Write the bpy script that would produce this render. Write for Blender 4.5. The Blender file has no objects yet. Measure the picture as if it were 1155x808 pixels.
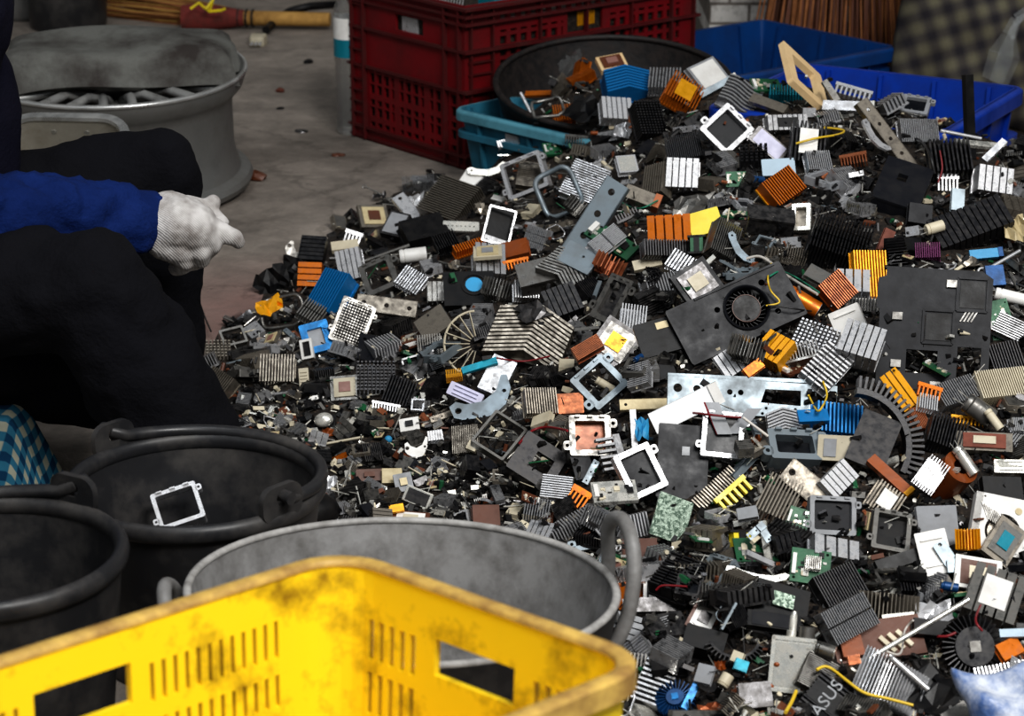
import bpy, math, random
import numpy as np
from mathutils import Vector, Matrix, geometry
random.seed(7); rng = np.random.default_rng(7)
SC = bpy.context.scene
COL = SC.collection
# ------------------------------------------------------------------ camera
F, PIT, HC = 2600.0, math.radians(19), 1.2
FW = np.array([0, math.cos(PIT), -math.sin(PIT)]); UP = np.array([0, math.sin(PIT), math.cos(PIT)])
RT = np.array([1.0, 0, 0]); CP = np.array([0, 0, HC])
def ray(px, py):
    d = FW*F + RT*(px-577.5) + UP*(404-py)
    return d/np.linalg.norm(d)
def at_z(px, py, z):
    d = ray(px, py); return CP + d*((z-HC)/d[2])
def at_y(px, py, y):
    d = ray(px, py); return CP + d*(y/d[1])
def proj(p):
    q = np.atleast_2d(p)-CP; z = q @ FW
    return 577.5+F*(q @ RT)/z, 404-F*(q @ UP)/z, z
cam_d = bpy.data.cameras.new('camera'); cam = bpy.data.objects.new('camera', cam_d); COL.objects.link(cam)
cam_d.sensor_width = 36; cam_d.lens = F*36/1155; cam.location = CP; cam.rotation_euler = (math.pi/2-PIT, 0, 0)
cam_d.dof.use_dof = True; cam_d.dof.focus_distance = 3.15; cam_d.dof.aperture_fstop = 10
cam_d.clip_start = 0.05; cam_d.clip_end = 60
SC.camera = cam
# ------------------------------------------------------------------ materials
MATS = {}
def mk(name, col, metal=0.0, rough=0.5, dirt=0.35, dcol=(0.035, 0.028, 0.022), scale=40, bump=0.15, rand=0.25, spec=0.5,
       trans=0, alpha=1, bscale=None, lo=0.42, hi=0.68, dmetal=None, drough=None):
    m = bpy.data.materials.new(name); m.use_nodes = True
    nt = m.node_tree; N = nt.nodes; L = nt.links; b = N['Principled BSDF']
    tc = N.new('ShaderNodeTexCoord'); n1 = N.new('ShaderNodeTexNoise'); n1.inputs['Scale'].default_value = scale
    n1.inputs['Detail'].default_value = 5; n1.inputs['Roughness'].default_value = .65
    oi = N.new('ShaderNodeObjectInfo')
    off = N.new('ShaderNodeVectorMath'); off.operation = 'ADD'
    L.new(tc.outputs['Object'], off.inputs[0]); L.new(oi.outputs['Random'], off.inputs[1])
    L.new(off.outputs[0], n1.inputs['Vector'])
    rp = N.new('ShaderNodeMapRange'); rp.inputs[1].default_value = lo; rp.inputs[2].default_value = hi
    rp.inputs[3].default_value = 0; rp.inputs[4].default_value = dirt
    L.new(n1.outputs[0], rp.inputs[0])
    mx = N.new('ShaderNodeMix'); mx.data_type = 'RGBA'
    mx.inputs[6].default_value = (*col, 1); mx.inputs[7].default_value = (*dcol, 1)
    L.new(rp.outputs[0], mx.inputs[0])
    rv = N.new('ShaderNodeMapRange'); rv.inputs[3].default_value = 1-rand; rv.inputs[4].default_value = 1+rand*.3
    L.new(oi.outputs['Random'], rv.inputs[0])
    mu = N.new('ShaderNodeMix'); mu.data_type = 'RGBA'; mu.blend_type = 'MULTIPLY'; mu.inputs[0].default_value = 1
    L.new(mx.outputs[2], mu.inputs[6]); L.new(rv.outputs[0], mu.inputs[7])
    L.new(mu.outputs[2], b.inputs['Base Color'])
    if metal and dirt:
        mm = N.new('ShaderNodeMapRange'); mm.inputs[3].default_value = metal; mm.inputs[4].default_value = metal*.3
        mm.inputs[2].default_value = max(dirt, .01)
        L.new(rp.outputs[0], mm.inputs[0]); L.new(mm.outputs[0], b.inputs['Metallic'])
    else: b.inputs['Metallic'].default_value = metal
    rr = N.new('ShaderNodeMapRange'); rr.inputs[1].default_value = .3; rr.inputs[2].default_value = .7
    rr.inputs[3].default_value = max(.05, rough-.1); rr.inputs[4].default_value = min(1, rough+.15)
    L.new(n1.outputs[0], rr.inputs[0]); L.new(rr.outputs[0], b.inputs['Roughness'])
    b.inputs['Specular IOR Level'].default_value = spec
    if trans: b.inputs['Transmission Weight'].default_value = trans
    if alpha < 1: b.inputs['Alpha'].default_value = alpha
    if bump:
        bn = N.new('ShaderNodeBump'); bn.inputs['Strength'].default_value = bump; bn.inputs['Distance'].default_value = .004
        if bscale:
            n2 = N.new('ShaderNodeTexNoise'); n2.inputs['Scale'].default_value = bscale; n2.inputs['Detail'].default_value = 4
            L.new(off.outputs[0], n2.inputs['Vector']); L.new(n2.outputs[0], bn.inputs['Height'])
        else: L.new(n1.outputs[0], bn.inputs['Height'])
        L.new(bn.outputs[0], b.inputs['Normal'])
    MATS[name] = m
    return m
def S(r, g, b):   # sRGB 0..255 -> linear
    f = lambda c: c/12.92 if c <= .04045 else ((c+.055)/1.055)**2.4
    return tuple(f(c/255) for c in (r, g, b))
GR = (0.05, 0.041, 0.033)
mk('aluminium', S(200, 200, 202), .9, .30, .6, GR, 108, bump=.05)
mk('bright_aluminium', S(208, 208, 210), .7, .30, .35, GR, 96, rand=.1, bump=.05)
mk('grimy_aluminium', S(158, 150, 138), .85, .38, .8, GR, 91, bump=.05)
mk('dull_steel', S(136, 134, 130), .92, .33, .65, GR, 84, bump=.05)
mk('dark_steel', S(80, 79, 80), .9, .33, .5, GR, 96, bump=.05)
mk('zinc_steel', S(136, 147, 154), .65, .42, .45, (.08, .075, .07), 22, rand=.1, bump=.05)
mk('tin_plate', S(232, 230, 222), .85, .22, .35, (.12, .08, .04), 72, bump=.05)
mk('black_anodised', S(34, 34, 37), .5, .34, .3, GR, 120, bump=.05)
mk('black_plastic', S(17, 17, 19), 0, .42, .35, S(46, 42, 38), 45, spec=.28, bump=.08)
mk('charcoal_plastic', S(25, 26, 31), 0, .42, .3, S(50, 48, 46), 40, rand=.1, spec=.22, bump=.05)
mk('orange_anodised', S(216, 118, 24), .6, .36, .35, S(90, 40, 10), 96, bump=.05)
mk('gold_anodised', S(240, 170, 24), .45, .36, .2, S(120, 70, 10), 96, rand=.1, bump=.05)
mk('amber_plastic', S(146, 74, 26), .2, .35, .4, S(60, 25, 8), 30)
mk('blue_anodised', S(18, 122, 186), .4, .38, .3, S(4, 40, 80), 96, rand=.15, bump=.05)
mk('deep_blue', S(20, 70, 120), .4, .4, .3, S(6, 25, 50), 40, rand=.15)
mk('teal_anodised', S(24, 140, 160), .4, .38, .3, S(5, 50, 60), 40)
mk('purple_anodised', S(110, 40, 90), .4, .4, .3, S(40, 10, 35), 40)
mk('copper', S(190, 118, 82), .8, .36, .45, S(80, 40, 22), 108, bump=.05)
mk('rust', S(120, 62, 44), .2, .6, .5, S(60, 28, 18), 45)
mk('circuit_green', S(36, 96, 62), .1, .4, .4, S(14, 34, 24), 60)
mk('circuit_brown', S(96, 52, 30), 0, .45, .4, S(60, 30, 15), 30)
mk('beige_ceramic', S(206, 190, 150), 0, .5, .3, S(120, 96, 60), 60)
mk('tan_card', S(226, 196, 150), 0, .65, .25, S(170, 130, 80), 30, rand=.05)
mk('white_plastic', S(232, 230, 226), 0, .42, .25, S(150, 140, 126), 35, rand=.15)
mk('paper_white', S(250, 250, 250), 0, .5, .08, S(190, 188, 184), 35, rand=0)
mk('cream_plastic', S(206, 196, 172), 0, .5, .3, S(130, 115, 90), 35)
mk('grey_plastic', S(150, 152, 156), 0, .45, .3, S(90, 86, 80), 30)
mk('pale_blue_plastic', S(176, 196, 210), .1, .4, .15, S(120, 130, 140), 30)
mk('lavender_label', S(206, 204, 226), 0, .5, .2, S(120, 120, 140), 60, rand=.05)
mk('yellow_plastic', S(236, 214, 40), 0, .38, .2, S(150, 130, 20), 35, rand=.05)
mk('sky_blue_plastic', S(60, 160, 210), 0, .4, .2, S(30, 80, 110), 35)
mk('red_wire', S(130, 20, 30), 0, .45, .2, bump=0)
mk('yellow_wire', S(214, 180, 50), 0, .45, .15, bump=0)
mk('green_wire', S(40, 140, 110), 0, .45, .2, bump=0)
mk('white_wire', S(214, 208, 200), 0, .45, .2, bump=0)
mk('black_wire', S(22, 22, 24), 0, .4, .2, bump=0)
mk('dark_glass', S(14, 16, 21), 0, .34, .12, S(60, 60, 64), 40, spec=.28, bump=0)
mk('die', S(150, 110, 100), .2, .35, .2, S(80, 60, 50), 60)
mk('glitter_green', S(168, 184, 168), .7, .3, .9, S(24, 60, 40), 260, lo=.44, hi=.56)
mk('clear_plastic', S(230, 235, 235), 0, .12, .1, trans=.9, alpha=.5, rand=0)
# ------------------------------------------------------------------ mesh builder
def rot_to(z):
    z = Vector(z).normalized(); return z.to_track_quat('Z', 'Y').to_matrix()
class MB:
    def __init__(s): s.V = []; s.F = []; s.S = []
    def add(s, V, Fc, slot=0):
        o = len(s.V); s.V.extend([tuple(v) for v in V]); s.F.extend([[i+o for i in f] for f in Fc]); s.S.extend([slot]*len(Fc)); return s
    def box(s, c, d, R=None, slot=0, taper=1.0):
        V = []
        for z in (-1, 1):
            k = taper if z > 0 else 1
            for x, y in ((-1, -1), (1, -1), (1, 1), (-1, 1)):
                v = Vector((x*d[0]/2*k, y*d[1]/2*k, z*d[2]/2))
                if R is not None: v = R @ v
                V.append(v+Vector(c))
        return s.add(V, [(3, 2, 1, 0), (4, 5, 6, 7), (0, 1, 5, 4), (1, 2, 6, 5), (2, 3, 7, 6), (3, 0, 4, 7)], slot)
    def plate(s, outer, holes, z0, z1, M=None, slot=0):
        loops = [outer]+list(holes); pts = [p for l in loops for p in l]
        tris = geometry.tessellate_polygon([[Vector((p[0], p[1], 0)) for p in l] for l in loops])
        n = len(pts); V = [Vector((p[0], p[1], z0)) for p in pts]+[Vector((p[0], p[1], z1)) for p in pts]
        if M is not None: V = [M @ v for v in V]
        Fc = []
        for t in tris:
            a, b, c = t; A, B, Cc = pts[a], pts[b], pts[c]
            if (B[0]-A[0])*(Cc[1]-A[1])-(B[1]-A[1])*(Cc[0]-A[0]) < 0: b, c = c, b
            Fc.append((a+n, b+n, c+n)); Fc.append((c, b, a))
        o = 0
        for k, l in enumerate(loops):
            m = len(l); ar = sum(l[i][0]*l[(i+1) % m][1]-l[(i+1) % m][0]*l[i][1] for i in range(m))
            for i in range(m):
                a, b = o+i, o+(i+1) % m
                q = (a, b, b+n, a+n)
                if (ar > 0) != (k == 0): q = q[::-1]
                Fc.append(q)
            o += m
        return s.add(V, Fc, slot)
    def tube(s, P, r, n=8, closed=False, slot=0, caps=True):
        P = [Vector(p) for p in P]; m = len(P); V = []; Fc = []
        rs = r if isinstance(r, (list, tuple)) else [r]*m
        ref = None
        for i, p in enumerate(P):
            a = P[(i-1) % m] if (closed or i > 0) else p; b = P[(i+1) % m] if (closed or i < m-1) else p
            t = (b-a).normalized() if (b-a).length > 1e-9 else Vector((0, 0, 1))
            if ref is None: ref = t.orthogonal().normalized()
            u = (ref-t*ref.dot(t)); u = u.normalized() if u.length > 1e-6 else t.orthogonal().normalized(); ref = u
            w = t.cross(u)
            for k in range(n):
                g = 2*math.pi*k/n; V.append(p+(u*math.cos(g)+w*math.sin(g))*rs[i])
        for i in range(m if closed else m-1):
            for k in range(n):
                a = i*n+k; b = i*n+(k+1) % n; j = ((i+1) % m)*n
                Fc.append((a, b, j+(k+1) % n, j+k))
        if caps and not closed:
            Fc.append(tuple(range(n))[::-1]); Fc.append(tuple((m-1)*n+k for k in range(n)))
        return s.add(V, Fc, slot)
    def cyl(s, c, r, h, axis=(0, 0, 1), n=16, r2=None, slot=0):
        ax = Vector(axis).normalized(); c = Vector(c)
        return s.tube([c-ax*h/2, c+ax*h/2], [r, r if r2 is None else r2], n, slot=slot)
    def lathe(s, prof, n=48, M=None, closed=False, slot=0, wob=None):
        V = []; Fc = []; m = len(prof)
        for i in range(n):
            a = 2*math.pi*i/n
            for r, z in prof:
                k = wob(a, z) if wob else 1
                v = Vector((r*k*math.cos(a), r*k*math.sin(a), z)); V.append(M @ v if M is not None else v)
        for i in range(n):
            j = (i+1) % n
            for k in range(m if closed else m-1):
                l = (k+1) % m
                Fc.append((i*m+k, j*m+k, j*m+l, i*m+l))
        return s.add(V, Fc, slot)
    def sphere(s, c, r, n=10, sc=(1, 1, 1), slot=0):
        V = [];
        for i in range(n+1):
            th = math.pi*i/n
            for k in range(n*2):
                ph = math.pi*k/n
                V.append((c[0]+r*sc[0]*math.sin(th)*math.cos(ph), c[1]+r*sc[1]*math.sin(th)*math.sin(ph), c[2]+r*sc[2]*math.cos(th)))
        Fc = []
        for i in range(n):
            for k in range(n*2):
                a = i*n*2+k; b = i*n*2+(k+1) % (n*2); Fc.append((a, a+n*2, b+n*2, b))
        return s.add(V, Fc, slot)
    def mesh(s, name, mats, smooth=None):
        me = bpy.data.meshes.new(name); me.from_pydata(s.V, [], s.F)
        for m in (mats if isinstance(mats, (list, tuple)) else [mats]): me.materials.append(MATS[m] if isinstance(m, str) else m)
        if len(me.materials) > 1: me.polygons.foreach_set('material_index', s.S)
        if smooth is not None:
            me.polygons.foreach_set('use_smooth', [True]*len(me.polygons))
            me.set_sharp_from_angle(angle=math.radians(smooth))
        me.update(); return me
    def obj(s, name, mats, parent=None, smooth=None, bevel=0):
        o = bpy.data.objects.new(name, s.mesh(name, mats, smooth)); COL.objects.link(o)
        if parent: o.parent = parent
        if bevel:
            b = o.modifiers.new('bevel', 'BEVEL'); b.width = bevel; b.segments = 2; b.limit_method = 'ANGLE'
        return o
def tag(o, label=None, cat=None, group=None, kind=None):
    if label: o['label'] = label
    if cat: o['category'] = cat
    if group: o['group'] = group
    if kind: o['kind'] = kind
    return o
def empty(name, label, cat, loc=(0, 0, 0), group=None):
    o = bpy.data.objects.new(name, None); o.empty_display_size = .05; COL.objects.link(o); o.location = loc
    return tag(o, label, cat, group)
def rect(w, d, r=0, n=4, cx=0, cy=0):
    if r <= 0: return [(cx-w/2, cy-d/2), (cx+w/2, cy-d/2), (cx+w/2, cy+d/2), (cx-w/2, cy+d/2)]
    P = []
    for sx, sy, a0 in ((1, -1, -90), (1, 1, 0), (-1, 1, 90), (-1, -1, 180)):
        for i in range(n+1):
            a = math.radians(a0+90*i/n); P.append((cx+sx*(w/2-r)+r*math.cos(a), cy+sy*(d/2-r)+r*math.sin(a)))
    return P
def circ(r, n=14, cx=0, cy=0): return [(cx+r*math.cos(2*math.pi*i/n), cy+r*math.sin(2*math.pi*i/n)) for i in range(n)]
def cellwall(mb, path, closed, zs, solid, th, flare=lambda z: 0, slot=0, cuts=()):
    """wall along a 2-D path (outer line); solid(s,z) says which cells are filled; th = thickness inwards"""
    P = [Vector((p[0], p[1])) for p in path]
    if closed: P.append(P[0].copy())
    s = [0.0]
    for i in range(1, len(P)): s.append(s[-1]+(P[i]-P[i-1]).length)
    L = s[-1]
    ss = sorted(set([round(v, 5) for v in s]+[round(c, 5) for c in cuts if 0 < c < L]))
    def at(v):
        for i in range(1, len(s)):
            if v <= s[i]+1e-6:
                t = (v-s[i-1])/max(1e-9, s[i]-s[i-1]); return P[i-1].lerp(P[i], t)
        return P[-1]
    ns = len(ss); pos = [at(v) for v in ss]; nor = []
    for i in range(ns):
        a = pos[i-1] if i > 0 else (pos[-2] if closed else pos[0]); b = pos[i+1] if i < ns-1 else (pos[1] if closed else pos[-1])
        t = (b-a).normalized(); nor.append(Vector((t.y, -t.x)))       # right-hand side = outside for CCW paths
    m = ns-1 if closed else ns
    nz = len(zs); V = []
    for i in range(m):
        for z in zs:
            for k in (0, 1):
                q = pos[i]+nor[i]*(flare(z)-(th if k else 0)); V.append((q.x, q.y, z))
    idx = lambda i, j, k: ((i % m)*nz+j)*2+k
    nc = m if closed else m-1
    sol = [[solid((ss[i]+ss[i+1])/2, (zs[j]+zs[j+1])/2) for j in range(nz-1)] for i in range(nc)]
    Fc = []
    g = lambda i, j: (sol[i % nc][j] if (closed or 0 <= i < nc) and 0 <= j < nz-1 else False)
    for i in range(nc):
        for j in range(nz-1):
            if not sol[i][j]: continue
            Fc.append((idx(i, j, 0), idx(i+1, j, 0), idx(i+1, j+1, 0), idx(i, j+1, 0)))
            Fc.append((idx(i, j, 1), idx(i, j+1, 1), idx(i+1, j+1, 1), idx(i+1, j, 1)))
            if not g(i, j-1): Fc.append((idx(i, j, 0), idx(i, j, 1), idx(i+1, j, 1), idx(i+1, j, 0)))
            if not g(i, j+1): Fc.append((idx(i, j+1, 0), idx(i+1, j+1, 0), idx(i+1, j+1, 1), idx(i, j+1, 1)))
            if not g(i-1, j): Fc.append((idx(i, j, 0), idx(i, j+1, 0), idx(i, j+1, 1), idx(i, j, 1)))
            if not g(i+1, j): Fc.append((idx(i+1, j, 0), idx(i+1, j, 1), idx(i+1, j+1, 1), idx(i+1, j+1, 0)))
    mb.add(V, Fc, slot)
    return ss
def sweep(mb, path, prof, closed=True, slot=0):
    """profile (out, z) swept along a 2-D CCW path"""
    P = [Vector((p[0], p[1])) for p in path]; m = len(P); V = []; Fc = []; k = len(prof)
    for i in range(m):
        a = P[(i-1) % m] if (closed or i > 0) else P[0]; b = P[(i+1) % m] if (closed or i < m-1) else P[-1]
        t = (b-a).normalized(); n = Vector((t.y, -t.x))
        t0 = (P[i]-a).normalized() if (P[i]-a).length > 0 else t; n0 = Vector((t0.y, -t0.x)); c = max(.5, n.dot(n0))
        for o, z in prof:
            q = P[i]+n*(o/c); V.append((q.x, q.y, z))
    for i in range(m if closed else m-1):
        j = (i+1) % m
        for q in range(k):
            w = (q+1) % k; Fc.append((i*k+q, j*k+q, j*k+w, i*k+w))
    if not closed: Fc.append(tuple(range(k))); Fc.append(tuple((m-1)*k+q for q in range(k))[::-1])
    mb.add(V, Fc, slot)
def blob(name, chains, voxel, mat, parent=None, smooth=6, disp=0, dscale=.06, extra=None):
    mb = extra or MB()
    for ch in chains:
        for i, (p, r) in enumerate(ch):
            mb.sphere(p, r, 8)
            if i:
                q, rq = ch[i-1]; mb.tube([q, p], [rq*.99, r*.99], 14)
    o = mb.obj(name, mat, parent)
    r = o.modifiers.new('remesh', 'REMESH'); r.mode = 'VOXEL'; r.voxel_size = voxel; r.use_smooth_shade = True
    s = o.modifiers.new('smooth', 'SMOOTH'); s.iterations = smooth; s.factor = .5
    if disp:
        t = bpy.data.textures.new(name+'_folds', 'CLOUDS'); t.noise_scale = dscale; t.noise_depth = 2
        d = o.modifiers.new('folds', 'DISPLACE'); d.texture = t; d.strength = disp; d.mid_level = .5; d.texture_coords = 'LOCAL'
    return o
# ------------------------------------------------------------------ setting
def nodes(name):
    m = bpy.data.materials.new(name); m.use_nodes = True; MATS[name] = m
    return m, m.node_tree.nodes, m.node_tree.links, m.node_tree.nodes['Principled BSDF']
def noise(N, L, vec, sc, det=6, rough=.6, dist=0):
    n = N.new('ShaderNodeTexNoise'); n.inputs['Scale'].default_value = sc; n.inputs['Detail'].default_value = det
    n.inputs['Roughness'].default_value = rough; n.inputs['Distortion'].default_value = dist; L.new(vec, n.inputs['Vector']); return n
def ramp(N, L, src, stops):
    r = N.new('ShaderNodeValToRGB'); L.new(src, r.inputs[0]); e = r.color_ramp.elements
    while len(e) < len(stops): e.new(.5)
    for k, (p, c) in enumerate(stops): e[k].position = p; e[k].color = (*c, 1)
    return r
def mixc(N, L, fac, a, b, mode='MIX'):
    m = N.new('ShaderNodeMix'); m.data_type = 'RGBA'; m.blend_type = mode
    for sock, v in ((0, fac), (6, a), (7, b)):
        if isinstance(v, (float, int)): m.inputs[sock].default_value = v
        elif isinstance(v, tuple): m.inputs[sock].default_value = (*v, 1)
        else: L.new(v, m.inputs[sock])
    return m.outputs[2]
m, N, L, B = nodes('concrete')
tc = N.new('ShaderNodeTexCoord'); V = tc.outputs['Object']
n1 = noise(N, L, V, 1.6, 8, .7, .6); n2 = noise(N, L, V, 9, 8, .75, .3); n3 = noise(N, L, V, 70, 4, .6)
c = ramp(N, L, n1.outputs[0], [(.3, S(100, 95, 90)), (.5, S(134, 128, 122)), (.72, S(158, 151, 144))]).outputs[0]
c2 = ramp(N, L, n2.outputs[0], [(.33, S(112, 107, 102)), (.52, S(170, 165, 160)), (.7, S(210, 205, 200))]).outputs[0]
c = mixc(N, L, .75, c, c2, 'MULTIPLY'); c = mixc(N, L, 1.0, c, (1.75, 1.74, 1.73), 'MULTIPLY')
mp = N.new('ShaderNodeMapping'); mp.inputs['Location'].default_value = (.43*2.6, -3.72*2.6, 0); mp.inputs['Scale'].default_value = (2.6, 2.6, 2.6); L.new(V, mp.inputs[0])
gr = N.new('ShaderNodeTexGradient'); gr.gradient_type = 'SPHERICAL'; L.new(mp.outputs[0], gr.inputs[0])
red = N.new('ShaderNodeMath'); red.operation = 'MULTIPLY'; L.new(gr.outputs[1], red.inputs[0]); L.new(n2.outputs[0], red.inputs[1])
c = mixc(N, L, red.outputs[0], c, S(120, 62, 60))
vo = N.new('ShaderNodeTexVoronoi'); vo.feature = 'DISTANCE_TO_EDGE'; vo.inputs['Scale'].default_value = 1.1
wv = mixc(N, L, .12, V, n2.outputs[1]); L.new(wv, vo.inputs['Vector'])
ck = ramp(N, L, vo.outputs[0], [(0, (.5, .5, .5)), (.006, (1, 1, 1))]).outputs[0]
c = mixc(N, L, .6, c, ck, 'MULTIPLY'); L.new(c, B.inputs['Base Color'])
B.inputs['Roughness'].default_value = .82; B.inputs['Specular IOR Level'].default_value = .25
bm_ = N.new('ShaderNodeBump'); bm_.inputs['Strength'].default_value = .35; bm_.inputs['Distance'].default_value = .01
ad = N.new('ShaderNodeMath'); L.new(n2.outputs[0], ad.inputs[0]); L.new(n3.outputs[0], ad.inputs[1]); L.new(ad.outputs[0], bm_.inputs['Height']); L.new(bm_.outputs[0], B.inputs['Normal'])
m, N, L, B = nodes('painted_brick')
tc = N.new('ShaderNodeTexCoord'); mp = N.new('ShaderNodeMapping'); mp.inputs['Rotation'].default_value = (math.pi/2, 0, 0); L.new(tc.outputs['Object'], mp.inputs[0])
bk = N.new('ShaderNodeTexBrick'); L.new(mp.outputs[0], bk.inputs['Vector']); bk.inputs['Scale'].default_value = 5
bk.inputs['Color1'].default_value = (*S(196, 194, 190), 1); bk.inputs['Color2'].default_value = (*S(172, 168, 164), 1); bk.inputs['Mortar'].default_value = (*S(110, 104, 98), 1)
n1 = noise(N, L, tc.outputs['Object'], 22, 6, .7); k = ramp(N, L, n1.outputs[0], [(.4, (.25, .23, .21)), (.55, (1, 1, 1))]).outputs[0]
L.new(mixc(N, L, .6, bk.outputs[0], k, 'MULTIPLY'), B.inputs['Base Color']); B.inputs['Roughness'].default_value = .9
bm_ = N.new('ShaderNodeBump'); bm_.inputs['Strength'].default_value = .6; L.new(bk.outputs[1], bm_.inputs['Height']); bm_.invert = True; L.new(bm_.outputs[0], B.inputs['Normal'])
mk('red_crate', S(112, 14, 22), 0, .5, .6, S(62, 26, 24), 9, .1, 0, spec=.3)
mk('red_crate_rib', S(78, 20, 22), 0, .55, .6, S(64, 36, 32), 14, .1, 0, spec=.3)
mk('blue_crate', S(10, 60, 116), 0, .42, .55, S(14, 26, 60), 7, .08, 0, spec=.35)
mk('bright_blue_crate', S(8, 58, 158), 0, .4, .5, S(10, 22, 70), 8, .08, 0, spec=.35)
mk('turquoise_bin', S(46, 108, 130), 0, .5, .7, S(44, 74, 84), 9, .1, 0, spec=.3)
mk('turquoise_rim', S(92, 150, 166), 0, .5, .7, S(60, 100, 112), 14, .1, 0, spec=.3)
mk('yellow_crate', S(255, 220, 38), 0, .42, .85, S(104, 70, 18), 17, .12, 0, lo=.51, hi=.72, spec=.35)
mk('worn_yellow_rim', S(206, 172, 92), 0, .5, .85, S(120, 86, 48), 26, .2, 0, lo=.36, hi=.66)
mk('bucket_rubber', S(40, 40, 42), 0, .40, .6, S(92, 88, 84), 13, .15, .1, spec=.4, lo=.45, hi=.75)
mk('basin_rubber', S(128, 127, 126), 0, .5, .75, S(74, 71, 68), 24, .25, 0, lo=.40, hi=.68, spec=.35)
mk('worn_grey', S(168, 166, 163), 0, .5, .7, S(96, 93, 90), 30, .2, 0, spec=.4)
mk('basin_outside', S(30, 29, 30), 0, .5, .5, S(70, 66, 62), 20, .1, 0, spec=.3)
mk('wheel_alloy', S(132, 132, 130), .6, .42, .6, S(70, 66, 60), 9, .1, 0)
mk('wheel_bright', S(190, 190, 188), .8, .32, .4, S(90, 86, 80), 16, .1, 0)
mk('rug_cloth', S(106, 106, 102), 0, .95, .9, S(52, 46, 44), 6, .6, 0, bscale=140, spec=.1)
mk('pan_aluminium', S(190, 186, 176), .65, .4, .7, S(110, 100, 84), 12, .15, 0)
mk('black_cloth', S(17, 17, 21), 0, .92, .4, S(26, 26, 31), 6, .5, 0, bscale=160, spec=.12)
mk('navy_cloth', S(20, 20, 34), 0, .92, .3, S(36, 34, 44), 8, .4, 0, bscale=160, spec=.12)
mk('blue_knit', S(16, 38, 90), 0, .9, .5, S(9, 21, 54), 9, .5, 0, bscale=190, spec=.15)
mk('teal_cloth', S(20, 90, 104), 0, .9, .3, spec=.1)
mk('skin', S(150, 104, 80), 0, .55, .2, S(120, 76, 58), 20, .1, 0)
mk('hair', S(20, 17, 16), 0, .5, .2, bump=.3, bscale=200)
mk('straw', S(150, 100, 64), 0, .8, .7, S(84, 52, 34), 16, .2, 0, spec=.2)
mk('straw_pale', S(186, 146, 84), 0, .8, .7, S(110, 78, 44), 16, .2, 0, spec=.2)
mk('wine_cloth', S(120, 46, 40), 0, .9, .5)
mk('bag_plastic', S(84, 112, 164), 0, .4, .9, S(206, 210, 216), 26, .8, 0, bscale=60, lo=.36, hi=.62)
mk('black_bag', S(16, 16, 18), 0, .4, .3, bump=.4, bscale=12)
mk('stone', S(96, 94, 92), 0, .9, .5, S(60, 58, 56), 12, .4, 0)
mk('mesh_black', S(24, 21, 21), .1, .6, .5, S(52, 40, 34), 60, .3, 0)
# knitted white glove: fine wale lines
m, N, L, B = nodes('white_knit')
tc = N.new('ShaderNodeTexCoord'); wv = N.new('ShaderNodeTexWave'); wv.inputs['Scale'].default_value = 150; wv.inputs['Distortion'].default_value = 1.2; wv.bands_direction = 'DIAGONAL'
L.new(tc.outputs['Object'], wv.inputs[0]); n1 = noise(N, L, tc.outputs['Object'], 22, 5)
k = ramp(N, L, n1.outputs[0], [(.35, S(136, 130, 126)), (.6, S(206, 203, 201))]).outputs[0]
k2 = ramp(N, L, wv.outputs[0], [(.0, (.80, .79, .78)), (.6, (1, 1, 1))]).outputs[0]
L.new(mixc(N, L, .8, k, k2, 'MULTIPLY'), B.inputs['Base Color']); B.inputs['Roughness'].default_value = .95; B.inputs['Specular IOR Level'].default_value = .1
bm_ = N.new('ShaderNodeBump'); bm_.inputs['Strength'].default_value = .4; bm_.inputs['Distance'].default_value = .001; L.new(wv.outputs[0], bm_.inputs['Height']); L.new(bm_.outputs[0], B.inputs['Normal'])
# blue gingham cloth
def plaid(name, cols, sc, rotz, soft, uv=False):
    m, N, L, B = nodes(name); tc = N.new('ShaderNodeTexCoord'); mp = N.new('ShaderNodeMapping')
    mp.inputs['Rotation'].default_value = rotz; L.new(tc.outputs['UV' if uv else 'Object'], mp.inputs[0]); sx = N.new('ShaderNodeSeparateXYZ'); L.new(mp.outputs[0], sx.inputs[0])
    def band(o):
        a = N.new('ShaderNodeMath'); a.operation = 'MULTIPLY'; a.inputs[1].default_value = sc; L.new(o, a.inputs[0])
        f = N.new('ShaderNodeMath'); f.operation = 'PINGPONG'; f.inputs[1].default_value = 1; L.new(a.outputs[0], f.inputs[0])
        r = N.new('ShaderNodeMapRange'); r.inputs[1].default_value = .5-soft; r.inputs[2].default_value = .5+soft; L.new(f.outputs[0], r.inputs[0]); return r.outputs[0]
    a, b = band(sx.outputs[0]), band(sx.outputs[1 if uv else 2])
    c1 = mixc(N, L, b, cols[0], cols[1]); c2 = mixc(N, L, b, cols[1], cols[2])
    n1 = noise(N, L, tc.outputs['Object'], 6, 5); k = ramp(N, L, n1.outputs[0], [(.35, (.45, .43, .42)), (.6, (1, 1, 1))]).outputs[0]
    L.new(mixc(N, L, .7, mixc(N, L, a, c1, c2), k, 'MULTIPLY'), B.inputs['Base Color']); B.inputs['Roughness'].default_value = .95; B.inputs['Specular IOR Level'].default_value = .1
plaid('gingham', (S(150, 152, 138), S(44, 98, 122), S(18, 54, 82)), 52, (0, 0, .2), .06, True)
plaid('camo_plaid', (S(104, 100, 84), S(74, 70, 66), S(48, 46, 50)), 42, (0, .5, 0), .3)
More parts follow.
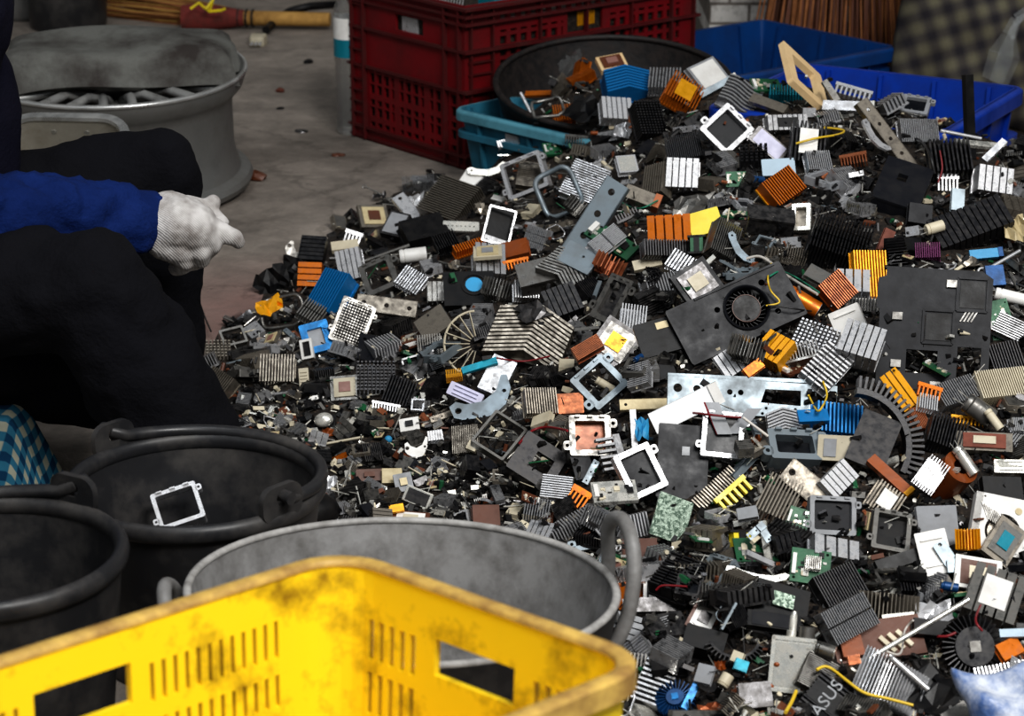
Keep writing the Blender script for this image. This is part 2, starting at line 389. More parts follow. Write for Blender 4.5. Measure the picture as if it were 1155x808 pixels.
# ------------------------------------------------------------------ room shell
mb = MB(); mb.add([(-4, .3, 0), (4.2, .3, 0), (4.2, 7.4, 0), (-4, 7.4, 0)], [(0, 1, 2, 3)])
tag(mb.obj('floor', 'concrete'), kind='structure')
mb = MB(); mb.box((.1, 7.45, 1.25), (8.2, .1, 2.5)); tag(mb.obj('wall_back', 'painted_brick'), kind='structure')
mb = MB(); mb.box((2.35, 6.6, 1.25), (3.7, 1.6, 2.5)); tag(mb.obj('wall_right', 'painted_brick'), kind='structure')
# ------------------------------------------------------------------ crates and bins
def frame2(o, ang):   # matrix: local x along angle
    return Matrix.Translation(Vector(o)) @ Matrix.Rotation(ang, 4, 'Z')
def tub(name, w, d, h, th, lip, lip_h, ribs, mat, label, M, flare=.06, r=.03, band=.05, rib_mat=None, nz=2, cat='crate', rim_mat=None):
    path = rect(w, d, r, 4)
    root = empty(name, label, cat); root.matrix_world = M
    mb = MB(); f = lambda z: flare*(z/h)-flare
    cellwall(mb, path, True, [0, h*.5, h], lambda s, z: True, th, f)
    mb.plate(rect(w-2*flare-.002, d-2*flare-.002, max(.004, r-flare), 4), [], .004, .012)
    mb.obj('bin_wall', mat, root, 50)
    mb = MB(); sweep(mb, path, [(-th, h-lip_h), (lip, h-lip_h), (lip, h-.004), (lip-.004, h), (-th+.002, h), (-th, h-.004)])
    mb.obj('rim', rim_mat or mat, root, 40, .002)
    mb = MB(); sweep(mb, path, [(f(h-band)-.004, h-band-.006), (lip*.6, h-band-.006), (lip*.6, h-band+.006), (f(h-band)-.004, h-band+.006)])
    P = [Vector(p) for p in rect(w, d)]
    for i in range(4):
        a, b = P[i], P[(i+1) % 4]; L_ = (b-a).length; t = (b-a)/L_; n = Vector((t.y, -t.x)); nr = max(2, round(L_/ribs))
        for k in range(nr):
            q = a.lerp(b, (k+.5)/nr)
            R = Matrix(((t.x, n.x, 0), (t.y, n.y, 0), (0, 0, 1)))
            c0 = q+n*(f(h*.5)+.004)
            sl = math.atan2(flare, h)
            c0 = q+n*(f(h*.5)-th*.5); mb.box((c0.x, c0.y, h*.5), (.007, .022, h*.97), R @ Matrix.Rotation(-sl, 3, 'X'))
    mb.obj('reinforcing_ribs', rib_mat or mat, root, 40)
    return root
def corner_frame(corner, dirx, w, d):
    """matrix for a w x d box whose far/ref corner sits at `corner`, local +x along dirx, local +y to its left; corner is local (-w/2,-d/2)"""
    a = math.atan2(dirx[1], dirx[0]); M = frame2((corner[0], corner[1], 0), a) @ Matrix.Translation(Vector((w/2, d/2, 0))); return M
# turquoise bin: front-left rim corner
C_ = at_z(513, 122, .17); d1 = at_z(655, 155, .17)-C_
tub('storage_bin', .42, .16, .17, .005, .010, .022, .14, 'turquoise_bin', 'faded turquoise plastic bin half buried in scrap before the red crate', corner_frame(C_, d1, .42, .16), .03, .03, cat='bin', rim_mat='turquoise_rim')
# deep blue crate (rear) and bright blue crate (right front)
Pc, Qc = at_z(860, 22, .20), at_z(1032, 57, .20)
d = Qc-Pc; a = math.atan2(d[1], d[0])
M = frame2((Pc[0], Pc[1], 0), a) @ Matrix.Translation(Vector((.205, -.25, 0)))
tub('storage_crate', .41, .50, .20, .006, .012, .03, .16, 'blue_crate', 'dark blue plastic crate behind the scrap heap, under the straw broom', M, .03, .02)
A_, B_ = at_z(1150, 98, .30), at_z(985, 80, .30)
d = A_-B_; a = math.atan2(d[1], d[0])
M = frame2((A_[0], A_[1], 0), a) @ Matrix.Translation(Vector((-.21, -.21, 0)))
tub('storage_crate', .42, .42, .30, .006, .012, .03, .10, 'bright_blue_crate', 'bright blue ribbed plastic crate at the right end of the heap', M, .035, .02, .09)
# red crate
RC = empty('slatted_crate', 'tall red plastic crate with lattice sides beside the water bottle', 'crate')
b0 = at_z(525, 192, 0); l0 = at_z(391, 155, 0); d = l0-b0; WR, DR, HR = .40, .66, .345
ang = math.atan2(-d[0], d[1])+.0      # local +y along d (left face), local +x along the right face
RC.matrix_world = frame2((b0[0], b0[1], 0), ang-.05)
path = [(0, 0), (DR, 0), (DR, WR), (0, WR)]        # CCW, local x = long right face, y = short left face
zs = [0, .035, .06, .085, .11, .135, .16, .165, .19, .215, .24, .262, .285, .296, .325, HR]
bars = [0, .035, .06, .085, .11, .135, .165]
cutsL = []
def red_solid(s, z):
    def bar(v, per, w): return (v % per) < w
    if s < DR or DR+WR < s < 2*DR+WR:                 # long faces: lattice
        u = s if s < DR else 2*DR+WR-s
        if z > .325 or z < .035 or u < .085 or u > DR-.05: return True
        if abs(u-DR*.5) < .05 and .255 < z < .3: return False
        if abs(u-DR*.5) < .062 and .24 < z < .31: return True
        if abs(z-.165) < .006 or abs(z-.29) < .006: return True
        return bar(u, .028, .011) or bar(z+.004, .025, .008)
    u = (s-DR-WR) if s > 2*DR+WR else (s-DR)
    u = (2*DR+2*WR-s) if s > 2*DR+WR else (s-DR)     # 0 at front corner
    if .14 < u < .235 and .262 < z < .296: return False
    if .035 < z < .16 and u < .335 and u > .03:
        if abs(u-.13) < .01 or abs(u-.235) < .01: return True
        return bar(u+.005, .026, .009) or bar(z, .025, .008)
    return True
cuts = set()
for k in range(0, 30):
    for o in (0, .011):
        v = k*.028+o
        if v < DR: cuts.add(v); cuts.add(2*DR+WR-v)
    for o in (-.005, .004):
        v = k*.026+o
        if 0 < v < WR: cuts.add(DR+v); cuts.add(2*DR+2*WR-v)
for v in (.085, DR-.05, DR*.5-.05, DR*.5+.05, DR*.5-.062, DR*.5+.062): cuts.add(v); cuts.add(2*DR+WR-v)
for v in (.03, .12, .14, .225, .235, .245, .335): cuts.add(DR+v); cuts.add(2*DR+2*WR-v)
zz = sorted(set([round(x, 4) for x in [0, .035, .16, .159, .171, .24, .255, .262, .284, .296, .3, .31, .325, HR]+[k*.025-.004 for k in range(2, 13)]+[k*.025+.004 for k in range(2, 13)]+[k*.025+.008 for k in range(2, 13)]]))
mb = MB(); cellwall(mb, path, True, zz, red_solid, .006, lambda z: .0, cuts=cuts)
mb.plate([(0.004, .004), (DR-.004, .004), (DR-.004, WR-.004), (.004, WR-.004)], [], .01, .018)
mb.obj('crate_wall', 'red_crate', RC)
mb = MB()
for z, o in ((HR-.006, .012), (HR-.022, .010), (HR-.038, .010), (.276+.03, .006), (.25, .010), (.166, .010), (.030, .010), (.008, .006)):
    sweep(mb, path, [(-.001, z-.003), (o, z-.003), (o, z+.003), (-.001, z+.003)])
for u in (.012, .075, .31, .40): pass
for y in (.012, .06, .345, WR-.012):
    mb.box((-.004, y, HR/2), (.012, .004, HR-.01))
for x in (.012, .07, .2, .33, .46, .58, DR-.012):
    mb.box((x, -.004, HR/2), (.004, .012, HR-.01))
for z in (.06, .085, .11, .135, .2, .225, .3): mb.box((-.003, .375, z), (.008, .05, .003)); mb.box((.038, -.003, z), (.06, .008, .003))
mb.obj('outer_ribs', 'red_crate_rib', RC)
# yellow crate
def R3(yaw, t, r):
    return Matrix.Rotation(t, 4, 'X') @ Matrix.Rotation(r, 4, 'Y') @ Matrix.Rotation(yaw, 4, 'Z')
YZ, YW, YL = .42, .335, .54
yc = at_z(386, 620.5, YZ)
YR = R3(math.radians(47), -math.radians(3), math.radians(0))
YC = empty('harvest_crate', 'dirty yellow plastic crate with slotted sides in the near foreground', 'crate')
# local frame: far corner is local (0,0,H); crate spans x in [-YL,0], y in [-YW,0]
YC.matrix_world = Matrix.Translation(Vector(yc)) @ YR @ Matrix.Rotation(math.radians(1.75), 4, 'Y') @ Matrix.Translation(Vector((0, 0, -YZ)))
path = rect(YL, YW, .045, 6, -YL/2, -YW/2)      # CCW
# arc length bookkeeping: rect() starts at the bottom of the (+x,-y) corner
pl = [Vector(p) for p in path]+[Vector(path[0])]
sl = [0]
for i in range(1, len(pl)): sl.append(sl[-1]+(pl[i]-pl[i-1]).length)
def s_of(x, y):
    best = None
    for i in range(1, len(pl)):
        a, b = pl[i-1], pl[i]; t = max(0, min(1, (Vector((x, y))-a).dot(b-a)/(b-a).length_squared)); q = a.lerp(b, t); e = (q-Vector((x, y))).length
        if best is None or e < best[0]: best = (e, sl[i-1]+t*(b-a).length)
    return best[1]
YH = []      # hole rectangles (s0,s1,z0,z1)
Rr = lambda y0, y1, z0, z1: YH.append((*sorted((s_of(0, y0), s_of(0, y1))), z0, z1))       # right face (local x=0), y from the far corner
Lr = lambda x0, x1, z0, z1: YH.append((*sorted((s_of(x0, 0), s_of(x1, 0))), z0, z1))       # left face (local y=0)
def mirrorR(y0, y1, z0, z1): YH.append((*sorted((s_of(-YL, y0), s_of(-YL, y1))), z0, z1))
def mirrorL(x0, x1, z0, z1): YH.append((*sorted((s_of(x0, -YW), s_of(x1, -YW))), z0, z1))
zt = YZ
for fn in (Rr, mirrorR):
    fn(-.118, -.205, zt-.075, zt-.044)                                   # hand hole
    for k in range(5):
        for y in (-.040-k*.0122, -.225-k*.0122): fn(y, y-.0062, zt-.083, zt-.048); fn(y, y-.0062, zt-.131, zt-.094)
    for k in range(17):
        y = -.050-k*.0142; fn(y, y-.007, zt-.30, zt-.2)
for fn in (Lr, mirrorL):
    fn(-.228, -.318, zt-.067, zt-.034)
    for k in range(12):
        for x in (-.078-k*.0116, -.332-k*.0116): fn(x, x-.0042, zt-.0725, zt-.040); fn(x, x-.0042, zt-.1145, zt-.087)
    for k in range(26):
        x = -.066-k*.0162; fn(x, x-.0075, zt-.30, zt-.2)
cuts = [v for h in YH for v in h[:2]]; zz = sorted(set([0, YZ-.004]+[round(v, 4) for h in YH for v in h[2:]]))
def y_solid(s, z): return not any(h[0] < s < h[1] and h[2] < z < h[3] for h in YH)
mb = MB(); cellwall(mb, path, True, zz, y_solid, .006, lambda z: .012*(z/YZ)-.012, cuts=cuts)
mb.plate(rect(YL-.03, YW-.03, .035, 6, -YL/2, -YW/2), [], .004, .014)
mb.obj('crate_wall', 'yellow_crate', YC)
mb = MB(); sweep(mb, path, [(-.0075, YZ-.005), (-.007, YZ-.002), (-.005, YZ), (.005, YZ), (.008, YZ-.002), (.009, YZ-.018), (.006, YZ-.019), (.003, YZ-.006)])
mb.obj('rim', 'worn_yellow_rim', YC, 50)
mb = MB()
for z in (YZ-.19, .03): sweep(mb, path, [(-.006, z-.004), (.006, z-.004), (.006, z+.004), (-.006, z+.004)])
mb.obj('outer_ribs', 'yellow_crate', YC)
# ------------------------------------------------------------------ buckets
def bucket(label, c, r, h, a0, sag, mat='bucket_rubber', ear_scale=1.0):
    root = empty('rubber_bucket', label, 'bucket', (c[0], c[1], 0)); rb = r*.76; t = .005
    mb = MB(); mb.lathe([(0, .004), (rb, .004), (rb+.003, 0), (rb+.005, .004), (r-.004, h-.02), (r-.004-t, h-.02), (rb-.002, .012), (0, .012)], 56)
    mb.obj('bucket_wall', mat, root, 50)
    mb = MB(); prof = []
    for i in range(12):
        g = 2*math.pi*i/12; prof.append((r-.004+.008*math.cos(g), h-.012+.011*math.sin(g)))
    mb.lathe(prof, 64, closed=True); mb.obj('rolled_rim', mat, root, 60)
    for sg in (0, math.pi):
        a = a0+sg; ca, sa = math.cos(a), math.sin(a); R = Matrix(((ca, -sa, 0), (sa, ca, 0), (0, 0, 1)))
        mb = MB(); mb.plate(rect(.058, .042, .016, 5), [circ(.009, 12, 0, .006)], -.004, .004, Matrix.Translation(Vector((ca*(r-.002), sa*(r-.002), h+.008))) @ R.to_4x4() @ Matrix(((0, 0, 1, 0), (1, 0, 0, 0), (0, 1, 0, 0), (0, 0, 0, 1))))
        mb.obj('handle_ear', mat, root, 40)
    mb = MB(); P = []
    e0 = Vector((math.cos(a0)*(r+.001), math.sin(a0)*(r+.001), h+.017)); n = 26
    for i in range(n+1):
        g = a0+math.pi*(i/n); lift = max(0.0, math.sin(math.pi*i/n))
        P.append((math.cos(g)*(r-.002), math.sin(g)*(r-.002), h+.017-.019*lift**.35*sag))
    P = [Vector(P[0])+Vector((math.cos(a0), math.sin(a0), 0))*.018]+P+[Vector(P[-1])-Vector((math.cos(a0), math.sin(a0), 0))*.018]
    mb.tube(P, [.0075]*len(P), 10); mb.obj('bail_handle', mat, root, 60)
    return root
bc = at_z(219, 537, .22)
BK1 = bucket('black rubber bucket with rope handle holding one steel frame, in front of the knees', bc, .147, .22, math.radians(-42), 1.0)
bc2 = at_z(-17, 616, .27)
BK2 = bucket('black rubber bucket cut off by the left edge of the photo', bc2, .139, .27, math.radians(60), 1.0)
# ------------------------------------------------------------------ grey basin (tilted a little)
bz = at_z(447, 668, .235)
BS = empty('rubber_basin', 'grey scuffed rubber basin with two loop handles behind the yellow crate', 'basin'); rB = .213
BS.matrix_world = Matrix.Translation(Vector((bz[0], bz[1], .02))) @ Matrix.Rotation(-math.radians(5), 4, 'X') @ Matrix.Rotation(math.radians(1.5), 4, 'Y')
hB = .215
mb = MB(); mb.lathe([(0, .010), (rB*.66, .010), (rB*.76, .02), (rB*.9, hB*.55), (rB-.002, hB-.006), (rB+.001, hB), (rB+.005, hB-.001)], 72)
mb.obj('basin_inside', 'basin_rubber', BS, 60)
mb = MB(); mb.lathe([(rB+.001+.0045*math.cos(g), hB-.002+.004*math.sin(g)) for g in [i*math.pi/4 for i in range(8)]], 72, closed=True); mb.obj('worn_rim', 'worn_grey', BS, 60)
mb = MB(); mb.lathe([(rB+.005, hB-.001), (rB+.004, hB-.01), (rB*.92+.004, hB*.55), (rB*.79, .012), (rB*.68, 0), (0, 0)], 72)
mb.obj('basin_outside', 'basin_outside', BS, 60)
for P in ([(-rB+.006, .036, hB-.07), (-rB-.008, .036, hB-.05), (-rB-.020, .030, hB-.022), (-rB-.026, .008, hB-.010), (-rB-.022, -.018, hB-.022), (-rB-.010, -.026, hB-.045), (-rB+.006, -.026, hB-.08)],
          [(rB-.012, .075, hB-.05), (rB-.004, .08, hB-.005), (rB-.006, .075, hB+.040), (rB+.002, .05, hB+.060), (rB+.012, .025, hB+.056), (rB+.018, .002, hB+.025), (rB+.013, -.012, hB-.02), (rB-.002, -.016, hB-.06)]):
    Q = []
    for i in range(len(P)-1):        # Catmull-Rom
        p0, p1, p2, p3 = [Vector(P[max(0, min(len(P)-1, i+k))]) for k in (-1, 0, 1, 2)]
        for k in range(5):
            t = k/5; Q.append(.5*((2*p1)+(p2-p0)*t+(2*p0-5*p1+4*p2-p3)*t*t+(3*p1-p0-3*p2+p3)*t**3))
    Q.append(Vector(P[-1])); mb = MB(); mb.tube(Q, .0078, 12); mb.obj('loop_handle', 'basin_rubber', BS, 60)
# ------------------------------------------------------------------ wheel, rug, pan
wc = at_z(130, 88, .23); WH = empty('car_wheel_rim', 'grey alloy car wheel rim lying flat under the folded rug', 'wheel', (wc[0], wc[1], .019)); WH.rotation_euler.x = math.radians(4); r = .262
mb = MB(); mb.lathe([(r*.90, .0), (r*1.0, .0), (r*1.02, .012), (r*1.0, .022), (r*.93, .028), (r*.90, .055), (r*.885, .075), (r*.885, .165), (r*.90, .18), (r*.93, .188), (r*.97, .20), (r*1.0, .222), (r*1.0, .232), (r*.985, .236), (r*.955, .226), (r*.90, .204), (r*.865, .195), (r*.862, .17), (r*.855, .075), (r*.86, .03)], 72, closed=True)
mb.obj('barrel', 'wheel_alloy', WH, 40)
mb = MB(); prof = [(r*1.0+.004*math.cos(g), .231+.005*math.sin(g)) for g in [i*2*math.pi/8 for i in range(8)]]; mb.lathe(prof, 72, closed=True); mb.obj('outer_lip', 'wheel_bright', WH, 60)
for k in range(10):
    a = 2*math.pi*k/10+.2; mb = MB()
    for da in (-.11, .11):
        p0 = Vector((math.cos(a)*.05, math.sin(a)*.05, .18)); p1 = Vector((math.cos(a+da*1.0)*r*.5, math.sin(a+da)*r*.5, .212)); p2 = Vector((math.cos(a+da*1.7)*r*.875, math.sin(a+da*1.7)*r*.875, .208))
        mb.tube([p0, p1, p2], [.012, .009, .011], 8)
    mb.obj('spoke', 'wheel_bright', WH, 50)
mb = MB(); mb.lathe([(0, .19), (.03, .19), (.062, .178), (.066, .15), (0, .15)], 24); mb.obj('hub', 'wheel_alloy', WH, 40)
# folded rug
rc = at_z(136, 82, .25)
mb = MB(); nx, ny = 40, 24; Wd, Dp, Th = .46, .25, .066; V = []; Fc = []
def rugz(u, v):
    e = max(abs(u), abs(v)); return -.010*max(0, abs(v)-.7)/.3*(1 if v < 0 else .3)-.012*abs(u)**4+.006*math.sin(u*4+v*3)
def edge(u, p=6): return (1-abs(u)**p)
for side in (0, 1):
    for j in range(ny+1):
        for i in range(nx+1):
            u = 2*i/nx-1; v = 2*j/ny-1; k = max(0, edge(u, 22)*edge(v, 14))**.5
            x = u*Wd/2+.008*math.sin(v*5+1); y = v*Dp/2*(1-.05*u)+.012*math.sin(u*3)
            V.append((x, y, rugz(u, v)+(Th*.2+Th*.8*k if side else Th*.2*(1-k))))
n = (nx+1)*(ny+1)
for side in (0, 1):
    for j in range(ny):
        for i in range(nx):
            a = side*n+j*(nx+1)+i; q = (a, a+1, a+nx+2, a+nx+1); Fc.append(q if side else q[::-1])
bd = [i for i in range(nx+1)]+[(j)*(nx+1)+nx for j in range(1, ny+1)]+[ny*(nx+1)+i for i in range(nx-1, -1, -1)]+[j*(nx+1) for j in range(ny-1, 0, -1)]
for i in range(len(bd)): a, b = bd[i], bd[(i+1) % len(bd)]; Fc.append((a, b, b+n, a+n))
mb.add(V, Fc); RG = mb.obj('folded_rug', 'rug_cloth', None, 80); RG.location = (rc[0]-.005, rc[1]+.045, .244); RG.rotation_euler = (math.radians(4), 0, math.radians(6))
tag(RG, 'grey worn rug folded thick and laid across the wheel rim', 'rug')
# aluminium pan
pc_ = (-.79, 4.06, 0); PN = empty('metal_pan', 'dented aluminium pan standing behind the knee against the wheel', 'pan', (pc_[0], pc_[1], .042)); PN.rotation_euler = (math.radians(30), 0, math.radians(-4))
path = rect(.215, .17, .05, 6)
zz = [0, .06, .13, .175, .21]
mb = MB(); cellwall(mb, path, True, zz, lambda s, z: True, .004, lambda z: -.02+.02*z/.2)
mb.plate(rect(.18, .135, .04, 6), [], .004, .009); mb.obj('pan_wall', 'pan_aluminium', PN, 50)
mb = MB(); sweep(mb, path, [(-.006, .207), (.010, .207), (.012, .211), (-.004, .214)]); mb.obj('pan_rim', 'wheel_bright', PN, 50)
mb = MB()
for sx in (-.08, -.03, .03, .08): mb.cyl((sx, .081, .18), .005, .006, (0, 1, 0), 10)
mb.obj('rivets', 'wheel_bright', PN, 40)
# ------------------------------------------------------------------ far background
q = at_z(70, 38, 0); mb = MB(); mb.lathe([(0, 0), (.098, 0), (.104, .01), (.112, .16), (.116, .3), (.110, .3), (.106, .16), (.098, .015), (0, .015)], 40)
o = mb.obj('black_bin', 'bucket_rubber', None, 40); o.location = (q[0], q[1]+.1, 0); tag(o, 'round black bin standing far back at the top left', 'bin')
q = at_z(8, 30, 0); mb = MB(); mb.box((0, 0, .06), (.2, .12, .12), Matrix.Rotation(.15, 3, 'Z')); o = mb.obj('stone_block', 'stone', None, None, .012); o.location = (q[0]-.02, q[1]+.12, 0); tag(o, 'rough grey stone block on the floor left of the black bin', 'block')
def bundle(mb, P0, P1, r0, r1, n, rr, seed, slots=1, droop=.02):
    R_ = random.Random(seed); P0, P1 = Vector(P0), Vector(P1); t = (P1-P0).normalized(); u = t.orthogonal().normalized(); w = t.cross(u)
    for i in range(n):
        a = R_.random()*6.283; k = R_.random()**.5; k1 = min(1.25, k*R_.uniform(.8, 1.25)); a1 = a+R_.uniform(-.35, .35)
        s = P0+(u*math.cos(a)+w*math.sin(a))*r0*k; e = P1+(u*math.cos(a1)+w*math.sin(a1))*r1*k1+t*R_.uniform(-.05, .03)
        mid = s.lerp(e, .5)+Vector((R_.uniform(-1, 1), R_.uniform(-1, 1), R_.uniform(-1, 1)))*droop*.4
        mb.tube([s, mid, e], [rr, rr*.9, rr*.5], 4, slot=R_.randrange(slots), caps=False)
BR = empty('straw_broom', 'straw broom lying on its side on the floor behind the wheel rim', 'broom'); q0 = at_z(255, 20, .03); q1 = at_z(120, 4, .03); q2 = at_z(372, 22, .03)
mb = MB(); bundle(mb, q0, q1, .03, .05, 170, .0028, 3, 2); mb.obj('bristles', ['straw', 'straw_pale'], BR)
mb = MB(); mb.tube([q0+Vector((-.03, 0, 0)) if False else Vector(q0)+Vector((-.12, 0, .0)), Vector(q0)+Vector((-.05, 0, 0)), Vector(q0)+Vector((.05, -.004, 0))], [.036, .038, .022], 14); mb.obj('wrapped_binding', 'wine_cloth', BR, 50)
mb = MB(); mb.tube([Vector(q0)+Vector((.0, 0, 0)), Vector(q2)], [.021, .019], 12); mb.obj('cane_handle', 'straw_pale', BR, 50)
mb = MB()
for k in (.12, .2, .26): p = Vector(q0).lerp(Vector(q2), k); mb.tube([p+Vector((.002*math.cos(g), .023*math.cos(g), .023*math.sin(g))) for g in [i*math.pi/6 for i in range(12)]], .003, 6, True)
mb.obj('cord_ring', 'black_wire', BR)
mb = MB(); tq = Vector(at_z(236, 13, .06))
for a in (0, 1.2, 2.4): mb.tube([tq, tq+Vector((.035*math.cos(a), -.01, .03*math.sin(a)+.005)), tq+Vector((.05*math.cos(a+.5), -.015, .01))], .004, 6)
mb.obj('tie', 'yellow_plastic', BR)
# power plug with cable
PG = empty('power_plug', 'unplugged power plug on a black cord, on the concrete floor', 'plug'); p0 = Vector(at_z(291, 46, .012)); p1 = Vector(at_z(300, 34, .014))
dr = (p0-p1).normalized(); mb = MB(); R = dr.to_track_quat('Z', 'Y').to_matrix(); mb.box(p0, (.045, .034, .045), R, taper=.85); mb.obj('plug_body', 'cream_plastic', PG, None, .006)
mb = MB(); mb.box(p0-dr*.033, (.034, .026, .03), R); mb.obj('strain_relief', 'black_plastic', PG, None, .005)
mb = MB()
for sx in (-.011, 0, .011): mb.cyl(p0+R @ Vector((sx, 0, .032)), .004, .02, dr, 8)
mb.obj('pins', 'bright_aluminium', PG)
mb = MB(); mb.tube([p1, Vector(at_z(312, 22, .02)), Vector(at_z(328, 12, .05)), Vector(at_z(350, 7, .06)), Vector(at_z(378, 5, .05))], .011, 10); mb.obj('cord', 'black_plastic', PG, 60)
# water bottle
q = at_z(388, 158, 0); BT = empty('water_bottle', 'clear plastic water bottle standing left of the red crate', 'bottle', (q[0]+.012, q[1]+.07, 0)); BT.scale = (.82, .82, 1)
prof = [(0, .004), (.03, .0), (.04, .008)]
for k in range(9): prof += [(.041, .02+k*.016), (.038, .028+k*.016)]
prof += [(.042, .17), (.042, .26), (.040, .28), (.028, .31), (.016, .33), (.015, .352)]
mb = MB(); mb.lathe(prof, 32); mb.obj('bottle_body', 'clear_plastic', BT, 60)
mb = MB(); mb.lathe([(.0428, .175), (.0428, .215)], 32, slot=1); mb.lathe([(.0428, .215), (.0428, .262)], 32, slot=0); mb.obj('printed_label', ['white_plastic', 'teal_anodised'], BT, 60)
mb = MB(); mb.lathe([(.0165, .338), (.0175, .34), (.0175, .362), (0, .364)], 24); mb.obj('cap', 'white_plastic', BT, 40)
mb = MB(); R_ = random.Random(4)
# upright straw broom leaning by the blue crate (bristles up to the top of the frame)
B2 = empty('straw_broom', 'big straw broom head leaning upright behind the dark blue crate', 'broom')
mb = MB(); R_ = random.Random(9)
for i in range(420):
    u = R_.uniform(-1, 1); x0 = .80+u*.10; x1 = .82+u*.235+R_.uniform(-.02, .02); y = 5.44+R_.uniform(-.05, .05)
    mb.tube([(x0, y+.10, .74), (x0*.6+x1*.4+R_.uniform(-.01, .01), y+.05, .5), (x1+R_.uniform(-.015, .015), y, .02+abs(R_.gauss(0, .03)))], [.0045, .0042, .002], 4, slot=R_.randrange(2), caps=False)
mb.obj('bristles', ['straw', 'circuit_brown'], B2)
mb = MB(); mb.box((.80, 5.54, .76), (.24, .06, .07)); mb.obj('binding', 'wine_cloth', B2, None, .01)
mb = MB(); mb.tube([(.80, 5.54, .78), (.80, 5.76, 1.5)], .014, 10); mb.obj('handle', 'straw_pale', B2, 50)
# patterned cushion, clear strap, black bag, dark tyre-like roll at the right
mb = MB(); nx, ny = 24, 24; V = []; Fc = []
for side in (0, 1):
    for j in range(ny+1):
        for i in range(nx+1):
            u = 2*i/nx-1; v = 2*j/ny-1; k = max(0, (1-u**6)*(1-v**6))**.5
            V.append((u*.25+.01*math.sin(v*4), (1 if side else -1)*(.012+.045*k)+.012*math.sin(u*3+v*2), v*.33))
n = (nx+1)*(ny+1)
for side in (0, 1):
    for j in range(ny):
        for i in range(nx): a = side*n+j*(nx+1)+i; q4 = (a, a+1, a+nx+2, a+nx+1); Fc.append(q4 if not side else q4[::-1])
bd = [i for i in range(nx+1)]+[(j)*(nx+1)+nx for j in range(1, ny+1)]+[ny*(nx+1)+i for i in range(nx-1, -1, -1)]+[j*(nx+1) for j in range(ny-1, 0, -1)]
for i in range(len(bd)): a, b = bd[i], bd[(i+1) % len(bd)]; Fc.append((b, a, a+n, b+n))
mb.add(V, Fc); o = mb.obj('patterned_cushion', 'camo_plaid', None, 80); o.location = (1.13, 5.08, .335); o.rotation_euler = (math.radians(-20), math.radians(16), .1)
tag(o, 'large dark checked cushion leaning behind the bright blue crate', 'cushion')
mb = MB(); P = [Vector(at_y(1122, 92, 4.72)), Vector(at_y(1133, 62, 4.74)), Vector(at_y(1138, 40, 4.76)), Vector(at_y(1146, 22, 4.78)), Vector(at_y(1160, 12, 4.8)), Vector(at_y(1185, 8, 4.82))]
for i, wd in enumerate((.03, .034, .016, .012, .012)):
    a, b = P[i], P[i+1]; w2 = (.03, .034, .016, .012, .012, .012)[i+1]; t = (b-a).normalized(); s_ = t.cross(Vector((0, 1, 0))).normalized()
    mb.add([a-s_*wd, a+s_*wd, b+s_*w2, b-s_*w2], [(0, 1, 2, 3)])
    mb.add([a-s_*wd*.5+Vector((0, -.012, 0)), a+s_*wd*.5+Vector((0, -.012, 0)), b+s_*w2*.5+Vector((0, -.012, 0)), b-s_*w2*.5+Vector((0, -.012, 0))], [(0, 1, 2, 3)])
o = mb.obj('plastic_strap', 'clear_plastic', None, 60); tag(o, 'crumpled clear plastic strip hanging over the dark cushion at right', 'plastic strip')
o = blob('rubbish_bag', [[(Vector((1.42, 5.0, .2)), .2), (Vector((1.40, 5.02, .4)), .2), (Vector((1.38, 5.02, .58)), .12)], [(Vector((1.6, 5.0, .2)), .2), (Vector((1.6, 5.0, .38)), .18)]], .02, 'black_bag', None, 8, .05, .09)
tag(o, 'black plastic rubbish bag at the far right edge behind the blue crate', 'bag')
mb = MB(); mb.lathe([(.05, 0), (.1, 0), (.118, .012), (.122, .05), (.118, .088), (.1, .1), (.05, .1)], 40, closed=True); o = mb.obj('rubber_roll', 'bucket_rubber', None, 40)
o.matrix_world = Matrix.Translation(Vector((.985, 3.95, .27))) @ Matrix.Rotation(math.radians(80), 4, 'Y') ; tag(o, 'dark rubber roll at the right edge beside the bright blue crate', 'roll')
# floor litter
def bit(px, py, s, mat, name, label, cat, seed, flat=.6):
    q = at_z(px, py, 0); R_ = random.Random(seed); mb = MB(); mb.sphere((0, 0, 0), 1, 5)
    mb.V = [(x*s*R_.uniform(.75, 1.2), y*s*.7*R_.uniform(.75, 1.2), max(-.6, z*R_.uniform(.8, 1.2))*s*flat+s*flat*.55) for x, y, z in mb.V]
    o = mb.obj(name, mat); o.location = (q[0], q[1], 0); o.rotation_euler.z = R_.random()*3; tag(o, label, cat)
bit(316, 104, .012, 'rust', 'pebble', 'small reddish pebble on the bare concrete floor', 'pebble', 1)
bit(72, 51, .014, 'rust', 'pebble', 'tiny brown pebble on the floor in front of the black bin', 'pebble', 2)
bit(348, 71, .018, 'black_plastic', 'rubber_scrap', 'flat black rubber scrap on the floor below the plug', 'rubber scrap', 3, .35)
bit(288, 203, .026, 'circuit_brown', 'dirt_clump', 'crumbly brown dirt clump at the foot of the wheel rim', 'dirt clump', 4, .5)
bit(316, 123, .010, 'black_plastic', 'rubber_scrap', 'tiny black scrap on the floor just under the reddish pebble', 'rubber scrap', 5, .3)
bit(340, 149, .016, 'dark_steel', 'metal_scrap', 'flat dark metal scrap on bare floor left of the bottle base', 'metal scrap', 6, .25)
bit(381, 176, .016, 'circuit_brown', 'leaf_scrap', 'brown flat scrap on the floor below the bottle base', 'scrap', 7, .25)
bit(207, 34, .012, 'black_plastic', 'rubber_scrap', 'tiny dark scrap on the far floor behind the wheel rim', 'rubber scrap', 8, .4)
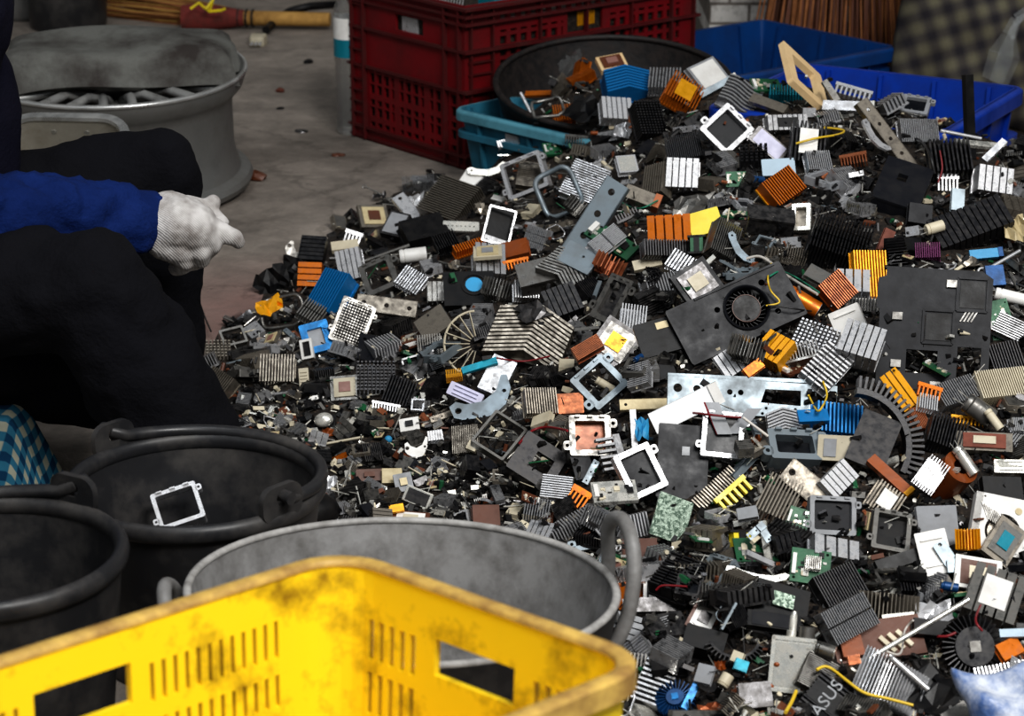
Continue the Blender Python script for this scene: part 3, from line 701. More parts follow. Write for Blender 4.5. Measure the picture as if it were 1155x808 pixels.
bit(485, 194, .012, 'black_plastic', 'rubber_scrap', 'small dark scrap on the floor below the red crate', 'rubber scrap', 9, .3)
mb = MB(); mb.tube([at_z(226, 344, .02), at_z(231, 358, .012), at_z(238, 374, .015)], .0016, 6); o = mb.obj('bent_wire', 'black_wire'); tag(o, 'thin black wire sticking out beside the trouser leg', 'wire')
# ------------------------------------------------------------------ scrap part templates: lists of (name, MB, material, parent index or None, smooth)
def hs(w, d, h, mf='aluminium', mb_=None, n=None, style='straight', base=None, cut=0, pad=None, lab=None, lm='gold_anodised', ear=0):
    """heatsink; fins rise along +z from the base plate, stand in a row along x"""
    bt = base or max(.0015, h*.14); B_ = MB(); B_.box((0, 0, -h/2+bt/2), (w, d, bt))
    for k in range(ear):
        sx = 1 if k == 0 else -1
        B_.plate(rect(w*.16, w*.16, w*.07, 3, sx*w*.5, sx*d*.4), [circ(w*.035, 8, sx*w*.52, sx*d*.4)], -h/2, -h/2+bt*.6)
    f = MB(); z0 = -h/2+bt; fh = h-bt; zc = z0+fh/2
    n = int(n*1.3+.5) if (n and style in ('straight', 'chev', 'wave', 'fan')) else n
    n = n or max(5, int(w/.0034))
    if style == 'straight':
        for i in range(n):
            x = -w/2+w*(i+.5)/n; seg = 1+cut
            for k in range(seg):
                dl = d/seg*(.9 if cut else 1); f.box((x, -d/2+d*(k+.5)/seg, zc-.0004), (w/n*.42, dl, fh+.0008))
    elif style == 'wide':
        for i in range(n):
            x = -w/2+w*(i+.5)/n; f.box((x, 0, zc-.0004), (w/n*.80, d, fh+.0008))
    elif style == 'pin':
        m = max(4, int(d/.0055)); n = max(4, int(w/.0055))
        for i in range(n):
            for k in range(m): f.box((-w/2+w*(i+.5)/n, -d/2+d*(k+.5)/m, zc-.0004), (w/n*.55, d/m*.55, fh+.0008))
    elif style == 'chev':
        for i in range(n):
            y = -d/2+d*(i+.5)/n; q = d/n*.30; s = d*.18
            P = [(-w/2, y-s-q), (0, y+s*.4-q), (w/2, y-s-q), (w/2, y-s+q), (0, y+s*.4+q), (-w/2, y-s+q)]
            f.plate(P, [], z0-.0004, h/2)
    elif style == 'wave':
        for i in range(n):
            y = -d/2+d*(i+.5)/n; q = d/n*.22; P = [(-w/2+w*k/10, y+d*.06*math.sin(k*.62)) for k in range(11)]
            f.plate([(x, yy-q) for x, yy in P]+[(x, yy+q) for x, yy in P[::-1]], [], z0-.0004, h/2)
    elif style == 'fan':       # fins splayed outwards
        for i in range(n):
            t = (i+.5)/n-.5; f.box((t*w*1.15, 0, zc), (w/n*.3, d, fh*1.05), Matrix.Rotation(t*1.5, 3, 'Y'))
    P = [('heatsink', B_, mb_ or mf, None, None), ('fins', f, mf, 0, None)]
    if pad:
        p = MB(); p.box((0, 0, -h/2-.0006), (w*.62, d*.62, .0012)); P.append(('thermal_pad', p, pad, 0, None))
    if lab:
        p = MB(); p.box((0, 0, h/2+.0004), (w*.5, d*.62, .0012)); P.append(('label_plate', p, lm, 0, None))
    return P
def radial(r, h, mat, n=40, hub=.55, cm='dull_steel'):
    b = MB(); b.cyl((0, 0, 0), r*hub, h, n=28); f = MB()
    for i in range(n):
        a = 2*math.pi*i/n; f.box((math.cos(a)*r*(hub+1)/2, math.sin(a)*r*(hub+1)/2, -h*.05), (r*(1-hub)*1.05, r*.035, h*.8), Matrix.Rotation(a, 3, 'Z') @ Matrix.Rotation(.25, 3, 'X'))
    c = MB(); c.box((0, 0, h/2+.0006), (r*.34, r*.34, .0016))
    return [('heatsink', b, mat, None, 30), ('fins', f, mat, 0, None), ('centre_label', c, cm, 0, None)]
def arcfan(r, h, mat, a0=-80, a1=80, n=12):
    b = MB(); A = [math.radians(a0+(a1-a0)*i/30) for i in range(31)]
    b.tube([(math.cos(a)*r-r*.6, math.sin(a)*r, 0) for a in A], h*.16, 6); f = MB()
    for i in range(n):
        a = math.radians(a0+(a1-a0)*(i+.5)/n); f.box((math.cos(a)*r*.62-r*.6, math.sin(a)*r*.62, 0), (r*.76, r*.02, h), Matrix.Rotation(a, 3, 'Z'))
    return [('heatsink', b, mat, None, 40), ('fins', f, mat, 0, None)]
def frame(w, d, t, rail, mat, r=.0, lip=True, glass=None, pins=False, tabs=True, hatch=None):
    b = MB(); b.plate(rect(w, d, r or w*.05, 3), [rect(w-2*rail, d-2*rail, r or w*.04, 3)], -t/2, t/2)
    if lip:
        b.plate(rect(w, d, r or w*.05, 3), [rect(w-rail*.5, d-rail*.5, r or w*.04, 3)], -t*1.6, -t/2)
    if tabs:
        for sx, sy in ((1, .3), (-1, -.25)): b.plate(rect(rail*1.5, rail*1.6, rail*.5, 3, sx*(w/2+rail*.4), sy*d), [circ(rail*.34, 8, sx*(w/2+rail*.45), sy*d)], -t/2, t/2)
        for k in (-.3, 0, .3): b.box((k*w, d/2-rail*.3, t*.6), (w*.12, rail*.35, t*.5))
    P = [('retention_frame', b, mat, None, None)]
    if glass:
        g = MB(); g.box((0, 0, -t*.7), (w-rail*1.8, d-rail*1.8, t*.5)); P.append(('inner_panel', g, glass, 0, None))
    if pins:
        g = MB(); n = max(4, int((w-2*rail)/.0045)); m = max(4, int((d-2*rail)/.0045))
        for i in range(n):
            for k in range(m): g.box(((i+.5)/n*(w-2*rail)-w/2+rail, (k+.5)/m*(d-2*rail)-d/2+rail, -t*.2), ((w-2*rail)/n*.6, (d-2*rail)/m*.5, t*1.4))
        P.append(('pin_grid', g, 'dull_steel', 0, None))
    return P
def ringframe(w, d, t, rad, mat):
    b = MB(); b.tube([(x, y, t*math.sin(i*.9)*.4) for i, (x, y) in enumerate(rect(w, d, min(w, d)*.3, 5))], rad, 7, True); return [('bent_wire_loop', b, mat, None, 60)]
def chip(w, d, t, sub, ring=None, die='die', dark=False):
    b = MB(); b.box((0, 0, 0), (w, d, t)); P = [('processor_module', b, sub, None, None)]
    if ring: r_ = MB(); r_.box((0, 0, t/2+t*.12), (w*.76, d*.76, t*.3)); P.append(('substrate', r_, ring, 0, None))
    c = MB(); c.box((0, 0, t/2+t*.34), (w*.40, d*.40, t*.3)); P.append(('die', c, die, 0, None))
    return P
def pcb(w, d, t, mat='circuit_green', seed=0, hsink=False):
    R_ = random.Random(seed); b = MB(); b.plate(rect(w, d), [circ(w*.04, 8, w*.4, d*.4), circ(w*.04, 8, -w*.4, -d*.38)], -t/2, t/2)
    c = MB()
    for i in range(16):
        s = R_.uniform(.05, .16)*w; c.box((R_.uniform(-.38, .38)*w, R_.uniform(-.38, .38)*d, t/2+s*.14), (s, s*R_.uniform(.5, 1.3), s*.34), slot=R_.randrange(3))
    P = [('circuit_board', b, mat, None, None), ('components', c, ['black_plastic', 'tin_plate', 'cream_plastic'], 0, None)]
    k = MB(); k.box((-w*.42, 0, t/2+w*.035), (w*.1, d*.6, w*.1)); P.append(('edge_connector', k, 'white_plastic', 0, None))
    return P
def cover(w, d, t, mat, flange=True, holes=(), sq=None, slots=0, stick=None):
    b = MB(); hl = [rect(hw*w, hd*d, 0, 1, hx*w, hy*d) if kind == 'r' else circ(hw*w, 12, hx*w, hy*d) for kind, hx, hy, hw, hd in holes]
    b.plate(rect(w, d, w*.03, 2), hl, -t/2, t/2)
    if flange:
        b.box((0, -d/2+t/2, -t*2), (w*.96, t, t*4)); b.box((w/2-t/2, 0, -t*1.5), (t, d*.9, t*3))
    for i in range(slots): b.box((0, -d*.3+d*.6*i/max(1, slots-1), t*.7), (w*.7, d*.035, t*.6))
    P = [('cover_plate', b, mat, None, None)]
    if stick: s = MB(); s.box((stick[0]*w, stick[1]*d, t*.62), (stick[2]*w, stick[3]*d, t*.3)); P.append(('sticker', s, stick[4], 0, None))
    return P
def can(w, d, h, mat, lid=None):
    b = MB(); b.box((0, 0, 0), (w, d, h)); b.box((0, 0, -h*.35), (w*1.06, d*1.06, h*.12)); P = [('shield_can', b, mat, None, None)]
    if lid: l = MB(); l.box((0, 0, h/2+.0004), (w*.84, d*.84, h*.06)); P.append(('lid', l, lid, 0, None))
    return P
def channel(L, w, h, mat, holes=4):
    b = MB(); t = h*.14; hl = [circ(w*.14, 10, L*(-.38+.76*i/max(1, holes-1)), 0) for i in range(holes)]
    b.plate(rect(L, w), hl, h/2-t, h/2); b.box((0, w/2-t/2, 0), (L, t, h)); b.box((0, -w/2+t/2, 0), (L, t, h))
    return [('metal_bracket', b, mat, None, None)]
def lbracket(L, w, t, mat, a=70):
    b = MB(); b.plate(rect(L*.6, w, w*.1, 2, L*.3-t, 0), [circ(w*.2, 10, L*.48, 0), circ(w*.14, 8, L*.2, 0)], -t/2, t/2)
    R = Matrix.Rotation(math.radians(a), 4, 'Z') ; b.plate(rect(L*.6, w, w*.1, 2, L*.3-t, 0), [circ(w*.16, 8, L*.48, 0)], -t/2, t/2, R)
    b.box((0, 0, w*.2), (w, w, w*.5)); return [('metal_bracket', b, mat, None, None)]
def lever(L, w, t, mat):
    b = MB(); P = []; 
    up = [(-L/2, w*.5), (-L*.38, w*.62), (-L*.25, w*.3), (0, w*.12), (L*.25, w*.35), (L*.42, w*1.0), (L*.5, w*.9)]
    lo = [(L*.47, w*.2), (L*.3, -w*.45), (L*.05, -w*.75), (-L*.2, -w*.55), (-L*.4, -w*.35), (-L*.5, -w*.1)]
    b.plate((up+lo)[::-1], [circ(w*.16, 8, -L*.4, w*.14), circ(w*.1, 8, L*.36, w*.2)], -t/2, t/2); return [('metal_lever', b, mat, None, None)]
def bar(L, w, h, mat, end=None):
    b = MB(); b.box((0, 0, 0), (L, w, h)); P = [('metal_bar', b, mat, None, None)]
    if end: e = MB(); e.box((L*.5-w*.2, 0, h*.1), (w*.45, w*1.02, h*1.3)); P.append(('end_cap', e, end, 0, None))
    return P
def rod(L, r, mat, loop=False, bend=0):
    b = MB(); P = [(L*(i/10-.5), bend*math.sin(math.pi*i/10), 0) for i in range(11)]; b.tube(P, r, 8)
    if loop: b.tube([(-L/2-2.2*r+2.4*r*math.cos(g), 2.4*r*math.sin(g), 0) for g in [i*math.pi/6 for i in range(12)]], r*.8, 6, True)
    return [('metal_rod', b, mat, None, 60)]
def cap(r, L, mat, top='dull_steel'):
    b = MB(); b.tube([(-L/2, 0, 0), (-L/2+r*.2, 0, 0), (-L*.36, 0, 0), (-L*.33, 0, 0), (-L*.3, 0, 0), (L/2, 0, 0)], [r*.9, r, r, r*.86, r, r], 16)
    t = MB(); t.cyl((L/2, 0, 0), r*.86, r*.08, (1, 0, 0), 16); l = MB()
    for s in (-.4, .4): l.tube([(-L/2, s*r, 0), (-L/2-r*1.2, s*r*1.2, 0)], r*.06, 5)
    return [('capacitor', b, mat, None, 40), ('end_disc', t, top, 0, None), ('leads', l, 'tin_plate', 0, None)]
def transformer(w, d, h, mat, core='black_plastic'):
    b = MB(); b.box((0, 0, 0), (w*.7, d*.9, h*.8)); c = MB(); c.box((0, d*.46, 0), (w, d*.12, h)); c.box((0, -d*.46, 0), (w, d*.12, h)); c.box((0, 0, h*.42), (w*.3, d, h*.16))
    p = MB()
    for i in range(4): p.box((-w*.36+w*.24*i, -d*.5, -h*.5), (w*.05, d*.05, h*.4))
    return [('transformer', b, mat, None, None), ('core', c, core, 0, None), ('pins', p, 'tin_plate', 0, None)]
def comb(L, w, t, mat, n=8):
    b = MB(); b.box((0, w*.35, 0), (L, w*.3, t))
    for i in range(n): b.box((-L/2+L*(i+.5)/n, -w*.15, 0), (L/n*.42, w*.8, t))
    return [('comb_clip', b, mat, None, None)]
def roll(r, L, mat):
    b = MB(); b.lathe([(r*.45, -L/2), (r, -L/2), (r*1.02, 0), (r, L/2), (r*.45, L/2)], 28, closed=True); return [('tape_roll', b, mat, None, 40)]
def crumple(w, d, h, mat, seed=0, name='foil_scrap'):
    R_ = random.Random(seed); b = MB(); n = 7; V = [((i/(n-1)-.5)*w+R_.uniform(-.08, .08)*w, (k/3-.5)*d+R_.uniform(-.1, .1)*d, R_.uniform(-.5, .5)*h) for k in range(4) for i in range(n)]
    Fc = [(k*n+i, k*n+i+1, (k+1)*n+i+1, (k+1)*n+i) for k in range(3) for i in range(n-1)]; b.add(V, Fc)
    return [(name, b, mat, None, None)]
def blower(w, d, h):
    b = MB(); r = d*.39; cx = w*.09
    b.plate(rect(w, d, d*.05, 3), [circ(r*.86, 28, cx, 0), circ(d*.055, 10, cx+r*1.08, d*.28), circ(d*.05, 10, cx+r*1.12, -d*.26), circ(d*.05, 10, cx-r*1.15, d*.17)], h/2-.0015, h/2)
    for s in (-1, 1): b.box((0, s*(d/2-.001), 0), (w*.98, .002, h*.98))
    b.box((w/2-.001, 0, 0), (.002, d*.98, h*.98)); b.box((-w*.36, 0, -h*.1), (.0025, d*.9, h*.7)); b.box((0, 0, -h/2+.001), (w*.98, d*.98, .0015))
    b.box((-w*.44, 0, h*.1), (w*.05, d*.94, h*.3)); b.box((w*.1, d*.47, h*.55), (w*.7, d*.03, h*.12))
    rg = MB(); rg.lathe([(r*.86, h/2-.001), (r*.98, h/2-.001), (r*.98, h/2+.0035), (r*.92, h/2+.005), (r*.86, h/2+.002)], 40, Matrix.Translation(Vector((cx, 0, 0))), closed=True)
    ro = MB(); ro.lathe([(0, h*.44), (r*.56, h*.44), (r*.61, h*.38), (r*.62, -h*.4), (0, -h*.4)], 32, Matrix.Translation(Vector((cx, 0, 0))))
    for i in range(26):
        a = 2*math.pi*i/26; ro.box((cx+math.cos(a)*r*.72, math.sin(a)*r*.72, -h*.05), (r*.24, r*.02, h*.6), Matrix.Rotation(a+.5, 3, 'Z'))
    tr = MB(); tr.lathe([(r*.575, h*.445), (r*.60, h*.445), (r*.60, h*.45), (r*.575, h*.45)], 32, Matrix.Translation(Vector((cx, 0, 0))), closed=True)
    return [('blower_fan', b, 'charcoal_plastic', None, None), ('inlet_ring', rg, 'charcoal_plastic', 0, 40), ('impeller', ro, 'black_plastic', 0, 30), ('hub_ring', tr, 'circuit_brown', 2, 40)]
def bigplate(w, d, t):
    R_ = lambda hx, hy, hw, hd: rect(hw*w, hd*d, 0, 1, hx*w, hy*d)
    out = [(-.5, -.5), (.36, -.5), (.40, -.46), (.5, -.46), (.5, .44), (.40, .5), (-.46, .5), (-.46, .42), (-.53, .40), (-.53, .16), (-.5, .14)]
    b = MB(); b.plate([(x*w, y*d) for x, y in out], [R_(-.10, -.27, .28, .19), R_(.32, -.26, .21, .26), R_(-.09, -.02, .006, .26)], -t/2, t/2)
    for hx, hy, s in ((.03, .02, .27), (.32, .30, .27)):
        for k in range(4):
            g = k*math.pi/2; b.box((hx*w+math.cos(g)*s*w*.5, hy*d+math.sin(g)*s*d*.5, t*.7), (t*.8 if k % 2 == 0 else s*w, s*d if k % 2 == 0 else t*.8, t*1.0))
    tabs = []
    for k in range(4): l = MB(); tabs.append(('louvre', l, 'dull_steel', 0, None)); l.box((.25*w+k*.032*w, .12*d, t*.8), (.012*w, .10*d, t*.5), Matrix.Rotation(-.5, 3, 'Z'))
    for hx, hy in ((-.34, .09), (-.33, -.30), (.13, .38), (.03, -.46)): l = MB(); tabs.append(('bent_tab', l, 'dull_steel', 0, None)); l.box((hx*w, hy*d, t*1.0), (.09*w, .06*d, t*1.4)); 
    p = MB(); p.box((.03*w, .02*d, t*.55), (.22*w, .22*d, t*.5)); p2 = MB(); p2.box((.32*w, .30*d, t*.55), (.22*w, .22*d, t*.5))
    return [('cover_plate', b, 'charcoal_plastic', None, None), *tabs, ('pressed_pad', p, 'black_plastic', 0, None), ('pressed_pad', p2, 'black_plastic', 0, None)]
def longbracket(w, d, t):
    u = lambda x: (x/185-.5)*w; v = lambda y: (.5-y/42)*d
    tz = [(u(102), v(26)), (u(107), v(11)), (u(146), v(11)), (u(146), v(28))]
    b = MB(); b.plate([(u(0), v(42)), (u(185), v(40)), (u(186), v(4)), (u(0), v(0))], [circ(d*.115, 14, u(11), v(14)), circ(d*.1, 14, u(32), v(14)), circ(d*.075, 12, u(68), v(16)), circ(d*.075, 12, u(80), v(16)), tz, rect(d*.2, d*.2, 0, 1, u(158), v(15)), rect(d*.55, d*.3, d*.05, 3, u(174), v(16)), circ(d*.04, 8, u(108), v(32)), circ(d*.04, 8, u(140), v(32)), circ(d*.04, 8, u(104), v(38))], -t/2, t/2)
    b.box((0, d*.5, -t*2), (w, t, t*5)); return [('metal_bracket', b, 'zinc_steel', None, None)]
def tuner(w, d, h):
    b = MB(); b.box((0, 0, 0), (w, d, h)); 
    for s in (-1, 1): b.box((s*w*.49, 0, h*.1), (w*.07, d*1.02, h*1.1)); b.box((0, s*d*.49, h*.1), (w*1.02, d*.07, h*1.1))
    l = MB(); l.plate(rect(w*.84, d*.82, w*.03, 2), [circ(w*.03, 8, w*.3, d*.2), circ(w*.03, 8, w*.3, d*.1)], h/2, h/2+.001)
    c = MB(); c.tube([(-w*.08, d*.5, 0), (-w*.08, d*.62, 0), (-w*.06, d*.64, 0), (-w*.06, d*.9, 0), (-w*.05, d*1.0, 0)], [w*.12, w*.12, w*.09, w*.09, w*.05], 14)
    c2 = MB(); c2.cyl((w*.28, d*.62, -h*.2), w*.2, d*.22, (0, 1, 0), 18)
    rs = []
    for q, r in (((-w*.36, -d*.02, h*.6), w*.07), ((w*.34, -d*.42, h*.55), w*.1), ((-w*.46, -d*.44, h*.5), w*.09)): m_ = MB(); m_.sphere(q, r, 6, (1, .8, .35)); rs.append(('rust_spot', m_, 'amber_plastic', 0, 50))
    return [('tuner_box', b, 'tin_plate', None, None), ('lid', l, 'tin_plate', 0, None), ('coax_socket', c, 'tin_plate', 0, 40), ('coax_cap', c2, 'dull_steel', 0, 40), *rs]
def ductplate(w, d, t):
    b = MB(); b.plate(rect(w, d, w*.03, 3), [circ(w*.30, 24, w*.02, -d*.12), circ(w*.02, 8, -w*.35, d*.44)], -t/2, t/2); b.box((-w*.5+t, 0, -t*2), (t*2, d, t*5)); b.box((0, -d*.5, -t*2), (w, t, t*5))
    g = MB()
    for i in range(11): g.box((-w*.32+i*w*.045, d*.18-i*d*.02, t*.3), (w*.018, d*.32, t*1.2), Matrix.Rotation(.5, 3, 'Z'))
    p = MB(); p.lathe([(0, 0), (w*.24, 0), (w*.26, -t*2), (0, -t*2)], 24, Matrix.Translation(Vector((w*.02, -d*.12, -t)))); s = MB(); s.cyl((w*.24, d*.28, t*.6), w*.06, t*.3, n=14)
    return [('fan_duct', b, 'white_plastic', None, None), ('grille', g, 'dull_steel', 0, None), ('fan_hub', p, 'grimy_aluminium', 0, 30), ('screw_cover', s, 'beige_ceramic', 0, 30)]
def multi(w, d, h, mat, mat2): return [('connector', MB().box((0, 0, 0), (w, d, h)), mat, None, None), ('contacts', MB().box((0, 0, h*.3), (w*.8, d*.4, h*.6)), mat2, 0, None)]
def board_block(w, d, h):
    b = MB(); b.plate(rect(w, d), [], -h*.15, h*.15); c = MB(); c.box((-w*.32, -d*.12, h*.45), (w*.24, d*.62, h*.6)); k = MB()
    for i in range(3): k.box((w*(.08+.1*i), -d*.2+.05*d*i, h*.3), (w*.05, d*.5, h*.35), Matrix.Rotation(.6, 3, 'Z'))
    return [('circuit_board', b, 'circuit_brown', None, None), ('relay_block', c, 'amber_plastic', 0, None), ('terminal_strip', k, 'cream_plastic', 0, None)]
def curvefins(R_, h, mat, a0, a1, n, w):
    b = MB(); f = MB(); A = [math.radians(a0+(a1-a0)*i/24) for i in range(25)]
    P = [(math.cos(a)*R_, math.sin(a)*R_) for a in A]+[(math.cos(a)*(R_-w*.3), math.sin(a)*(R_-w*.3)) for a in A[::-1]]
    b.plate(P, [], -h/2, h/2)
    for i in range(n):
        a = math.radians(a0+(a1-a0)*(i+.5)/n); f.box((math.cos(a)*(R_+w*.3), math.sin(a)*(R_+w*.3), 0), (w*.66, R_*.045, h), Matrix.Rotation(a, 3, 'Z'))
    b2 = MB(); 
    b.V = [(x-R_*.75, y, z) for x, y, z in b.V]; f.V = [(x-R_*.75, y, z) for x, y, z in f.V]
    return [('heatsink', b, mat, None, None), ('fins', f, mat, 0, None)]
def disc_slab(w, d, t):
    b = MB(); b.box((0, 0, 0), (w, d, t)); s = MB(); s.cyl((w*.1, d*.1, t/2+.0004), w*.17, .0012, n=20); r_ = MB(); r_.lathe([(w*.22, t/2), (w*.26, t/2), (w*.26, t/2+.002), (w*.22, t/2+.002)], 24, Matrix.Translation(Vector((w*.1, d*.1, 0))), closed=True)
    return [('cooling_fan', b, 'black_plastic', None, None), ('hub_sticker', s, 'sky_blue_plastic', 0, 30), ('hub_rim', r_, 'black_plastic', 0, 30)]
def ribbon(w, d, mat):
    b = MB(); 
    pts = [(-.5, .5), (-.2, -.5), (.0, -.48), (.5, .3)]
    for a, c in zip(pts[:-1], pts[1:]):
        p = Vector((a[0]*w, a[1]*d, 0)); q = Vector((c[0]*w, c[1]*d, .003)); k = Vector((w*.17, 0, 0)); b.add([p-k, p+k, q+k, q-k], [(0, 1, 2, 3)]); b.add([v+Vector((0, 0, -.0008)) for v in (p-k, p+k, q+k, q-k)], [(3, 2, 1, 0)])
    r_ = MB(); r_.tube([(-.5*w-w*.17, .5*d, .0005), (-.2*w-w*.17, -.5*d, .0005)], .0012, 5)
    return [('ribbon_cable', b, mat, None, None), ('red_edge', r_, 'red_wire', 0, None)]
# ------------------------------------------------------------------ the heap surface
CTRL = [  # pixel x, pixel y, height of the heap there
 (228, 440, .01), (232, 380, .01), (270, 350, .012), (300, 312, .02), (335, 282, .03), (395, 246, .03), (440, 228, .03), (500, 205, .05), (535, 190, .06), (560, 190, .08),
 (240, 480, .01), (300, 500, .012), (370, 520, .012), (340, 600, .01), (420, 590, .012), (480, 560, .015), (560, 600, .02), (400, 480, .02), (330, 400, .04), (400, 350, .06), (450, 300, .075), (500, 260, .09),
 (470, 420, .055), (560, 500, .05), (600, 600, .03), (680, 640, .03), (720, 700, .035), (720, 800, .03), (640, 560, .045), (600, 420, .10), (600, 300, .13), (620, 220, .15), (600, 132, .175), (650, 152, .17), (605, 108, .20), (640, 88, .23), (640, 112, .21), (690, 80, .25), (740, 78, .262), (690, 120, .228),
 (700, 300, .17), (700, 200, .20), (760, 100, .27), (820, 90, .30), (880, 90, .32), (940, 110, .325), (1000, 140, .31), (1060, 165, .29), (1120, 185, .27), (1200, 195, .265),
 (800, 250, .25), (900, 250, .255), (1000, 250, .25), (1100, 260, .235), (1200, 270, .23), (800, 350, .20), (900, 350, .21), (1050, 370, .205), (1180, 380, .19),
 (700, 420, .14), (800, 450, .16), (900, 450, .165), (1000, 470, .16), (1150, 480, .155), (700, 540, .09), (800, 560, .115), (900, 570, .12), (1000, 590, .115), (1150, 590, .115),
 (800, 680, .075), (900, 700, .08), (1000, 700, .085), (1150, 690, .085), (800, 808, .045), (900, 808, .05), (1020, 808, .055), (1180, 808, .06), (740, 900, .02), (900, 900, .03), (1100, 900, .03), (1250, 900, .03)]
cp_ = np.array([at_z(a, b, z) for a, b, z in CTRL])
CX = np.vstack([cp_[:, :2], [[.30, 4.75], [-.1, 4.75], [.62, 4.5], [.9, 4.3], [1.2, 4.1], [1.4, 3.6], [-.3, 4.3], [-.5, 3.6], [-.7, 2.9], [-.6, 4.4]]])
CZ = np.concatenate([cp_[:, 2]+np.clip((cp_[:, 2]-.19)/.1, 0, 1)*.018*(np.array([c[1] for c in CTRL]) < 200), [.1, .0, .12, .1, .1, .2, .0, .0, .0, .0]])
X0, X1, Y0, Y1, CELL = -.85, 1.35, 1.75, 4.75, .004
GX, GY = int((X1-X0)/CELL), int((Y1-Y0)/CELL)
def _phi(r2): return np.where(r2 > 1e-12, .5*r2*np.log(np.maximum(r2, 1e-12)), 0)
_n = len(CX); _K = _phi(((CX[:, None]-CX[None])**2).sum(-1))+np.eye(_n)*2e-3; _P = np.hstack([np.ones((_n, 1)), CX])
_w = np.linalg.solve(np.block([[_K, _P], [_P.T, np.zeros((3, 3))]]), np.concatenate([CZ, np.zeros(3)]))
def rbf(x, y):
    o = _w[-3]+_w[-2]*x+_w[-1]*y
    for (a, b), w in zip(CX, _w): o = o+w*_phi((x-a)**2+(y-b)**2)
    return np.clip(o, 0, .37)
gx, gy = np.meshgrid(np.linspace(X0, X1, 56), np.linspace(Y0, Y1, 76), indexing='ij')
low = rbf(gx, gy)
# image-space outline of the heap on the floor side: outside it the ground is bare
OUT = [(226, 470), (226, 405), (240, 372), (285, 340), (300, 300), (335, 272), (395, 240), (440, 218), (500, 192), (540, 185), (600, 150), (560, 120), (562, 80), (640, 55), (800, 55), (890, 55), (960, 100), (1040, 130), (1155, 165), (1800, 200), (1800, 900), (690, 900), (690, 690), (640, 640), (560, 605), (440, 595), (345, 606), (360, 545), (320, 505), (260, 485)]
def inside(px, py):
    c = np.zeros(px.shape, bool); j = len(OUT)-1
    for i in range(len(OUT)):
        xi, yi = OUT[i]; xj, yj = OUT[j]
        c ^= ((yi > py) != (yj > py)) & (px < (xj-xi)*(py-yi)/((yj-yi) or 1e-9)+xi); j = i
    return c
def bil(G, u, v):
    u = np.clip(u, 0, G.shape[0]-1.001); v = np.clip(v, 0, G.shape[1]-1.001); i = u.astype(int); k = v.astype(int); a = u-i; b = v-k
    return G[i, k]*(1-a)*(1-b)+G[i+1, k]*a*(1-b)+G[i, k+1]*(1-a)*b+G[i+1, k+1]*a*b
fx, fy = np.meshgrid(X0+(np.arange(GX)+.5)*CELL, Y0+(np.arange(GY)+.5)*CELL, indexing='ij')
HM0 = bil(low, (fx-X0)/(X1-X0)*55, (fy-Y0)/(Y1-Y0)*75)
pxa, pya, _ = proj(np.stack([fx.ravel(), fy.ravel(), HM0.ravel()], 1))
ins = inside(pxa, pya).reshape(fx.shape) | ((HM0 > .1) & (fy > 3.9))
ins |= (fy < 2.3) & (fx > .14)
def blur(A, k):
    for ax in (0, 1):
        c = np.cumsum(np.insert(np.pad(A, [(k, k) if a == ax else (0, 0) for a in (0, 1)], 'edge'), 0, 0, axis=ax), axis=ax)
        A = (np.take(c, range(2*k+1, c.shape[ax]), axis=ax)-np.take(c, range(0, c.shape[ax]-2*k-1), axis=ax))/(2*k+1)
    return A
edge = blur(blur(ins.astype(float), 8), 8)
sub = .024
HM0 = np.where(ins, np.maximum(HM0-sub, .002), 0)*np.clip(edge*1.6-.3, 0, 1)
# keep the mound clear of the buckets and basin
for c, r in ((bz, .235), (bc, .165), (bc2, .16)): HM0 *= np.clip(((fx-c[0])**2+(fy-c[1])**2)**.5/r-1+.15, 0, .3)/.3
HM0 += np.where(HM0 > .004, blur(rng.random(HM0.shape), 2)-.5, 0)*.03*np.clip(HM0/.05, 0, 1)
HM0 = np.maximum(HM0, 0)*np.clip((X1-.02-fx)/.28, 0, 1)**.8*np.clip((fy-Y0-.02)/.25, 0, 1)**.8
HM = HM0.copy()
def hm_idx(x, y): return np.clip(((x-X0)/CELL).astype(int), 0, GX-1), np.clip(((y-Y0)/CELL).astype(int), 0, GY-1)
# mound mesh
st = 4; ix = np.arange(0, GX, st); iy = np.arange(0, GY, st); sub_h = HM0[np.ix_(ix, iy)]
V = np.stack([fx[np.ix_(ix, iy)], fy[np.ix_(ix, iy)], sub_h-.001], -1).reshape(-1, 3); nn = len(iy)
mb = MB(); keep = sub_h > .0015; Fc = []
for i in range(len(ix)-1):
    for k in range(nn-1):
        if keep[i, k] or keep[i+1, k] or keep[i, k+1] or keep[i+1, k+1]: Fc.append((i*nn+k, (i+1)*nn+k, (i+1)*nn+k+1, i*nn+k+1))
used = sorted(set(v for f in Fc for v in f)); mp_ = {v: i for i, v in enumerate(used)}
mb.add([V[v] for v in used], [[mp_[v] for v in f] for f in Fc])
m, N, L, B = nodes('scrap_dirt'); tc = N.new('ShaderNodeTexCoord'); n1 = noise(N, L, tc.outputs['Object'], 130, 5, .7); n2 = noise(N, L, tc.outputs['Object'], 18, 5, .6)
vo = N.new('ShaderNodeTexVoronoi'); vo.inputs['Scale'].default_value = 150; L.new(tc.outputs['Object'], vo.inputs['Vector'])
c = ramp(N, L, n1.outputs[0], [(.35, S(22, 18, 15)), (.55, S(58, 47, 38)), (.72, S(110, 93, 76))]).outputs[0]
sp = ramp(N, L, vo.outputs[1], [(.0, (.4, .4, .4)), (.9, (1, 1, 1)), (.97, (2.6, 2.5, 2.3))]).outputs[0]
L.new(mixc(N, L, .8, c, sp, 'MULTIPLY'), B.inputs['Base Color']); B.inputs['Roughness'].default_value = .8
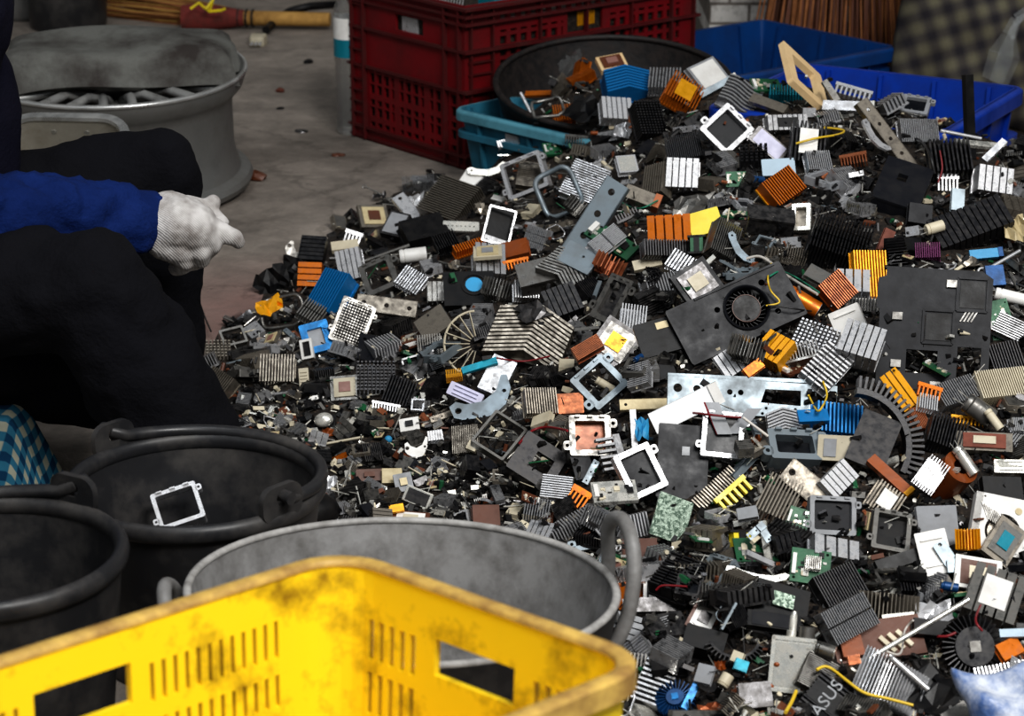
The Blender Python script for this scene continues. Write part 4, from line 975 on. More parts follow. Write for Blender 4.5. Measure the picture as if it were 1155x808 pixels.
bm_ = N.new('ShaderNodeBump'); bm_.inputs['Strength'].default_value = 1; bm_.inputs['Distance'].default_value = .012; L.new(n1.outputs[0], bm_.inputs['Height']); L.new(bm_.outputs[0], B.inputs['Normal'])
tag(mb.obj('scrap_dirt', 'scrap_dirt', None, 180), 'dark gritty scrap dust and crumbs filling the heap under the parts', 'scrap dust', kind='stuff')
# ------------------------------------------------------------------ placing
_samp = {}
def sample_parts(parts, n=420):
    Ps = []; areas = []; T = []
    for p in parts:
        V = np.array(p[1].V)
        for f in p[1].F:
            for k in range(1, len(f)-1): T.append((V[f[0]], V[f[k]], V[f[k+1]]))
    T = np.array(T); ar = np.linalg.norm(np.cross(T[:, 1]-T[:, 0], T[:, 2]-T[:, 0]), axis=1)+1e-12
    r = np.random.default_rng(len(T)); ch = r.choice(len(T), n, p=ar/ar.sum()); a = r.random((n, 1)); b = r.random((n, 1)); fl = (a+b) > 1; a = np.where(fl, 1-a, a); b = np.where(fl, 1-b, b)
    return T[ch, 0]+(T[ch, 1]-T[ch, 0])*a+(T[ch, 2]-T[ch, 0])*b
ITEMS = []   # (root object, sample points in world, kind, is hero)
def link_parts(parts, M, cache=None):
    objs = []
    for i, (nm, mb, mat, par, sm) in enumerate(parts):
        me = cache[i] if cache else mb.mesh(nm, mat, sm)
        o = bpy.data.objects.new(nm, me); COL.objects.link(o)
        if par is None: o.matrix_world = M
        else: o.parent = objs[par]
        objs.append(o)
    return objs
def cam_basis(ang, lx, ly):
    n = np.array([lx, ly, 1.0]); n /= np.linalg.norm(n); a = math.radians(ang); x = np.array([math.cos(a), math.sin(a), 0]); x = x-n*(x@n); x /= np.linalg.norm(x); y = np.cross(n, x)
    toW = np.stack([RT, UP, -FW], 1)
    return x, y, n, toW
HMASK = np.zeros((808, 1155), bool); HID = np.full((808, 1155), -1, int)
def splat(P, pad=3):
    px, py, z = proj(P); ok = (px >= 0) & (px < 1155) & (py >= 0) & (py < 808)
    return px[ok].astype(int), py[ok].astype(int)
MISS = False
def surf(px, py, base=None):
    G = HM if base is None else base; d = ray(px, py); t = np.linspace(2.0, 6.6, 2400); p = CP+d*t[:, None]; i, k = hm_idx(p[:, 0], p[:, 1]); g = np.where((p[:, 0] > X0) & (p[:, 0] < X1) & (p[:, 1] > Y0) & (p[:, 1] < Y1), G[i, k], 0); hit = np.nonzero(p[:, 2] <= g+.0005)[0]
    global MISS
    MISS = not len(hit) or g[hit[0]] < .0012
    return t[hit[0]] if len(hit) else t[-1]
ZB = np.full((808, 1155), 99.0)
HMS = None
def place_on_ray(px, py, Rw, smp, q=8):
    d = ray(px, py); S0 = smp @ Rw.T; t0 = surf(px, py, np.maximum(HM, HMS))+.012
    if MISS: t0 = (4.58 if px < 720 else 3.78)/d[1]      # upper basket contents and the stick at the far edge of the heap
    t = t0
    for k in range(220):
        P = S0+CP+d*t; i, j = hm_idx(P[:, 0], P[:, 1]); cl = P[:, 2]-HM[i, j]
        if np.percentile(cl, q) >= 0: break
        t -= .002
    P = S0+CP+d*t; x, y, z = proj(P); ok = (x >= 0) & (x < 1155) & (y >= 0) & (y < 808)
    if ok.any():
        dz = z[ok]-ZB[y[ok].astype(int), x[ok].astype(int)]; sh = np.percentile(dz, 94)
        if sh > -.001: t -= min(sh+.001, .06)
    P = S0+CP+d*t; x, y, z = proj(P); ok = (x >= 3) & (x < 1152) & (y >= 3) & (y < 805); xi, yi, z = x[ok].astype(int), y[ok].astype(int), z[ok]
    for dx in (-2, 0, 2):
        for dy in (-2, 0, 2): np.minimum.at(ZB, (yi+dy, xi+dx), z)
    return CP+d*t, S0+CP+d*t
def commit(P):
    i, j = hm_idx(P[:, 0], P[:, 1]); np.maximum.at(HM, (i, j), np.minimum(P[:, 2], HM0[i, j]+.07))
HMS = np.where(HM0 > .003, HM0+sub*.6, 0)
RJ = random.Random(77)
def hero(make, px, py, w, h, ang, lx, ly, t, label, cat, ref=None, q=8, group=None, **kw):
    """make(w,d,t) builds the parts; w,h = apparent size in pixels, t = thickness in pixels"""
    lx += RJ.gauss(0, .16); ly += RJ.gauss(.04, .14)
    x, y, n, toW = cam_basis(ang, lx, ly)
    sc = surf(px, py)/F
    fw_ = max(.42, math.hypot(x[0], x[1])); fh_ = max(.42, math.hypot(y[0], y[1]))
    parts = make(w*sc/fw_, h*sc/fh_, t*sc)
    if parts[0][0] == 'heatsink' and cat == 'heatsink': parts = make(w*sc/fw_, h*sc/fh_, t*sc*1.4)
    smp = sample_parts(parts, 420 if w*h < 2500 else 1600)
    Rw = toW @ np.stack([x, y, n], 1)
    c, P = place_on_ray(px, py, Rw, smp, q); commit(P)
    M = Matrix.Translation(Vector(c)) @ Matrix(Rw.tolist()).to_4x4()
    o = link_parts(parts, M)
    if cat not in ('knob', 'panel', 'blade') and not any(w in o[0].name for w in cat.split()): o[0].name = 'scrap_'+cat.replace(' ', '_')
    tag(o[0], label, cat, group)
    a, b = splat(P)
    for dx in (-2, 0, 2):
        for dy in (-2, 0, 2): HMASK[np.clip(b+dy, 0, 807), np.clip(a+dx, 0, 1154)] = True
    ITEMS.append(dict(o=o[0], P=P, hero=True, ref=ref, px=px, py=py, objs=o))
    return o
# ------------------------------------------------------------------ pieces one can pick out in the photograph
def HS(mf='aluminium', style='straight', n=None, **k): return lambda w, d, t: hs(w, d, t, mf, style=style, n=n, **k)
def FR(mat, rail=.16, **k): return lambda w, d, t: frame(w, d, t, rail*min(w, d), mat, **k)
def CH(sub, ring=None, die='die'): return lambda w, d, t: chip(w, d, t, sub, ring, die)
def CV(mat, **k): return lambda w, d, t: cover(w, d, t, mat, **k)
def CN(mat, lid=None): return lambda w, d, t: can(w, d, t, mat, lid)
def CL(mat, holes=3): return lambda w, d, t: channel(w, d, t, mat, holes)
def BA(mat, end=None): return lambda w, d, t: bar(w, d, t, mat, end)
def RD(mat, loop=False, bend=0): return lambda w, d, t: rod(w, t/2, mat, loop, bend*w)
def PC(mat='circuit_green', seed=1): return lambda w, d, t: pcb(w, d, t, mat, seed)
def CB(mat, n=8): return lambda w, d, t: comb(w, d, t, mat, n)
def CP_(mat, top='dull_steel'): return lambda w, d, t: cap(d/2, w, mat, top)
def CR(mat, seed=1): return lambda w, d, t: crumple(w, d, t, mat, seed)
def LV(mat): return lambda w, d, t: lever(w, d, t, mat)
def TR(mat): return lambda w, d, t: transformer(w, d, t, mat)
AL, BR_, GA, DS, DK, ZS, BK = 'aluminium', 'bright_aluminium', 'grimy_aluminium', 'dull_steel', 'dark_steel', 'zinc_steel', 'black_anodised'
hk = 'heatsink'
HEROES = [
 # ---- back crest and round basket
 (HS('blue_anodised', 'chev', 6), 706, 96, 50, 28, 8, .1, .9, 18, 'bright blue chevron-finned heatsink on the crest, right in front of the round black basket', hk, 'the blue chevron heatsink on the crest'),
 (CH('tan_card', 'circuit_brown'), 690, 72, 24, 14, 22, 0, .6, 5, 'tan flat module lying on the rim of the round basket', 'module', None),
 (HS(BR_, 'wide', 6), 694, 126, 34, 25, 4, .1, .35, 12, 'silver upright heatsink with vertical slots just below the blue chevron heatsink', hk, None),
 (CR('clear_plastic', 3), 644, 71, 22, 14, 25, 0, .4, 8, 'small clear plastic lump at the back of the round basket', 'plastic scrap', None),
 (HS('orange_anodised', 'straight', 7), 636, 132, 24, 20, 8, -.2, .8, 10, 'small orange heatsink half sunk in the round basket', hk, None),
 (BA('orange_anodised'), 607, 106, 24, 5, -14, 0, .8, 3, 'thin orange strip inside the round basket at its left', 'strip', None),
 (RD('bright_aluminium'), 594, 118, 30, 4, -72, 0, .4, 4, 'short bright steel pin standing in the left of the round basket', 'pin', None),
 (lambda w, d, t: ringframe(w, d, t, t*.4, DS), 618, 122, 34, 22, 15, -.2, .6, 5, 'grey loop of bent steel wire inside the round basket', 'wire loop', None),
 (CR('black_plastic', 7), 662, 122, 40, 26, -25, 0, .7, 14, 'crumpled black plastic lump in the middle of the round basket', 'plastic scrap', None),
 (CP_('copper', 'copper'), 714, 138, 18, 11, 84, 0, .4, 8, 'short copper coil standing right of the slotted upright heatsink', 'coil', None),
 (HS(BK, 'pin'), 731, 137, 30, 40, 12, .1, .35, 14, 'black pin-fin heatsink right of the copper coil', hk, None),
 (CR('bright_aluminium', 5), 702, 147, 18, 16, 0, 0, .3, 6, 'white triangular metal scrap under the slotted upright heatsink', 'metal scrap', None),
 (PC('circuit_green', 5), 623, 169, 20, 14, 15, .2, .7, 4, 'small green board with fins beside the white square frame', 'circuit board', None),
 (CB(DS, 9), 650, 158, 26, 9, -6, 0, .6, 5, 'grey comb clip with a ring end at the turquoise bin edge', 'comb clip', None),
 (HS(AL, 'straight', 8), 750, 93, 36, 24, -8, .1, .6, 12, 'silver ribbed heatsink tucked behind the orange labelled heatsink', hk, None),
 (HS('orange_anodised', 'straight', 9, lab='label_plate', lm='gold_anodised'), 770, 107, 40, 32, -28, .15, .55, 12, 'orange heatsink carrying a bright yellow label plate on the crest', hk, 'the orange labelled heatsink'),
 (CN('grey_plastic', 'white_plastic'), 798, 85, 26, 24, 36, .1, .55, 5, 'pale grey square plate set as a diamond on the crest', 'plate', None),
 (BA(ZS, 'tin_plate'), 810, 97, 46, 7, 31, 0, .5, 4, 'bluish steel bar pointing up behind the white crest frame', 'bar', None),
 (HS(AL, 'wave', 6), 834, 110, 42, 34, -30, .15, .5, 10, 'silver wavy-finned heatsink above the white crest frame', hk, 'the wavy-finned heatsink'),
 (PC('circuit_green', 8), 864, 97, 32, 16, 14, 0, .9, 3, 'dark green board lying left of the beige square frame', 'circuit board', None),
 (HS('teal_anodised', 'straight', 10), 888, 106, 40, 13, -6, 0, .9, 9, 'teal heatsink strip at the foot of the beige square frame', hk, None),
 (BA('grimy_aluminium'), 867, 118, 40, 11, -37, 0, .6, 6, 'brownish worn bar slanting right of the wavy-finned heatsink', 'bar', None),
 (FR('tan_card', .2, tabs=False, lip=False), 907, 89, 41, 36, 4, 1.72, 1.2, 5, 'beige square frame with a square hole standing up on the crest', 'frame', 'the beige square frame on the crest'),
 (FR(BR_, .13, glass='dark_glass'), 819, 147, 42, 44, -47, .1, .25, 9, 'white metal socket frame with a dark panel, set as a diamond below the crest', 'frame', 'the white crest frame'),
 (HS(AL, 'wide', 8, lab='dark_glass', lm='black_plastic'), 886, 140, 46, 17, 5, 0, .45, 12, 'long silver slotted heatsink with a black square in its middle', hk, None),
 (CN('dark_steel', 'lavender_label'), 867, 164, 42, 20, -41, .1, .5, 7, 'dark steel case with a pale card strip below the white crest frame', 'case', None),
 (HS(BK, 'straight', 7, lab='x', lm='white_plastic'), 911, 164, 40, 46, -8, .1, .4, 14, 'black and silver barred heatsink with a white strip down its middle', hk, 'the black barred heatsink with white strip'),
 (BA('bright_aluminium', 'tin_plate'), 957, 121, 54, 11, -11, 0, .4, 7, 'bright white metal bar lying on the crest right of the beige square frame', 'bar', None),
 (BA('dull_steel'), 937, 103, 26, 7, -62, 0, .4, 5, 'short grey bar propped against the beige square frame', 'bar', None),
 (CB(BR_, 8), 962, 105, 30, 9, -22, 0, .6, 5, 'row of white metal teeth behind the bright white bar', 'comb clip', None),
 (CL('grimy_aluminium', 5), 1003, 158, 104, 15, -57, .3, .3, 8, 'long brown-stained steel rail sloping down the right of the crest', 'rail', 'the long brown steel rail'),
 (lambda w, d, t: comb(w, d, t, 'copper', 9), 963, 181, 30, 12, 3, 0, .4, 8, 'small copper comb of fins left of the long brown steel rail', 'comb clip', None),
 (LV('bright_aluminium'), 986, 154, 44, 8, -65, .2, .3, 3, 'thin bright steel blade standing left of the long brown steel rail', 'blade', None),
 (HS(AL, 'straight', 9), 922, 184, 28, 22, 8, 0, .6, 10, 'small silver heatsink at the foot of the black barred heatsink with white strip', hk, None),
 (HS(AL, 'straight', 16), 1035, 149, 44, 26, 4, .1, .15, 9, 'silver block of tall vertical fins in front of the bright blue crate', hk, 'the tall silver fin block'),
 (CB(BR_, 6), 1069, 206, 24, 18, -3, 0, .3, 5, 'white claw-shaped comb clip left of the white five-bar heatsink', 'comb clip', None),
 (HS(BK, 'straight', 8), 1071, 180, 46, 36, 3, 0, .4, 16, 'black finned block under the tall silver fin block', hk, None),
 (BA('black_plastic'), 1093, 132, 66, 7, -82, .3, .1, 5, 'black plastic stick standing upright before the bright blue crate', 'stick', 'the upright black stick'),
 (RD('bright_aluminium'), 1084, 152, 46, 4, -6, 0, .8, 4, 'bright thin rod lying at the foot of the upright black stick', 'rod', None),
 (BA('tin_plate'), 1101, 163, 44, 6, -14, 0, .9, 4, 'tin strip just right of the upright black stick', 'strip', None),
 (BA('bright_aluminium'), 1122, 170, 32, 7, 47, 0, .4, 4, 'bright bar slanting up in front of the bright blue crate', 'bar', None),
 (HS(BR_, 'wide', 5), 1119, 205, 40, 28, -7, .15, .15, 18, 'white heatsink of five broad bars near the right edge', hk, 'the white five-bar heatsink'),
 (CV('charcoal_plastic', flange=True, holes=[('r', -.05, .1, .2, .16)]), 1018, 208, 52, 56, -30, .1, 1.0, 5, 'grey folded steel plate with one rectangular cut-out below the long brown steel rail', 'plate', 'the grey folded plate'),
 (CN('charcoal_plastic'), 1037, 243, 26, 22, -8, 0, .3, 12, 'dark grey box under the front edge of the grey folded plate', 'box', None),
 (HS(BK, 'wide', 12), 1094, 256, 86, 34, 24, 0, .5, 16, 'long black deep-finned heatsink below the white five-bar heatsink', hk, 'the long black finned heatsink'),
 (CP_('cream_plastic', 'orange_anodised'), 1054, 257, 20, 12, 20, 0, .4, 8, 'cream socket with an orange button below the grey folded plate', 'button', None),
 (CR('beige_ceramic', 11), 1146, 258, 24, 26, 20, 0, .4, 10, 'tan crumpled card at the right edge below the white five-bar heatsink', 'card scrap', None),
 (CN(ZS), 1080, 226, 14, 24, -6, 0, .2, 6, 'bluish steel clip standing under the white claw clip', 'clip', None),
 # ---- left shoulder
 (CH('grimy_aluminium', 'beige_ceramic', 'circuit_brown'), 421, 245, 31, 26, 13, 0, .5, 5, 'beige square processor module with a brown die at the left shoulder of the heap', 'processor', 'the beige module on the left shoulder'),
 (CL('bright_aluminium', 2), 461, 237, 40, 15, -59, 0, .4, 5, 'pale metal strip with two holes right of the beige shoulder module', 'strip', None),
 (HS(GA, 'straight', 14), 508, 228, 48, 46, 68, -.1, .5, 12, 'wide grey dirty heatsink with many thin fins standing on the left shoulder', hk, 'the wide grey shoulder heatsink'),
 (CR('bright_aluminium', 21), 468, 226, 24, 12, 20, 0, .3, 6, 'small tangle of grey metal behind the pale shoulder strip', 'metal scrap', None),
 (CV('white_plastic', flange=False, holes=[('c', -.3, .3, .05, .05)]), 532, 205, 24, 20, -33, 0, .3, 2, 'small white card above the wide grey shoulder heatsink', 'card', None),
 (LV('tin_plate'), 549, 193, 40, 8, 6, 0, .3, 4, 'white lever bracket in front of the turquoise bin', 'lever', None),
 (CN('black_plastic'), 478, 262, 46, 26, 28, .2, .9, 18, 'black wedge-shaped plastic box below the pale shoulder strip', 'box', None),
 (CN('dark_steel', 'grey_plastic'), 447, 256, 22, 28, -26, -.2, .5, 12, 'dark grey box right of the beige shoulder module', 'box', None),
 (CV('tin_plate', flange=False, holes=[('c', x*.12-.36, 0, .022, 0) for x in range(7)]), 520, 256, 40, 11, 0, 0, .4, 3, 'white strip of small holes under the wide grey shoulder heatsink', 'strip', None),
 (HS('orange_anodised', 'straight', 10), 529, 280, 36, 9, 31, 0, .8, 9, 'narrow orange fin strip left of the black-and-white open case', hk, None),
 (HS(BK, 'straight', 8), 503, 274, 26, 18, 28, -.2, .7, 9, 'small black ribbed heatsink below the white strip of holes', hk, None),
 (CV('black_plastic', flange=False, stick=(0, -.43, .9, .12, 'bright_aluminium')), 563, 255, 30, 40, -14, .2, .3, 5, 'black open case with a white bottom edge on the left shoulder', 'case', None),
 (FR(BR_, .07, tabs=False, lip=False), 563, 255, 32, 42, -14, .2, .3, 4, 'white rim frame lying on the black open case', 'frame', None),
 (HS(AL, 'wide', 5, pad='beige_ceramic'), 551, 300, 34, 34, 2, 0, .3, 22, 'silver heatsink with broad vertical ribs below the white-rimmed black case', hk, None),
 (CH('cream_plastic', 'beige_ceramic', 'grey_plastic'), 550, 285, 32, 14, 3, 0, 1.5, 4, 'beige pad lying on top of the broad-ribbed silver heatsink', 'pad', None),
 (CN('amber_plastic'), 577, 283, 38, 17, 10, 0, .6, 8, 'orange-brown plastic block right of the broad-ribbed silver heatsink', 'block', None),
 (CB('orange_anodised', 8), 582, 298, 30, 10, 14, 0, .5, 5, 'orange comb clip under the orange-brown block', 'comb clip', None),
 (CB(BR_, 5), 398, 268, 20, 14, -18, 0, .3, 5, 'small white comb clip at the outer left shoulder', 'comb clip', None),
 (BA('cream_plastic'), 389, 278, 30, 10, 12, 0, .5, 6, 'cream connector strip below the small white comb clip', 'connector', None),
 (LV('dull_steel'), 333, 286, 26, 14, -40, 0, .4, 4, 'bent grey bracket at the tip of the left shoulder', 'bracket', None),
 (HS(BK, 'wide', 6, mb_=DK), 353, 284, 28, 28, 86, .1, .3, 12, 'dark box heatsink with thin bright fin edges at the left tip', hk, None),
 (HS('orange_anodised', 'wide', 4), 350, 311, 28, 26, 88, -.1, .5, 12, 'amber ribbed heatsink under the dark box heatsink at the left tip', hk, 'the amber heatsink at the left tip'),
 (CR('black_plastic', 13), 306, 317, 38, 26, 30, 0, .5, 12, 'jagged black plastic scrap at the outermost left of the heap', 'plastic scrap', None),
 (CR('black_plastic', 15), 326, 303, 26, 24, 60, 0, .5, 12, 'torn black plastic piece left of the amber heatsink', 'plastic scrap', None),
 (HS(BR_, 'wide', 5, mb_=AL), 396, 300, 28, 34, 12, -.2, .3, 14, 'white ribbed block heatsink right of the amber heatsink', hk, None),
 (HS('blue_anodised', 'straight', 8), 374, 333, 30, 48, -28, -.3, .6, 18, 'blue ribbed heatsink leaning at the left of the heap', hk, 'the blue leaning heatsink'),
 (FR('blue_anodised', .24, tabs=False, glass='grey_plastic'), 357, 381, 32, 34, 18, -.1, .5, 4, 'blue flat frame round a grey chip below the blue leaning heatsink', 'frame', None),
 (FR(DS, .09, pins=True), 397, 365, 38, 50, -20, .2, .3, 8, 'steel frame holding a grid of pins right of the blue leaning heatsink', 'frame', 'the pin-grid frame'),
 (lambda w, d, t: ringframe(w, d, t, t*.4, 'dull_steel'), 318, 352, 46, 34, 8, -.1, .5, 5, 'thin bent wire frame below the jagged black scrap', 'wire frame', None),
 (HS(DS, 'straight', 6, cut=1), 351, 353, 26, 22, -34, 0, .5, 8, 'small gridded grey heatsink left of the blue leaning heatsink', hk, None),
 (CR('gold_anodised', 17), 304, 345, 28, 18, 30, 0, .4, 8, 'dull gold crumpled foil inside the thin bent wire frame', 'foil scrap', None),
 (FR(DS, .12, tabs=False), 263, 380, 26, 20, 24, .2, .6, 4, 'small empty grey frame beside the trouser knee side of the heap', 'frame', None),
 (HS(GA, 'pin'), 246, 396, 28, 20, 8, 0, .8, 8, 'small grey pin heatsink nearest the trouser leg', hk, None),
 (HS(GA, 'straight', 9), 247, 436, 30, 30, -36, -.1, .5, 14, 'grey finned heatsink tilted against the trouser leg', hk, None),
 (HS(GA, 'straight', 9), 313, 418, 40, 30, 0, 0, .35, 12, 'grey upright heatsink of tall vertical fins at the lower left of the heap', hk, 'the grey upright heatsink at lower left'),
 (CV('cream_plastic', flange=False, slots=5), 343, 428, 11, 24, 6, 0, .5, 3, 'narrow cream label tag right of the grey upright heatsink', 'tag', None),
 (FR('white_plastic', .2, glass='black_plastic', tabs=False), 346, 394, 14, 22, 10, 0, .4, 3, 'tiny white frame round a black chip under the blue flat frame', 'frame', None),
 (CH('dull_steel', 'cream_plastic', 'die'), 389, 439, 32, 27, 6, 0, .5, 6, 'square cream processor in a grey holder at the lower left', 'processor', 'the cream processor at lower left'),
 (HS(DK, 'pin'), 424, 427, 44, 34, 2, 0, .6, 10, 'dark pin heatsink right of the cream processor', hk, None),
 (lambda w, d, t: [('lens', MB().sphere((0, 0, 0), w/2, 10, (1, .8, .6)), 'tin_plate', None, 60), ('seat', MB().box((0, 0, -w*.3), (w*1.1, d, w*.2)), 'black_plastic', 0, None)], 365, 474, 22, 14, 0, 0, .5, 8, 'shiny silver dome behind the rope-handled bucket', 'lens', None),
 (CR('amber_plastic', 23), 371, 488, 16, 8, 0, 0, .5, 6, 'orange-brown scrap just above the bucket rim', 'plastic scrap', None),
 (RD('cream_plastic'), 388, 497, 44, 3, 14, 0, .7, 3, 'thin pale stick lying right of the bucket rim', 'stick', None),
 # ---- left-middle
 (FR('dull_steel', .16, r=.004), 428, 312, 38, 36, 22, -.1, .5, 6, 'grey-blue empty square frame above the long grey channel', 'frame', None),
 (HS(AL, 'straight', 8), 464, 318, 30, 24, -36, 0, .5, 8, 'silver finned heatsink with a green dot right of the grey-blue empty frame', hk, None),
 (CP_('white_plastic', 'black_plastic'), 466, 288, 30, 15, 8, 0, .4, 8, 'white plastic tube connector under the black wedge box', 'connector', None),
 (RD('dull_steel'), 433, 287, 60, 4, 16, 0, .6, 4, 'grey flat rod running left from the white tube connector', 'rod', None),
 (HS(DS, 'wide', 4), 493, 331, 22, 22, 2, 0, .4, 9, 'small dull heatsink of four broad fins left of the blue-stickered fan', hk, None),
 (disc_slab, 529, 328, 56, 38, 4, 0, .6, 10, 'black fan housing with a round sky-blue sticker', 'fan', 'the blue-stickered fan'),
 (HS(DS, 'fan', 9), 563, 329, 28, 20, -16, .1, .5, 12, 'grey heatsink with splayed fins right of the blue-stickered fan', hk, None),
 (CL('grimy_aluminium', 3), 436, 346, 66, 18, -8, 0, .7, 6, 'long grey steel channel across the left-middle of the heap', 'channel', 'the long grey channel'),
 (lambda w, d, t: arcfan(w*.9, t, 'cream_plastic', -85, 85, 9), 516, 388, 40, 46, 180, 0, .3, 8, 'half-wheel of pale thin blades in the left-middle of the heap', 'impeller', 'the half-wheel of pale blades'),
 (CV('grimy_aluminium', flange=False), 489, 365, 36, 26, 33, -.2, .6, 4, 'dirty square plate above the half-wheel of pale blades', 'plate', None),
 (HS(GA, 'chev', 9), 600, 378, 84, 56, -22, .15, .5, 16, 'large dirty chevron-finned heatsink in the centre-left of the heap', hk, 'the large dirty chevron heatsink'),
 (CR('dark_steel', 27), 602, 352, 36, 22, 20, 0, .4, 12, 'torn dark metal lump on top of the large dirty chevron heatsink', 'metal scrap', None),
 (HS(BR_, 'straight', 9), 596, 329, 34, 20, 2, 0, .35, 12, 'silver heatsink of upright bright fins above the large dirty chevron heatsink', hk, None),
 (CV('dull_steel', flange=True), 605, 308, 42, 26, 16, -.1, .7, 6, 'plain grey plate right of the orange comb clip', 'plate', None),
 (HS(DS, 'chev', 8), 641, 304, 46, 38, -48, .15, .5, 12, 'dark grey chevron heatsink left of the long galvanised bracket', hk, None),
 (HS(BK, 'wide', 6), 634, 342, 38, 32, 24, 0, .5, 14, 'black block heatsink with six broad fins under the dark chevron heatsink', hk, None),
 # ---- around the galvanised bracket
 (HS(GA, 'straight', 12), 601, 200, 28, 34, 82, .1, .35, 10, 'dark-finned heatsink seen through the white square frame', hk, None),
 (FR(BR_, .10), 592, 198, 47, 42, 16, -.1, .2, 6, 'white square socket frame standing at the left back of the heap', 'frame', 'the white square frame at left back'),
 (HS(AL, 'straight', 12, ear=1), 660, 208, 44, 42, 68, .1, .3, 10, 'square silver heatsink with many close fins right of the white square frame', hk, 'the square close-finned heatsink'),
 (lambda w, d, t: ringframe(w, d, t, t*.5, ZS), 630, 217, 42, 50, 22, -.1, .2, 6, 'rounded steel ring frame between the white square frame and the close-finned heatsink', 'ring frame', None),
 (HS(DS, 'fan', 8), 652, 235, 24, 16, -38, .2, .4, 8, 'coiled grey fins below the rounded steel ring frame', hk, None),
 (CL(ZS, 4), 667, 254, 108, 27, 56, .1, .35, 8, 'long galvanised steel bracket leaning diagonally across the heap', 'bracket', 'the long galvanised bracket'),
 (CV(ZS, flange=False, holes=[('c', .1, .1, .04, .04)]), 653, 291, 40, 28, -38, -.1, .4, 3, 'flat galvanised foot plate at the lower end of the long galvanised bracket', 'plate', None),
 (PC('circuit_green', 12), 690, 272, 56, 22, -45, .1, .5, 4, 'green circuit board right beside the long galvanised bracket', 'circuit board', None),
 (HS(BR_, 'straight', 9, cut=1), 684, 273, 22, 40, -52, .1, .3, 8, 'bright white heatsink with barcode-like fins on the green board', hk, 'the barcode-finned heatsink'),
 (HS('copper', 'fan', 6), 687, 300, 26, 18, -28, .1, .5, 12, 'copper heatsink of splayed fins below the barcode-finned heatsink', hk, 'the splayed copper heatsink'),
 (BA('cream_plastic'), 730, 298, 32, 11, 14, 0, .4, 6, 'cream plastic bar right of the splayed copper heatsink', 'bar', None),
 (CN('bright_aluminium', 'tin_plate'), 707, 187, 22, 20, 12, 0, .4, 8, 'bright small can right of the close-finned heatsink', 'can', None),
 (BA('grimy_aluminium', 'copper'), 724, 224, 40, 15, -24, 0, .6, 10, 'brown-grey bar above the copper and green tangle', 'bar', None),
 (HS(BK, 'straight', 14), 772, 170, 40, 28, 10, 0, .4, 14, 'dark close-finned heatsink directly above the bright four-slot heatsink', hk, None),
 (HS(GA, 'straight', 7), 742, 206, 22, 34, -8, -.9, .25, 14, 'grey finned side block left of the bright four-slot heatsink', hk, None),
 (HS(BR_, 'wide', 5), 770, 197, 36, 32, -4, .12, .1, 14, 'bright white four-slot heatsink facing the camera below the white crest frame', hk, 'the bright four-slot heatsink'),
 (CV('pale_blue_plastic', flange=False), 878, 189, 37, 19, 3, 0, .3, 3, 'pale blue plain plate above the diagonal orange heatsink', 'plate', None),
 (HS('orange_anodised', 'straight', 10, mb_='gold_anodised'), 881, 213, 40, 32, 38, .15, .35, 14, 'bright orange heatsink with diagonal fins right of the heap centre back', hk, 'the diagonal orange heatsink'),
 (CR('dull_steel', 31), 784, 230, 48, 18, 10, 0, .6, 8, 'crumpled grey foil above the yellow plate', 'foil scrap', None),
 (CV('yellow_plastic', flange=True), 795, 251, 36, 26, 16, .1, .4, 4, 'bright yellow plastic plate beside the twin orange heatsink', 'plate', 'the bright yellow plate'),
 (HS(BK, 'straight', 14), 751, 282, 54, 18, 2, 0, .4, 14, 'black long heatsink under the twin orange heatsink', hk, None),
 (HS('orange_anodised', 'wide', 5), 755, 258, 48, 29, 3, 0, .2, 14, 'vivid orange heatsink of broad vertical fins left of the yellow plate', hk, 'the twin orange heatsink'),
 (TR('circuit_green'), 786, 277, 20, 20, 0, 0, .3, 10, 'green coil former just under the yellow plate', 'coil', None),
 (HS(DS, 'straight', 9), 815, 272, 30, 38, -20, .2, .5, 14, 'dark grey stacked-fin heatsink right of the yellow plate', hk, None),
 (LV(ZS), 835, 282, 44, 9, -62, .1, .3, 4, 'steel lever arm right of the stacked-fin heatsink', 'lever', None),
 (FR('tin_plate', .22, glass='grimy_aluminium', tabs=False), 904, 246, 20, 30, -3, 0, .2, 8, 'tin box clip with a square window below the diagonal orange heatsink', 'clip', None),
 (CV('dark_steel', flange=True), 870, 243, 52, 16, -2, 0, .9, 5, 'dark thin plate left of the tin box clip', 'plate', None),
 (HS(BK, 'straight', 14, cut=4), 945, 278, 66, 48, -23, .1, .95, 26, 'big black heatsink with ranks of cut fins above the blower fan', hk, 'the big black cut-fin heatsink'),
 (CN('rust'), 999, 272, 12, 26, -24, 0, .3, 7, 'rusty red plastic tab at the right end of the big black cut-fin heatsink', 'tab', None),
 (HS('gold_anodised', 'straight', 9), 980, 312, 38, 54, 2, .1, .15, 12, 'tall golden heatsink of vertical fins left of the big black perforated plate', hk, 'the tall golden heatsink'),
 (HS(BR_, 'wide', 4), 962, 321, 38, 25, -6, .15, .3, 12, 'white block heatsink with dark slots left of the tall golden heatsink', hk, None),
 (HS('black_plastic', 'straight', 10, mb_='dull_steel'), 975, 344, 44, 17, -4, 0, .3, 10, 'black comb heatsink under the white block heatsink', hk, None),
 (HS('copper', 'straight', 9, mb_='orange_anodised'), 943, 328, 32, 34, 40, .1, .3, 12, 'copper-orange finned heatsink right of the blower fan', hk, 'the copper-orange heatsink'),
 (CN('dull_steel'), 926, 314, 34, 16, -38, 0, .5, 7, 'grey flat block left of the copper-orange heatsink', 'block', None),
 (CP_('orange_anodised', 'pale_blue_plastic'), 906, 340, 38, 18, -33, 0, .3, 10, 'orange cylinder capacitor at the right end of the blower fan', 'capacitor', None),
